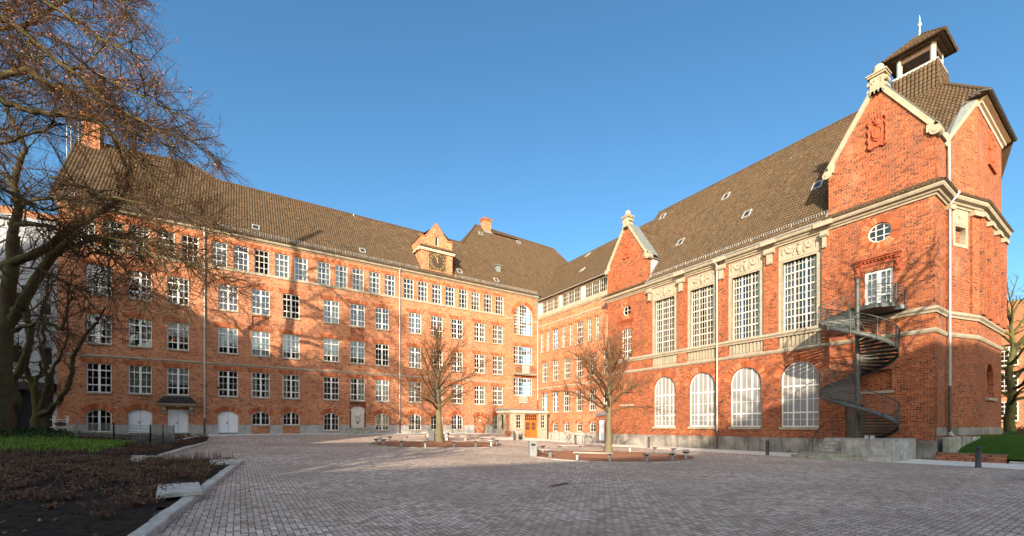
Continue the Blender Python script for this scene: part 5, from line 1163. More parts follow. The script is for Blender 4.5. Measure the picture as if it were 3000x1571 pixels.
def bench(loc, rz, label):
    t = thing('bench', label, 'bench', loc, rz, 'slatted benches round the two courtyard trees')
    mb = MB()
    for k in range(4): mb.box(-1.08, -.20+k*.105, .42, 1.08, -.20+k*.105+.085, .465)
    mb.build('seat', SLAT, t)
    for s in (-1, 1):
        mb = MB(); mb.box(s*.9-.06, -.07, -.1, s*.9+.06, .07, .36); mb.build('leg', GALV, t)
        mb = MB(); mb.prism([(-.2, .42), (.2, .42), (.2, .39), (.07, .3), (-.07, .3), (-.2, .39)], lambda a, b, q: (s*.9-.035+.07*q, a, b), 0); mb.build('bracket', ANTH, t)
    for s in (-1, 1): mb = MB(); mb.box(s*1.085, -.205, .425, s*1.105, .205, .46); mb.build('end_plate', GALV, t)
    return t
POSN = ['front left', 'front right', 'right', 'back right', 'back', 'back left', 'left', 'outer left']
def place_benches(c, r, a0, tree):
    nm = ['front', 'front right', 'right hand', 'far right', 'far middle', 'far left', 'left hand', 'front left']
    for k in range(8):
        a = math.radians(a0+45*k); d = Rv*math.cos(a)+Fv*math.sin(a); x, y = c[0]+d.x*r, c[1]+d.y*r
        lab = f'slatted bench on the {nm[k]} side of the gravel ring round the {tree} tree'
        bench((x, y, H(x, y)+.02), math.atan2(d.y, d.x)+R(90), lab)
place_benches(C1, 4.75, -101, 'left'); place_benches(C2, 4.75, -112, 'right')
# bins
def bin_box(loc, rz, wd, dp, h, mat, label):
    t = thing('litter_bin', label, 'litter bin', loc, rz, 'litter bins in the court'); mb = MB(); mb.box(-wd/2, -dp/2, .04, wd/2, dp/2, h-.05); mb.box(-wd/2+.04, -dp/2+.04, -.1, wd/2-.04, dp/2-.04, .04); mb.build('body', mat, t)
    mb = MB(); mb.box(-wd/2-.015, -dp/2-.015, h-.05, wd/2+.015, dp/2+.015, h); mb.build('lid', mat, t)
    mb = MB(); mb.box(-wd*.3, dp/2, h*.70, wd*.3, dp/2+.012, h*.84); mb.build('slot', BLACK, t)
    mb = MB(); mb.tube([(wd*.12, dp/2, h*.56), (wd*.12, dp/2+.025, h*.56)], .03, 8); mb.tube([(wd*.12, dp/2, h*.90), (wd*.12, dp/2+.02, h*.90)], .02, 8); mb.build('lock', BLACK, t)
FACE = math.atan2(.8387, .5446)-R(90)
bin_box((19.63, 25.94, H(19.63, 25.94)), FACE+R(12), .45, .40, .95, GALV, 'tall grey metal litter bin beside the right gravel ring')
bin_box((19.79, 10.3, H(19.79, 10.3)), FACE, .54, .45, .98, ANTH, 'dark litter bin behind the benches of the left courtyard tree')
t = thing('litter_bin', 'round grey litter bin beside the oak entrance door', 'litter bin', (7.2, 6.3, H(7.2, 6.3)), 0, 'litter bins in the court')
MB().lathe([(.2, 0), (.23, .02), (.23, .7), (.2, .72)], 16).build('body', STEEL, t); MB().lathe([(.24, .70), (.25, .76), (.16, .78)], 16).build('rim', GALV, t)
# bollards
def bollard(x, y, label, h=1.0, r=.105):
    t = thing('bollard', label, 'bollard', (x, y, H(x, y)), 0, 'dark bollards along the path')
    MB().lathe([(r+.012, -.1), (r+.012, .05), (r, .07), (r, h-.14)], 16).build('post', ANTH, t); MB().lathe([(r-.018, h-.14), (r-.018, h-.11), (r, h-.10), (r*.96, h-.05), (r*.7, h-.015), (.02, h)], 16).build('cap', ANTH, t)
bollard(5.39, 42.16, 'dark bollard in front of the low brick wall and lawn'); bollard(4.85, 32.45, 'dark bollard in front of the hall plinth left of the stone steps')
bollard(4.2, 22.17, 'dark bollard before the leftmost arched hall window behind the benches'); bollard(6.65, 15.24, 'dark bollard standing beside the parked bicycle'); bollard(9.92, 9.09, 'dark bollard left of the entrance porch')
t = thing('stone_post', 'pale squat stone post beside the bollard at the porch', 'post', (9.3, 8.5, H(9.3, 8.5)))
MB().box(-.17, -.17, -.1, .17, .17, 1.05).build('shaft', CONC, t); MB().box(-.2, -.2, 1.05, .2, .2, 1.15).build('cap', CONC, t)
# table tennis table
tx, ty = 18.6, 8.95; t = thing('table_tennis_table', 'concrete table tennis table behind the left courtyard tree', 'table', (tx, ty, H(tx, ty)), FACE)
mb = MB(); mb.box(-1.42, -.78, .70, 1.42, .78, .78); mb.build('tabletop', CONC, t); 
for s in (-1, 1): MB().box(s*.9-.09, -.55, -.1, s*.9+.09, .55, .70).build('leg', CONC, t)
MB().box(-.012, -.76, .78, .012, .76, .93).build('net', GALV, t)
# bicycle and hoops
def hoop(x, y, rz, label):
    mb = MB(); pts = [(-.36, 0, -.1), (-.36, 0, .62)]+[(-.36+.1*(1-math.cos(a)), 0, .62+.1*math.sin(a)) for a in (.5, 1.0, 1.57)]+[(.26+.1*math.sin(a), 0, .62+.1*math.cos(a)) for a in (0, .5, 1.0, 1.57)]+[(.36, 0, -.1)]
    tag(mb.tube(pts, .024, 8).build('bicycle_hoop', BLACK, None, M4((x, y, H(x, y)), rz, 1.15)), label, 'bicycle stand', 'bicycle hoops before the link wing')
hoop(4.35, 13.2, R(112), 'black tubular bicycle hoop next to the parked bicycle'); hoop(4.0, 14.25, R(112), 'black tubular bicycle hoop nearest the brick lean-to')
bx, by = 4.95, 12.25; bk = thing('bicycle', 'parked bicycle with a front basket leaning on the hoops', 'bicycle', (bx, by, H(bx, by)), R(70))
def wheel(cx):
    w_ = MB().tube([(cx+.33*math.cos(a), 0, .34+.33*math.sin(a)) for a in [6.2832*i/28 for i in range(29)]], .02, 6, False).build('wheel', BLACK, bk); mb = MB()
    for i in range(12): a = 6.2832*i/12; mb.tube([(cx, .02*(-1)**i, .34), (cx+.32*math.cos(a), 0, .34+.32*math.sin(a))], .003, 3, False)
    mb.build('spokes', GALV, w_); MB().tube([(cx+.37*math.cos(a), 0, .34+.37*math.sin(a)) for a in [.3+2.6*i/10 for i in range(11)]], .018, 5).build('mudguard', ANTH, w_)
wheel(-.54); wheel(.54); mb = MB()
for a, b in (((-.54, 0, .34), (-.1, 0, .30)), ((-.1, 0, .30), (-.24, 0, .82)), ((-.1, 0, .30), (.36, 0, .74)), ((-.22, 0, .72), (.34, 0, .84)), ((-.54, 0, .34), (-.22, 0, .74)), ((.54, 0, .34), (.32, 0, .95))): mb.tube([a, b], .017, 6)
mb.build('frame', ANTH, bk); mb = MB(); mb.ball((-.27, 0, .88), .14, .08, .04); mb.tube([(-.24, 0, .8), (-.26, 0, .88)], .015, 6); mb.build('saddle', BLACK, bk)
MB().tube([(.22, -.28, 1.06), (.32, -.2, 1.05), (.33, 0, .98), (.32, .2, 1.05), (.22, .28, 1.06)], .015, 6).build('handlebar', GALV, bk)
mb = MB()
for z in (.78, .88, .98): mb.tube([(.45, -.16, z), (.68, -.16, z), (.68, .16, z), (.45, .16, z), (.45, -.16, z)], .008, 4)
for k in range(9): mb.tube([(.68, -.16+k*.04, .78), (.68, -.16+k*.04, .98)], .005, 3); mb.tube([(.45+k*.028, -.16, .78), (.45+k*.028, -.16, .98)], .005, 3); mb.tube([(.45+k*.028, .16, .78), (.45+k*.028, .16, .98)], .005, 3)
mb.box(.45, -.16, .77, .68, .16, .785); mb.build('basket', mat_plain('basket_brown', (.20, .11, .05), .8), bk)
MB().tube([(-.1, .05, .30), (-.02, .1, .20)], .015, 5).build('pedal', BLACK, bk)
# banner on the lean-to
mb = MB(); n = 10; vs = []
for i in range(n+1):
    y = 12.9+.74*i/n
    for z in (.35, 1.4, 2.58): vs.append((1.05+.02*math.sin(i*1.3+z), y, z))
mb.add(vs, [(3*i+k, 3*i+3+k, 3*i+4+k, 3*i+1+k) for i in range(n) for k in range(2)], True); mb.add([(x-.012, y, z) for x, y, z in vs], [(3*i+k, 3*i+1+k, 3*i+4+k, 3*i+3+k) for i in range(n) for k in range(2)], True)
tag(mb.build('banner', mat_plain('pale_banner_cloth', (.74, .74, .78), .8), None), 'tall plain pale banner hanging on the brick lean-to', 'banner')
# manhole covers
def manhole(x, y, r, label):
    mb = MB(); mb.lathe([(r, -.05), (r, .016), (r-.05, .018)], 24); mb.lathe([(r-.06, 0), (r-.06, .02), (r-.1, .022), (.02, .022)], 24); tag(mb.build('manhole_cover', CONC, None, M4((x, y, H(x, y)))), label, 'manhole cover', 'manhole covers in the paving')
manhole(10.2, 43.5, .40, 'pale round manhole cover near the right edge of the paving'); manhole(26.8, 18.9, .5, 'round manhole cover in front of the left gravel ring')
dg = MB(); dg.box(-.5, -.09, -.03, .5, .09, .012)
for i in range(24): dg.box(-.48+i*.04, -.075, .012, -.465+i*.04, .075, .018)
tag(dg.build('drain_grate', ANTH, None, M4((26.3, 36.6, H(26.3, 36.6)), R(20))), 'dark iron drain grate set in the middle of the paving', 'drain')
# fountain
F_ = thing('wall_fountain', 'carved stone wall fountain with a lion mask and mossy trough', 'fountain', (24.03, 0, 1.1))
mb = MB(); pts = [(-.66, .6), (.66, .6), (.66, 2.35), (.74, 2.45), (.74, 2.58)]+[(.66*math.cos(a), 2.58+.33*math.sin(a)) for a in [math.pi*k/12 for k in range(1, 12)]]+[(-.74, 2.58), (-.74, 2.45), (-.66, 2.35)]
mb.prism(pts, lambda a, b, t: (a, -.2+.3*t, b), 0); mb.build('back_slab', STONEL, F_)
mb = MB(); mb.ball((0, .16, 1.95), .2, .15, .24); mb.ball((0, .27, 1.88), .09, .08, .08); 
for s in (-1, 1): mb.ball((s*.17, .12, 2.1), .08, .08, .1); mb.tube([(s*.2, .13, 2.1), (s*.34, .12, 1.9), (s*.3, .12, 1.6), (s*.16, .13, 1.4)], [.08, .1, .09, .05], 7); mb.ball((s*.07, .29, 1.99), .025, .02, .02)
mb.tube([(0, .14, 1.65), (0, .14, 1.3)], [.12, .09], 8); mb.tube([(-.66, .1, 2.6), (0, .12, 2.86), (.66, .1, 2.6)], .05, 6); mb.build('lion_mask', STONEL, F_)
MB().tube([(0, .1, 1.2), (0, .2, 1.2)], .1, 10).build('spout', ANTH, F_)
mb = MB(); mb.box(-1.15, -.1, -.1, 1.15, .68, .5); mb.box(-1.2, -.1, .5, 1.2, .74, .68); mb.build('trough', MOSSC, F_)
# low brick wall, lawn edging, granite palisade
t = thing('low_brick_wall', 'low red brick wall with a brown coping holding the lawn', 'wall', (.9, 41.1, 0))
mb = MB(); mb.box(-.14, -1.28, -.1, .14, 1.35, .42); mb.box(-5, 1.36, -.1, -.13, 1.37, .0); mb.build('brickwork', BRICKW, t); mb = MB(); mb.box(-.18, -1.28, .42, .18, 1.4, .47); mb.build('coping', mat_plain('brown_coping', (.22, .13, .085), .8), t)
mb = MB()
for k in range(14): mb.box(.78, 42.55+k*.75, -.1, .92, 42.55+k*.75+.74, .13)
tag(mb.build('lawn_kerb', KERB), kind='structure')
for k in range(9):
    s = k*.46; x, y = .35-s*.966+.0, 40.12+max(0, s-1.9)*.262+.1; r_ = rg.uniform(-.04, .04); mb = MB(); w_ = .215
    mb.prism([(-w_, -.13), (w_, -.13+r_), (w_-.02, .15), (-w_+.03, .16-r_)], lambda a, b, q: (a, b, -.2+(1.52+r_)*q), 0)
    tag(mb.build('granite_block', CONC if k % 2 else MOSSC, None, M4((x, y, .0), R(165))), 'upright rough granite block in the row under the corner of the hall', 'granite block', 'granite blocks set upright along the lawn')
# ================================================================== STONE STEPS AND SPIRAL STAIR
ST = thing('stone_steps', 'weathered stone steps and podium at the foot of the spiral stair', 'steps', (3, 37, 0))
def W(nm, mb, mat, par=ST): return mb.build(nm, mat, par, None, True)
mb = MB(); mb.box(.9, 36.8, -.1, 4.9, 38.94, 1.2); mb.box(4.9, 37.55, .34, 4.925, 38.9, .98); mb.box(.9, 36.8, 1.2, 4.94, 38.98, 1.24)
W('podium', mb, CONC); mb = MB(); mb.box(.9, 35.15, -.1, 3.3, 36.797, 1.21); W('landing', mb, CONC)
mb = MB(); mb.prism([(3.3+.02, 36.45), (4.5, 36.45), (4.82, 36.6), (4.9, 36.797), (3.32, 36.797)], lambda a, b, q: (a, b, -.1+1.33*q), 0); W('cheek_wall', mb, CONC)
for k in range(4): mb = MB(); mb.box(3.3+.30*k, 35.15, -.1, 3.3+.30*(k+1), 36.446, 1.21-.195*(k+1)); mb.box(3.3+.30*k, 35.13, 1.175-.195*(k+1), 3.3+.30*(k+1)+.05, 36.448, 1.212-.195*(k+1)); W('step', mb, CONC)
for r_, z in ((1.95, .17), (1.55, .33)):
    pts = [(4.45, 36.1+r_*1.05)]+[(4.45+r_*.8*math.sin(a), 36.1-.2+r_*1.05*math.cos(a)) for a in [math.pi*(k+.5)/16 for k in range(16)]]+[(4.45, 36.1-.2-r_*.7)]
    mb = MB(); mb.prism(pts, lambda a, b, q: (a, b, -.1+(z+.1)*q), 0); W('step', mb, MOSSC)
mb = MB(); rp_ = [(4.9, 35.12, .33), (4.2, 35.12, .7), (3.3, 35.12, 1.21), (2.0, 35.12, 1.21), (.95, 35.12, 1.21)]
mb.tube([(5.05, 35.1, .95), (4.9, 35.12, 1.22), (4.2, 35.12, 1.7), (3.3, 35.12, 2.2), (2.0, 35.12, 2.25), (.95, 35.12, 2.25)], .024, 8)
for p in rp_: mb.tube([p, (p[0], p[1], p[2]+1.0)], .018, 6)
for k in (.25, .45, .65, .85): mb.tube([(p[0], p[1], p[2]+k) for p in rp_], .007, 4)
W('railing', mb, ANTH)
AX = Vector((3.2, 36.84, 0)); FV = Vector((.5446, .8387, 0)); RO = 1.86
SP = thing('spiral_staircase', 'grey steel spiral fire stair winding up to the glazed hall door', 'spiral staircase', (3.2, 36.84, 1.2))
def sd2(phi, r, z): a = math.radians(phi); return AX+(Rv*math.cos(a)+FV*math.sin(a))*r+Vector((0, 0, z))
PH0, PH1 = -22., 649.
def zs(phi): return 7.95+4.3*(phi-540)/360
mb = MB(); mb.tube([AX+Vector((0, 0, 1.2)), AX+Vector((0, 0, 10.85))], .12, 18); mb.lathe([(.15, 10.85), (.15, 10.9), (.02, 10.92)], 16, AX)
for z in (3.2, 5.1, 7.5, 9.3): mb.tube([AX+Vector((0, 0, z)), AX+Vector((0, 0, z+.1))], .16, 16)
W('pole', mb, STEEL, SP)
nT = 45; dph = (PH1-PH0)/nT
for i in range(nT):
    p0 = PH0+i*dph; p1 = p0+dph+3.5; z = zs(p0+dph); mb = MB(); pts = []
    arc = [p0+(p1-p0)*k/3 for k in range(4)]
    lo = [sd2(p0, .13, z-.05)]+[sd2(a, RO-.03, z-.05) for a in arc]+[sd2(p1, .13, z-.05)]; n = len(lo); hi = [v+Vector((0, 0, .05)) for v in lo]
    mb.add(lo+hi, [tuple(range(n))[::-1], tuple(range(n, 2*n))]+[(j, (j+1) % n, (j+1) % n+n, j+n) for j in range(n)])
    q0, q1 = sd2(p0+.5, .13, z-.12), sd2(p0+.5, RO-.03, z-.12); mb.add([q0, q1, q1+Vector((0, 0, .075)), q0+Vector((0, 0, .075))], [(0, 1, 2, 3)])
    W('tread', mb, STEEL, SP)
def helix(r, dz, a=PH0, b=PH1, st=4.): n = int((b-a)/st); return [sd2(a+(b-a)*k/n, r, zs(a+(b-a)*k/n)+dz) for k in range(n+1)]
lo, hi = helix(RO, -.17), helix(RO, .09); mb = MB(); n = len(lo); lo2, hi2 = helix(RO-.02, -.17), helix(RO-.02, .09)
mb.add(lo+hi+lo2+hi2, [f for i in range(n-1) for f in ((i, i+1, n+i+1, n+i), (2*n+i+1, 2*n+i, 3*n+i, 3*n+i+1), (n+i, n+i+1, 3*n+i+1, 3*n+i), (i+1, i, 2*n+i, 2*n+i+1))], True); W('stringer', mb, STEEL, SP)
mb = MB(); mb.tube(helix(RO+.03, 1.10), .032, 8); W('handrail', mb, STEEL, SP)
mb = MB(); mb.tube(helix(.42, 1.02, PH0+20, PH1), .02, 7)
for k in range(8):
    a = PH0+50+k*80; mb.tube([sd2(a, .40, zs(a)), sd2(a, .42, zs(a)+1.02)], .014, 5)
W('inner_handrail', mb, STEEL, SP)
mb = MB()
for k in (.3, .46, .62, .78, .94): mb.tube(helix(RO+.03, k, st=7.), .014, 4, False)
W('rail_wire', mb, STEEL, SP)
for k in range(19):
    a = PH0+4+k*(PH1-PH0-6)/18; mb = MB(); mb.tube([sd2(a, RO+.03, zs(a)-.16), sd2(a, RO+.03, zs(a)+1.10)], .03, 6); W('baluster', mb, STEEL, SP)
zl = 9.22; lp = [sd2(289, .1, 0), sd2(289, RO, 0), Vector((.86, 35.5, 0)), Vector((.86, 38.55, 0)), Vector((1.5, 38.55, 0)), sd2(368, RO+.1, 0), sd2(395, RO-.1, 0), sd2(420, .9, 0)]
mb = MB(); n = len(lp); mb.add([v+Vector((0, 0, zl-.24)) for v in lp]+[v+Vector((0, 0, zl)) for v in lp], [tuple(range(n))[::-1], tuple(range(n, 2*n))]+[(j, (j+1) % n, (j+1) % n+n, j+n) for j in range(n)]); W('landing', mb, STEEL, SP)
rl = [lp[3]+Vector((.05, -.05, 0)), lp[4]+Vector((0, -.05, 0)), lp[5], lp[6], lp[7]]; mb = MB()
mb.tube([v+Vector((0, 0, zl+1.1)) for v in rl], .024, 7)
for k in (.2, .4, .6, .8, .95): mb.tube([v+Vector((0, 0, zl+k)) for v in rl], .014, 4)
for v in rl+[(rl[1]+rl[2])/2, (rl[2]+rl[3])/2]: mb.tube([v+Vector((0, 0, zl-.15)), v+Vector((0, 0, zl+1.1))], .022, 6)
W('landing_rail', mb, STEEL, SP)
mb = MB(); mb.box(4.0, 37.5, 1.24, 4.2, 37.66, 1.42); mb.box(4.0, 37.75, 1.24, 4.2, 37.9, 1.42); tag(mb.build('floor_lamp', ZINCL), 'pair of small square floodlights on the stone podium', 'floodlight')
# ================================================================== WIRE FENCE, CANOES
FE = thing('wire_fence', 'grey wire mesh fence panels round a pit in the planting bed', 'fence', (40, 12, .9))
def panel(p, q):
    L = math.hypot(q[0]-p[0], q[1]-p[1]); k = int(L/.075); mb = MB()
    def pt(t, z): x, y = p[0]+(q[0]-p[0])*t, p[1]+(q[1]-p[1])*t; return (x, y, H(x, y)+z)
    for i in range(k+1): mb.tube([pt(i/k, .06), pt(i/k, 1.22)], .008, 3, False)
    for i in range(7): mb.tube([pt(0, .06+i*.19), pt(1, .06+i*.19)], .012, 4, False)
    mb.build('panel', ZINC, FE, None, True)
    for t in (0, 1): a = pt(t, -.1); mb = MB(); mb.box(a[0]-.03, a[1]-.03, a[2], a[0]+.03, a[1]+.03, a[2]+1.40); mb.build('post', ZINC, FE, None, True)
for p, q in (((42.9, 11.4), (41.0, 12.6)), ((41.0, 12.6), (39.2, 13.5)), ((39.2, 13.5), (38.85, 11.5)), ((38.85, 11.5), (38.5, 9.4))): panel(p, q)
mb = MB(); r_ = random.Random(4)
mb.add(*( lambda vs: (vs, [(0, 1, 2, 3)]))([(42.6, 10.6, 1.22), (38.9, 10.0, 1.12), (39.2, 13.1, 1.1), (41.3, 12.3, 1.15)]))
v0 = blades(2600, lambda: (r_.uniform(39, 42.6), r_.uniform(10, 12.9), 1.1), .1, .45, .02, 1.2, .6); tag(add('clipped_shrubs', v0, DEAD), kind='stuff')
rk = thing('canoe_rack', 'white tubular rack carrying two canoes at the end of the school wing', 'rack', (46.0, 1.6, 1.25), R(100)); mb = MB()
for x in (-.55, .55):
    for y in (-.35, .35): mb.tube([(x, y, -.1), (x, y, 1.5)], .03, 6)
    for z in (.05, .62, 1.2): mb.tube([(x, -.5, z), (x, .5, z)], .028, 6)
mb.build('frame', WHITE, rk); CAN = mat_plain('canoe_brown', (.16, .11, .07), .4, (.11, .075, .05), 3, .1)
def canoe(z, label):
    c = thing('canoe', label, 'canoe', (46.0, 1.6, 1.25+z), R(100), 'canoes on the rack'); mb = MB(); n = 14; k = 8; vs = []
    for i in range(n+1):
        t = -1+2*i/n; w_ = .36*(1-abs(t)**2.4)+.01
        for j in range(k+1): a = math.pi*j/k; vs.append((t*1.35, w_*math.cos(a), .10+.10*abs(t)**3-.27*math.sin(a)*(1-.5*abs(t)**3)+.2))
    mb.add(vs, [(i*(k+1)+j, (i+1)*(k+1)+j, (i+1)*(k+1)+j+1, i*(k+1)+j+1) for i in range(n) for j in range(k)], True); mb.build('hull', CAN, c)
    mb = MB()
    for s in (-1, 1): mb.tube([(-1.35+2.7*i/n, s*(.36*(1-abs(-1+2*i/n)**2.4)+.012), .31+.10*abs(-1+2*i/n)**3) for i in range(n+1)], .022, 5)
    mb.build('gunwale', WHITE, c)
canoe(.08, 'brown canoe with pale gunwales, lower of the two on the rack'); canoe(.65, 'brown canoe with pale gunwales, upper of the two on the rack')
# ================================================================== TREES
class Tubes:
    """many tapering tubes packed straight into arrays"""
    def __init__(s): s.V = []; s.F = []; s.n = 0
    def add(s, P, rad, sides):
        P = np.asarray(P, float); k = len(P); T = np.gradient(P, axis=0); T /= np.linalg.norm(T, axis=1)[:, None]+1e-9
        ref = np.array([.31, .17, .93]) if abs(T[0] @ np.array([.31, .17, .93])) < .9 else np.array([1., .1, 0])
        U = ref-T*(T @ ref)[:, None]; U /= np.linalg.norm(U, axis=1)[:, None]+1e-9; Wv = np.cross(T, U)
        a = np.arange(sides)*2*np.pi/sides; rad = np.asarray(rad)[:, None, None]
        V = P[:, None, :]+rad*(np.cos(a)[None, :, None]*U[:, None, :]+np.sin(a)[None, :, None]*Wv[:, None, :])
        i = np.arange(k-1)[:, None]*sides; j = np.arange(sides)[None]; j2 = (j+1) % sides
        s.F.append((np.stack([i+j, i+j2, i+sides+j2, i+sides+j], -1).reshape(-1, 4)+s.n)); s.V.append(V.reshape(-1, 3)); s.n += k*sides
    def mesh(s, smooth=True):
        V = np.concatenate(s.V); F = np.concatenate(s.F).astype('i'); me = bpy.data.meshes.new('tubes')
        me.vertices.add(len(V)); me.vertices.foreach_set('co', V.astype('f').ravel()); me.loops.add(F.size); me.loops.foreach_set('vertex_index', F.ravel())
        me.polygons.add(len(F)); me.polygons.foreach_set('loop_start', np.arange(0, F.size, 4, dtype='i')); me.polygons.foreach_set('loop_total', np.full(len(F), 4, 'i'))
        me.polygons.foreach_set('use_smooth', [smooth]*len(F)); me.update(calc_edges=True); me.validate(); return me
def unit(v): return v/(np.linalg.norm(v)+1e-9)
def shoot(rn, p, d, L, n, wig, up):
    P = [p]; st = L/n
    for _ in range(n):
        d = unit(d+rn.normal(0, wig, 3)+np.array([0, 0, up])); P.append(P[-1]+d*st)
    return np.array(P)
def subdiv(P, m, rn, jit):
    P = np.asarray(P, float); t = np.linspace(0, len(P)-1, (len(P)-1)*m+1); i = np.clip(t.astype(int), 0, len(P)-2); f = (t-i)[:, None]
    p0 = P[np.clip(i-1, 0, None)]; p1 = P[i]; p2 = P[i+1]; p3 = P[np.clip(i+2, None, len(P)-1)]
    Q = .5*(2*p1+(p2-p0)*f+(2*p0-5*p1+4*p2-p3)*f**2+(3*p1-p0-3*p2+p3)*f**3); Q[1:-1] += rn.normal(0, jit, (len(Q)-2, 3)); return Q
def sprout(rn, P, r0, r1, spec, lv, thick, fine, leaves, leafp, f0=.12):
    """grow side shoots from polyline P following spec[lv] = (spacing, length, segments, angle, wiggle, up, radius)"""
    sp, Ln, n, ang, wig, up, rad = spec[lv]; seg = np.linalg.norm(np.diff(P, axis=0), axis=1); L = seg.sum(); cum = np.concatenate([[0], np.cumsum(seg)])
    s = L*f0+rn.uniform(0, sp)
    while s < L:
        i = min(np.searchsorted(cum, s)-1, len(P)-2); i = max(i, 0); f = (s-cum[i])/(seg[i]+1e-9); p = P[i]+(P[i+1]-P[i])*f; t = unit(P[i+1]-P[i]); q = s/L
        side = unit(np.cross(t, rn.normal(0, 1, 3))); a = ang*rn.uniform(.7, 1.25); d = unit(t*math.cos(a)+side*math.sin(a))
        l = Ln*(1-.55*q)*rn.uniform(.6, 1.2); Q = shoot(rn, p, d, l, n, wig, up); rb = min(rad, (r0+(r1-r0)*q)*.8)*rn.uniform(.75, 1.15)
        if lv+1 < len(spec):
            (thick if rb > .03 else fine).add(Q, np.linspace(rb, rb*.45, n+1), 5 if rb > .03 else 4); sprout(rn, Q, rb, rb*.45, spec, lv+1, thick, fine, leaves, leafp, .1)
        else:
            fine.add(Q, np.linspace(rb, rb*.5, n+1), 3)
            if leaves is not None:
                for pt in Q[1:]:
                    if rn.random() < leafp(pt): leaves.append(pt)
        s += sp*rn.uniform(.6, 1.4)
def leaf_mesh(rn, pts, smin, smax, per=2):
    pts = np.repeat(np.array(pts), per, 0); n = len(pts); pts = pts+rn.normal(0, .05, (n, 3)); s = rn.uniform(smin, smax, n)[:, None]
    a = rn.normal(0, 1, (n, 3)); a /= np.linalg.norm(a, axis=1)[:, None]; b = np.cross(a, rn.normal(0, 1, (n, 3))); b /= np.linalg.norm(b, axis=1)[:, None]; b *= .6
    V = np.stack([pts, pts+(a+b)*s*.5, pts+a*s, pts+(a-b)*s*.5], 1).reshape(-1, 3); F = np.arange(4*n).reshape(-1, 4)
    me = bpy.data.meshes.new('leaves'); me.from_pydata(V.tolist(), [], F.tolist()); me.update(); return me
def plant_tree(name, label, cat, base, trunk_me, fine_me, leaf_me, bark, twig, leaf, group=None, world=True, rz=0):
    t = thing(name, label, cat, base, rz, group); k = None
    o = add('trunk', trunk_me, bark, t, Matrix.Translation(-Vector(base)) if world else None); 
    if fine_me: c = add('crown', fine_me, twig, t, Matrix.Translation(-Vector(base)) if world else None)
    if leaf_me: add('leaves', leaf_me, leaf, c)
    return t
# ---- the two courtyard trees
def court_tree(seed, base, hgt_, fork, width, r0, lean, leafprob):
    rn = np.random.default_rng(seed); th, fi, lv = Tubes(), Tubes(), []; b = np.array(base)
    n = 9; z = np.linspace(-.15, hgt_*.86, n); tr = np.stack([b[0]+lean[0]*(z/hgt_)+rn.normal(0, .03, n)*(z > fork), b[1]+lean[1]*(z/hgt_)+rn.normal(0, .03, n)*(z > fork), b[2]+z], 1)
    rr = r0*np.clip(1.05-z/hgt_*1.05, .07, 1); rr[0] *= 1.45; tr = subdiv(tr, 3, rn, .006); rr = np.interp(np.linspace(0, 1, len(tr)), np.linspace(0, 1, n), rr); rr[:3] *= [1.18, 1.06, 1.0]; th.add(tr, rr, 12)
    spec = [(.31, 1.9, 7, .70, .11, .04, .022), (.21, .95, 5, .70, .16, .03, .011), (.16, .42, 3, .70, .2, .01, .0075)]
    m = 22
    for k in range(m):
        f = k/(m-1); zb = fork+(hgt_*.56-fork)*f**1.35; az = k*2.4+rn.uniform(-.45, .45); el = math.radians(6+64*f**.85+rn.uniform(-12, 12)); L = width*.5*(1.12-.36*f)*rn.uniform(.62, 1.15)
        i = np.argmin(abs(tr[:, 2]-b[2]-zb)); d = np.array([math.cos(az)*math.cos(el), math.sin(az)*math.cos(el), math.sin(el)])
        Q = shoot(rn, tr[i], unit(d+np.array([0, 0, .35*(1-f)])), L, 10, .10, .03-.10*(1-f)**2); rb = r0*(.34-.12*f)*rn.uniform(.7, 1.25); fi.add(Q, np.linspace(rb, rb*.2, 11), 7)
        sprout(rn, Q, rb, rb*.25, spec, 0, fi, fi, lv, lambda p: leafprob, .2)
    sprout(rn, tr[len(tr)//2:], .05, .02, spec, 0, fi, fi, lv, lambda p: leafprob, .1)
    return th.mesh(), fi.mesh(False), leaf_mesh(rn, lv, .05, .085, 1) if lv else None
b1 = (20.87, 14.63, H(20.87, 14.63)+.15); b2 = (14.31, 27.11, H(14.31, 27.11)+.17)
T1 = court_tree(21, b1, 10.9, 2.7, 9.8, .28, (.3, -.2), .22); plant_tree('courtyard_tree', 'bare courtyard tree in the left gravel ring before the long wing', 'tree', b1, *T1, BARK if False else BARKG, TWIGR, LEAFR, 'bare trees in the gravel rings')
T2 = court_tree(33, b2, 8.6, 2.7, 9.0, .21, (.1, .2), .30); plant_tree('courtyard_tree', 'bare courtyard tree in the right gravel ring before the hall', 'tree', b2, *T2, BARKG, TWIGR, LEAFR, 'bare trees in the gravel rings')
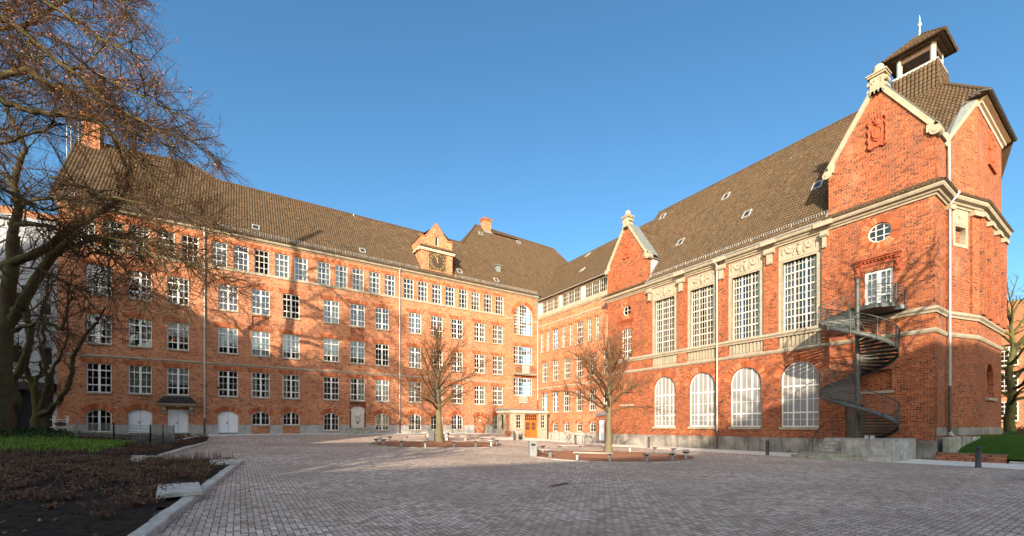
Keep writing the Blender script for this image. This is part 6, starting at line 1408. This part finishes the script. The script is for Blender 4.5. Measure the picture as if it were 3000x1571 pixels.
# ---- old trees in the planting bed on the left: main limbs as measured, side shoots grown
LA = [(.480,.270,[(46.02,10.82,1.0),(46.07,10.78,3.31),(45.98,10.84,5.26),(45.92,10.88,7.40),(45.75,10.99,9.55),(45.59,11.09,11.31),(45.49,11.16,12.87)]),
 (.22,.06,[(45.57,11.10,12.91),(45.21,11.54,14.31),(45.33,11.66,15.34),(45.02,12.06,16.58),(44.62,12.52,17.48),(45.20,12.34,18.90),(45.49,12.35,20.09)]),
 (.25,.04,[(45.96,10.86,11.04),(44.07,12.30,11.93),(42.78,13.37,12.97),(41.59,14.36,13.71),(40.61,15.22,14.23),(40.02,15.83,14.78),(39.75,16.23,15.65),(39.57,16.57,16.40),(39.26,16.99,17.88)]),
 (.12,.04,[(39.71,16.46,15.55),(40.05,16.58,16.65),(40.51,16.62,17.62),(41.30,16.44,18.56),(42.16,16.22,19.37),(43.16,15.91,20.25),(44.21,15.57,20.80)]),
 (.14,.03,[(45.67,11.04,13.48),(44.07,12.59,13.22),(42.70,13.99,12.63),(41.20,15.48,12.06),(39.66,16.99,11.98),(38.35,18.35,11.47),(37.25,19.57,10.73),(36.37,20.66,9.91)]),
 (.12,.02,[(42.91,13.43,11.81),(41.13,15.10,12.31),(39.57,16.62,12.27),(38.22,18.01,11.42),(37.22,19.17,10.59),(36.34,20.25,10.06),(35.57,21.26,9.24),(34.82,22.26,8.40)]),
 (.26,.18,[(45.13,11.39,8.78),(44.09,12.39,10.71),(43.15,13.31,11.70),(42.48,14.07,12.18)]),
 (.26,.26,[(45.92,10.88,7.40),(45.5,11.1,8.2),(45.13,11.39,8.78)]),
 (.11,.03,[(45.29,11.29,14.28),(44.39,12.27,14.67),(43.05,13.54,14.60),(41.83,14.73,14.31),(40.47,16.01,14.67),(39.32,17.15,14.17),(38.20,18.28,13.26)]),
 (.14,.06,[(45.10,11.41,14.73),(45.77,10.98,16.10),(46.53,10.48,16.78)]),
 (.10,.02,[(42.48,14.07,12.18),(42.22,14.57,11.38),(41.73,15.23,11.07),(40.93,16.09,11.24),(39.91,17.09,10.47),(39.38,17.77,9.53),(39.17,18.24,8.80)]),
 (.06,.012,[(41.90,15.28,12.19),(40.69,16.66,11.43),(39.53,18.01,10.16),(38.84,19.05,8.61),(38.46,19.89,6.95)]),
 (.06,.012,[(40.11,17.63,11.56),(38.70,19.15,10.83),(37.48,20.53,9.45),(36.87,21.52,7.97),(36.55,22.33,6.55)]),
 (.05,.010,[(38.41,19.33,11.34),(36.92,20.89,10.78),(35.78,22.23,9.76),(34.95,23.37,8.61),(34.56,24.22,7.67)]),
 (.07,.012,[(43.94,13.35,13.35),(42.56,14.70,12.80),(41.21,16.02,11.17),(40.36,17.02,9.42),(39.97,17.73,7.54)]),
 (.08,.012,[(42.94,15.20,15.00),(41.10,17.14,13.94),(39.22,19.11,13.08),(37.43,21.01,12.42),(35.88,22.76,11.31)]),
 (.06,.012,[(44.95,12.11,10.92),(43.57,13.30,10.45),(42.06,14.58,9.42),(41.05,15.53,8.05),(40.52,16.17,6.70)]),
 (.03,.010,[(36.55,22.33,11.94),(35.47,23.45,10.67),(34.82,24.29,9.75)]),
 (.13,.03,[(45.64,11.06,7.36),(44.37,12.13,7.82),(43.20,13.12,7.47),(42.88,13.57,7.62),(42.60,13.99,8.55),(42.58,14.24,9.86)])]
LC = [(.36,.28,[(45.48,7.59,1.2),(45.53,7.56,2.29),(45.50,7.57,3.09)]),
 (.2,.06,[(45.53,7.56,2.98),(45.77,7.40,4.23),(46.00,7.25,4.92),(46.15,7.15,5.54),(46.10,7.18,6.28),(46.00,7.25,7.08),(46.15,7.15,8.28),(46.00,7.25,9.30),(46.1,7.3,11)]),
 (.19,.05,[(45.43,7.62,3.09),(45.07,7.94,4.11),(44.92,8.12,4.73),(45.06,8.11,5.68),(45.18,8.13,6.80),(45.05,8.29,7.91),(45.17,8.30,9.02),(44.90,8.56,10.01),(44.8,8.6,11.5)]),
 (.2,.05,[(45.48,7.59,2.69),(44.94,8.11,2.92),(44.41,8.64,3.42),(43.98,9.10,3.97),(43.60,9.52,4.74),(43.41,9.82,5.89),(43.23,10.13,6.53),(42.81,10.57,7.21),(42.40,11.02,7.83),(41.90,11.52,8.45),(41.54,11.94,9.17)]),
 (.12,.04,[(45.67,7.46,4.46),(45.62,7.38,4.98),(45.46,7.36,5.57),(45.41,7.28,6.62),(45.64,7.01,7.85),(45.78,6.80,9.03)]),
 (.12,.04,[(44.98,7.91,3.89),(44.73,8.17,4.68),(44.65,8.32,5.52),(44.24,8.69,6.36),(43.93,8.99,7.24),(43.76,9.20,8.46),(43.78,9.29,9.67)])]
LD = [(.28,.14,[(46.37,8.80,1.1),(46.28,8.86,2.28),(46.19,8.92,2.92),(46.01,9.03,3.41),(46.14,8.95,4.11),(46.19,8.92,4.70),(45.87,9.12,5.35),(45.60,9.30,6.15),(45.38,9.44,6.91),(45.33,9.47,7.77),(45.56,9.33,8.73),(45.6,9.3,10.5)]),
 (.18,.07,[(46.19,8.92,4.70),(46.54,8.49,5.53),(46.75,8.15,6.53),(46.74,7.97,7.55)])]
LB = [(.50,.20,[(47.12,16.06,.8),(47.15,16.04,5.82),(47.06,16.10,10.45),(46.74,16.31,15.08),(46.35,16.56,19.72),(46.09,16.73,25.12),(45.70,16.98,30.53)]),
 (.20,.03,[(46.25,16.63,21.44),(44.85,17.61,20.84),(43.70,18.43,20.33),(42.99,18.96,19.82),(42.00,19.69,18.79),(40.64,20.64,17.49),(39.43,21.50,16.29),(37.94,22.54,15.19),(36.90,23.29,14.09)]),
 (.20,.03,[(46.78,16.28,17.48),(45.34,17.07,17.76),(43.88,17.87,18.05),(42.93,18.33,18.43),(42.45,18.50,18.07),(41.40,19.03,17.62),(40.03,19.77,17.06),(39.12,20.21,16.69),(37.48,21.13,15.64)]),
 (.20,.02,[(46.93,16.19,17.21),(45.29,17.19,17.16),(43.80,18.10,16.88),(42.76,18.71,16.42),(41.72,19.33,16.23),(40.82,19.86,16.14),(39.99,20.33,15.81),(39.00,20.92,14.65),(38.09,21.45,13.40),(37.02,22.09,12.04),(35.47,23.03,11.33)]),
 (.16,.03,[(46.02,16.78,23.96),(44.51,17.76,23.51),(43.76,18.25,23.06),(42.77,18.88,21.80),(41.49,19.72,20.72),(40.13,20.60,19.73),(38.92,21.38,18.92),(38.02,21.97,18.56)]),
 (.15,.03,[(46.02,16.78,23.96),(44.22,17.75,25.52),(42.76,18.49,25.26),(41.28,19.26,24.08),(40.01,19.88,22.87),(39.11,20.27,21.54),(38.67,20.36,20.86)]),
 (.13,.03,[(46.40,16.53,19.46),(44.58,17.54,20.05),(43.28,18.21,20.36),(42.42,18.60,20.87),(41.70,18.90,21.56),(40.73,19.36,22.36),(39.75,19.83,22.32),(38.67,20.36,21.90)]),
 (.11,.03,[(46.78,16.28,16.76),(45.38,16.95,15.55),(43.95,17.64,15.14),(43.11,17.95,15.46),(42.17,18.32,16.07),(41.53,18.50,16.40)]),
 (.08,.02,[(42.02,19.61,18.83),(41.15,20.34,18.01),(40.15,21.15,17.72),(39.08,22.00,16.91),(37.96,22.88,16.19),(37.14,23.57,15.57),(36.41,24.21,15.13)]),
 (.07,.02,[(39.99,19.97,16.95),(38.72,20.94,16.21),(37.62,21.80,15.57),(36.68,22.55,15.13),(35.91,23.20,14.50),(35.45,23.64,13.61)]),
 (.12,.03,[(46.78,16.28,14.96),(45.00,17.20,13.46),(43.95,17.64,13.03),(43.11,17.95,12.49),(42.09,18.37,12.13),(41.21,18.70,12.71)]),
 (.12,.03,[(46.3,16.6,20.5),(44.9,17.3,22.0),(43.6,18.0,23.6),(42.2,18.7,24.4),(41.0,19.3,24.0)])]
def limb_tree(name, label, limbs, seed, spec, leafp, bark, twig, leaf, skip=1, per=2, trunk_sprout=False):
    rn = np.random.default_rng(seed); th, fi, lv = Tubes(), Tubes(), []
    for i, (r0, r1, P) in enumerate(limbs):
        Q = subdiv(P, 4, rn, .02+.02*(i > 0)); f = np.linspace(0, 1, len(Q)); rad = r0+(r1-r0)*f**.8
        if i == 0: rad = rad*(1+.25*np.exp(-f*len(Q)/2.5)); rad *= 1+.06*np.sin(np.arange(len(Q))*2.1)
        th.add(Q, rad, 12 if r0 > .2 else 7)
        if i >= skip: sprout(rn, Q, r0, r1, spec, 0, th, fi, lv, leafp, .08)
    return plant_tree(name, label, 'tree', limbs[0][2][0], th.mesh(), fi.mesh(False), leaf_mesh(rn, lv, .05, .09, per) if lv else None, bark, twig, leaf)
SA = [(.30, 2.8, 7, .8, .12, -.01, .034), (.19, 1.4, 5, .75, .16, -.02, .011), (.16, .65, 4, .7, .2, -.02, .0058)]
SB = [(.26, 2.8, 7, .75, .10, -.01, .032), (.17, 1.5, 5, .7, .14, -.02, .011), (.14, .65, 4, .65, .18, -.03, .0058)]
SC = [(.5, 1.8, 6, .8, .12, .02, .026), (.32, .9, 4, .75, .16, .0, .012), (.22, .45, 3, .7, .2, 0, .007)]
limb_tree('old_tree', 'mossy dark old tree with a thick trunk at the left edge of the photo', LA, 3, SA, lambda p: .012, BARK, TWIG, LEAFB)
limb_tree('old_tree', 'tall tree with dry brown leaves whose long boughs droop in from the left', LB, 4, SB, lambda p: (.07 if p[2] > 15 else .02)*(1 if p[0] < 43.5 else .5), BARK, TWIG, LEAFB, 1, 2)
limb_tree('multi_stemmed_tree', 'mossy tree forking low into several stems before the pale building', LC, 5, SC, lambda p: .0, BARK, TWIG, LEAFB)
limb_tree('crooked_tree', 'thin crooked dark trunk between the old tree and the forked tree', LD, 6, SC, lambda p: .0, BARK, TWIG, LEAFB)
# ---- a spreading bare tree, reused beyond the court and out of frame
def big_tree(seed, h, w_, r0, fork):
    rn = np.random.default_rng(seed); th, fi = Tubes(), Tubes(); n = 10; z = np.linspace(-.2, h*.8, n)
    tr = subdiv(np.stack([rn.normal(0, .12, n)*(z > 1), rn.normal(0, .12, n)*(z > 1), z], 1), 3, rn, .02); rr = r0*np.clip(1.08-np.linspace(0, 1, len(tr))*.95, .08, 1.1); rr[:2] *= [1.35, 1.12]; th.add(tr, rr, 12)
    spec = [(.75, h*.17, 6, .75, .12, .03, .05), (.42, h*.085, 5, .75, .16, .02, .02), (.34, h*.04, 3, .7, .2, 0, .010)]
    for k in range(20):
        f = k/19; zb = fork+(h*.72-fork)*f; i = np.argmin(abs(tr[:, 2]-zb)); az = k*2.4+rn.uniform(-.3, .3); el = math.radians(10+58*f); d = np.array([math.cos(az)*math.cos(el), math.sin(az)*math.cos(el), math.sin(el)])
        L = w_*.5*(1.1-.45*f)*rn.uniform(.8, 1.1); Q = shoot(rn, tr[i], d, L, 9, .13, .03); rb = r0*(.45-.2*f); th.add(Q, np.linspace(rb, rb*.2, 10), 7); sprout(rn, Q, rb, rb*.2, spec, 0, th, fi, None, None, .15)
    return th.mesh(), fi.mesh(False)
GT = big_tree(41, 15, 12, .42, 3.2); GT2 = big_tree(57, 15, 11, .36, 2.6)
def put_big(src, name, label, loc, sc, rz, bark=BARK, twig=TWIG, group=None):
    m = Matrix.Diagonal((sc, sc, sc, 1)) if not isinstance(sc, tuple) else Matrix.Diagonal((sc[0], sc[0], sc[1], 1))
    t = thing(name, label, 'tree', loc, rz, group); add('trunk', src[0], bark, t, m); add('crown', src[1], twig, t, m); return t
MOSSY = mat_bark('yellow_mossy_bark', (.05, .045, .025), (.11, .10, .055), (.13, .14, .025), .9)
GR2 = tuple(m_.copy() for m_ in GT2)
for m_ in GR2: m_.materials.clear()
put_big(GR2, 'mossy_tree', 'large mossy bare tree on the lawn behind the end of the hall', (-20.8, 39.9, 1.4), .95, 0, MOSSY, MOSSY)
put_big(GR2, 'mossy_tree', 'mossy bare tree close before the pale modern building at the far left', (50.3, 4.2, 1.3), 1.2, 2.0, MOSSY, TWIG)
put_big(GT, 'bare_tree', 'bare tree beyond the lawn at the far right behind the mossy tree', (-33, 47, 1.2), .85, 1.3)
k = 0
for src, loc, sc, rz in ((GT, (31, 60, .3), 1.25, .4), (GT2, (15, 51.6, .05), (1.12, 1.42), 2.2), (GT2, (41, 65, .4), 1.2, 4.0), (GT, (58.5, 36, .9), (1.15, 1.7), 1.1), (GT2, (50.5, 24.5, .9), (1.05, 1.2), 5.0), (GT, (64, 22, 1), (1.1, 1.5), 3.0), (GT2, (52.5, 50.5, .5), 1.15, .8), (GT, (57.5, 53.5, .6), 1.1, 3.6)):
    put_big(src, 'bare_tree', ['big bare tree behind the photographer near the rear shade block', 'bare tree standing behind the photographer by the court corner', 'bare tree before the low rear block behind the photographer', 'tallest bare tree left of the court behind the planting bed', 'bare tree beside the drooping old tree at the bed', 'bare tree in front of the gabled shade block on the left', 'bare tree beside the low shade block left of the photographer', 'bare tree close to the end of the low shade block behind the bed'][k], loc, sc, rz, group='bare trees round the court'); k += 1
# hedge
hb = thing('hedge', 'low dark brown clipped hedge at the top of the lawn', 'hedge', (-15, 46, 1.3)); mb = MB(); rg = random.Random(9)
mb.box(-15.6, 41.0, 1.0, -14.4, 56, 1.75); mb.build('core', DEAD, hb, None, True)
add('twigs', blades(5000, lambda: (rg.uniform(-15.7, -14.3), rg.uniform(41, 56), rg.uniform(1.1, 1.8)), .1, .3, .03, 1.0, .7), DEAD, hb, None, True)
# ================================================================== NEIGHBOURS
def gable_house(name, label, x0, x1, y0, y1, zb, ze, zr, axis, wm, rm, wins, cat='building', frame=None):
    b = thing(name, label, cat, ((x0+x1)/2, (y0+y1)/2, zb)); mb = MB(); t = .3
    if axis == 'x': A = [(y0, zb), (y1, zb), (y1, ze), ((y0+y1)/2, zr), (y0, ze)]; fa = lambda a, c, q: (x0+(x1-x0)*q, a, c)
    else: A = [(x0, zb), (x1, zb), (x1, ze), ((x0+x1)/2, zr), (x0, ze)]; fa = lambda a, c, q: (a, y0+(y1-y0)*q, c)
    mb.prism(A, fa, 0); mb.build('wall', wm, b, None, True); o = .5; mb = MB()
    if axis == 'x':
        ym = (y0+y1)/2; s = (zr-ze)/((y1-y0)/2)
        for yy in (y0-o, y1+o): mb.add([(x0-o, yy, ze-s*o+.12), (x1+o, yy, ze-s*o+.12), (x1+o, ym, zr+.12), (x0-o, ym, zr+.12)], [(0, 1, 2, 3)])
    else:
        xm = (x0+x1)/2; s = (zr-ze)/((x1-x0)/2)
        for xx in (x0-o, x1+o): mb.add([(xx, y0-o, ze-s*o+.12), (xx, y1+o, ze-s*o+.12), (xm, y1+o, zr+.12), (xm, y0-o, zr+.12)], [(0, 1, 2, 3)])
    mb.build('roof', rm, b, None, True)
    for M in wins:
        f = add('window', w_main.frame, WHITE, b, M @ Matrix.Translation((0, .20, 0)), True); add('pane', w_main.pane, GLASS_D, f); add('sill', w_main.sill, STONE, f)
    return b
OTILE = mat_plain('orange_roof', (.34, .14, .055), .85, (.26, .12, .06), 3, .4)
# pale modern building joined to the left end of the school wing
MO = thing('modern_building', 'pale rendered modern building left of the school wing with a glazed ground floor', 'building', (54, -3, 1.2))
hs = []
for x0, x1, z0, z1 in ((48.55, 49.5, 6.7, 8.15), (46.95, 47.55, 6.7, 8.15), (51, 52.4, 6.7, 8.15), (48.3, 49.4, 10.6, 12.2), (51, 52.4, 10.6, 12.2), (48.3, 49.4, 14.2, 15.6), (47, 47.6, 10.6, 12.2), (47, 47.6, 14.2, 15.6)): hs.append(rect(x0, z0, x1, z1))
gl = rect(46.85, 1.3, 56, 4.75); wall_y(MO, 'wall', -.45, rect(46.62, .4, 62, 17.6), hs+[gl], RENDER, .3)
mb = MB(); mb.box(46.75, -.5, 4.75, 57, .25, 5.3); mb.build('canopy', ANTH, MO, None, True)
for q in hs:
    (x0, z0), (x1, z1) = q[0], q[2]; mb = MB()
    for b_ in ((x0, z0, x0+.07, z1), (x1-.07, z0, x1, z1), (x0+.07, z0, x1-.07, z0+.07), (x0+.07, z1-.07, x1-.07, z1)): mb.box(b_[0], -.62, b_[1], b_[2], -.54, b_[3])
    f = mb.build('window', GALV, MO, None, True); MB().box(x0+.02, -.6, z0+.02, x1-.02, -.58, z1-.02).build('pane', GLASS_D, f, None, True); MB().box(x0, -.5, z0-.08, x1, -.38, z0).build('sill', ZINCL, f, None, True)
mb = MB()
for x in (46.9, 48.9, 50.9, 52.9, 54.9): mb.box(x-.04, -.6, 1.3, x+.04, -.5, 4.75)
f = mb.build('shop_front', GALV, MO, None, True); MB().box(46.9, -.58, 1.3, 56, -.56, 4.75).build('pane', GLASS_D, f, None, True)
mb = MB(); mb.box(46.62, -12, .4, 62, -11.7, 17.6); mb.box(61.7, -11.7, .4, 62, -.75, 17.6); mb.box(46.62, -12, 17.6, 62.2, -.1, 17.85); mb.build('rear_and_roof', RENDER, MO, None, True)
gable_house('house', 'house with a weathered orange roof seen over the pale building', 50, 78, -34, -16, 1, 18.5, 27, 'x', BRICKW, OTILE, [])
gable_house('brick_house', 'red brick house with pale windows behind the mossy tree on the right', -62, -47, 28, 66, .5, 12.5, 19, 'y', BRICK, OTILE, [MX(y, z, -47) for y in (33, 36.5, 40, 43.5, 47, 50.5) for z in (2.6, 6.4, 9.6)], 'house')
gable_house('gabled_shade_block', 'unseen brick block left of the court, added to shade the long wing', 51.5, 95, 27, 33, 1, 15.3, 15.4, 'x', BRICKW, OTILE, [M4((x, 33, z), 0) for x in (56, 60, 64, 68) for z in (3, 7, 11)])  # unseen block, added to shade the foot of the long wing
g_ = thing('shade_block_top', 'sloping top of the unseen block, shaped for the shade edge on the wing', 'building', (73, 30, 15.4))  # slope shaped to cast the slanting shade edge on the long wing
mb = MB(); mb.prism([(51.6, 15.4), (95, 15.4), (95, 16), (74, 27), (73.4, 27)], lambda a, b, q: (a, 27.05+5.9*q, b), 0); mb.build('wall', BRICKW, g_, None, True)
mb = MB(); mb.add([(50.8, 26.6, 15.2), (50.8, 33.4, 15.2), (73.7, 33.4, 27.3), (73.7, 26.6, 27.3)], [(0, 1, 2, 3)]); mb.add([(96, 26.6, 15.4), (96, 33.4, 15.4), (73.7, 33.4, 27.3), (73.7, 26.6, 27.3)], [(0, 1, 2, 3)]); mb.build('roof', OTILE, g_, None, True)
def MYn(x, z, y): return M4((x, y, z), math.pi)
gable_house('rear_shade_block', 'tall unseen brick block behind the photographer, added to shade court and tower foot', 6, 48, 70, 82, .2, 15, 21.3, 'x', BRICK, TILE, [MYn(x, z, 70) for x in range(9, 47, 4) for z in (2.2, 6, 10)])  # unseen, height set so its shadow covers foreground and tower foot
gable_house('low_rear_shade_block', 'lower unseen brick block behind the photographer, added to shade the near paving', 49, 92, 71, 81, .3, 13, 18.5, 'x', BRICKW, OTILE, [MYn(x, z, 71) for x in range(52, 90, 4) for z in (2.2, 6)])  # unseen, ridge set so its shadow covers the near paving
gable_house('low_shade_block', 'low unseen brick block left of the photographer, added to shade the paving', 60, 80, 48, 57, .4, 11, 17, 'x', BRICKW, TILE, [MYn(x, z, 48) for x in (63, 67, 71, 75) for z in (2.2, 6)])  # added out of view to shade the court beside the sun streak
# ================================================================== PARKED CAR at the right edge
cc = Vector((34.67, 46.8, 0))+Rv*20.3+Fv*14.15; car = thing('parked_car', 'black parked car whose nose just enters the right edge', 'car', (cc.x, cc.y, H(cc.x, cc.y)), math.atan2(-Rv.y, -Rv.x))
PAINT = mat_plain('black_car_paint', (.012, .012, .015), .2, (.010, .010, .012), 2, 0, spec=.8); RUB = mat_plain('tyre_rubber', (.02, .02, .02), .85)
st_ = [(-2.1, .45, .72, .78), (-2.0, .30, .98, .84), (-1.3, .22, 1.02, .88), (0, .2, .98, .89), (1.0, .22, .92, .88), (1.8, .28, .80, .84), (2.1, .36, .66, .74)]; mb = MB(); vs = []
for x, zb_, zt, hw in st_: vs += [(x, -hw*.92, zb_), (x, -hw, zb_+.18), (x, -hw, zt-.16), (x, -hw*.86, zt), (x, hw*.86, zt), (x, hw, zt-.16), (x, hw, zb_+.18), (x, hw*.92, zb_)]
mb.add(vs, [(i*8+j, i*8+(j+1) % 8, (i+1)*8+(j+1) % 8, (i+1)*8+j) for i in range(6) for j in range(8)], True); mb.add(vs[:8], [tuple(range(8))]); mb.add(vs[-8:], [tuple(range(7, -1, -1))]); mb.build('body', PAINT, car)
mb = MB(); a = [(-1.75, .80, 1.0), (.95, .80, .93), (.25, .62, 1.42), (-1.2, .62, 1.42)]; mb.add([(x, -w_, z) for x, w_, z in a]+[(x, w_, z) for x, w_, z in a], [(0, 1, 2, 3), (7, 6, 5, 4), (1, 5, 6, 2), (0, 3, 7, 4), (3, 2, 6, 7)]); mb.build('cabin_glass', GLASS_D, car)
mb = MB(); mb.box(-1.2, -.62, 1.42, .25, .62, 1.455); mb.build('roof_panel', PAINT, car)
for x in (-1.3, 1.3):
    for y in (-.82, .82):
        w_ = MB().tube([(x, y-.1, .32), (x, y+.1, .32)], .32, 20).build('wheel', RUB, car); MB().tube([(x, y-.105, .32), (x, y+.105, .32)], .2, 14).build('rim', GALV, w_)
for s in (-1, 1): mb = MB(); mb.ball((2.02, s*.58, .66), .09, .16, .08); mb.build('headlight', GALV, car); mb = MB(); mb.ball((-2.05, s*.66, .82), .06, .13, .08); mb.build('tail_light', mat_plain('red_lamp', (.4, .01, .01), .3), car)
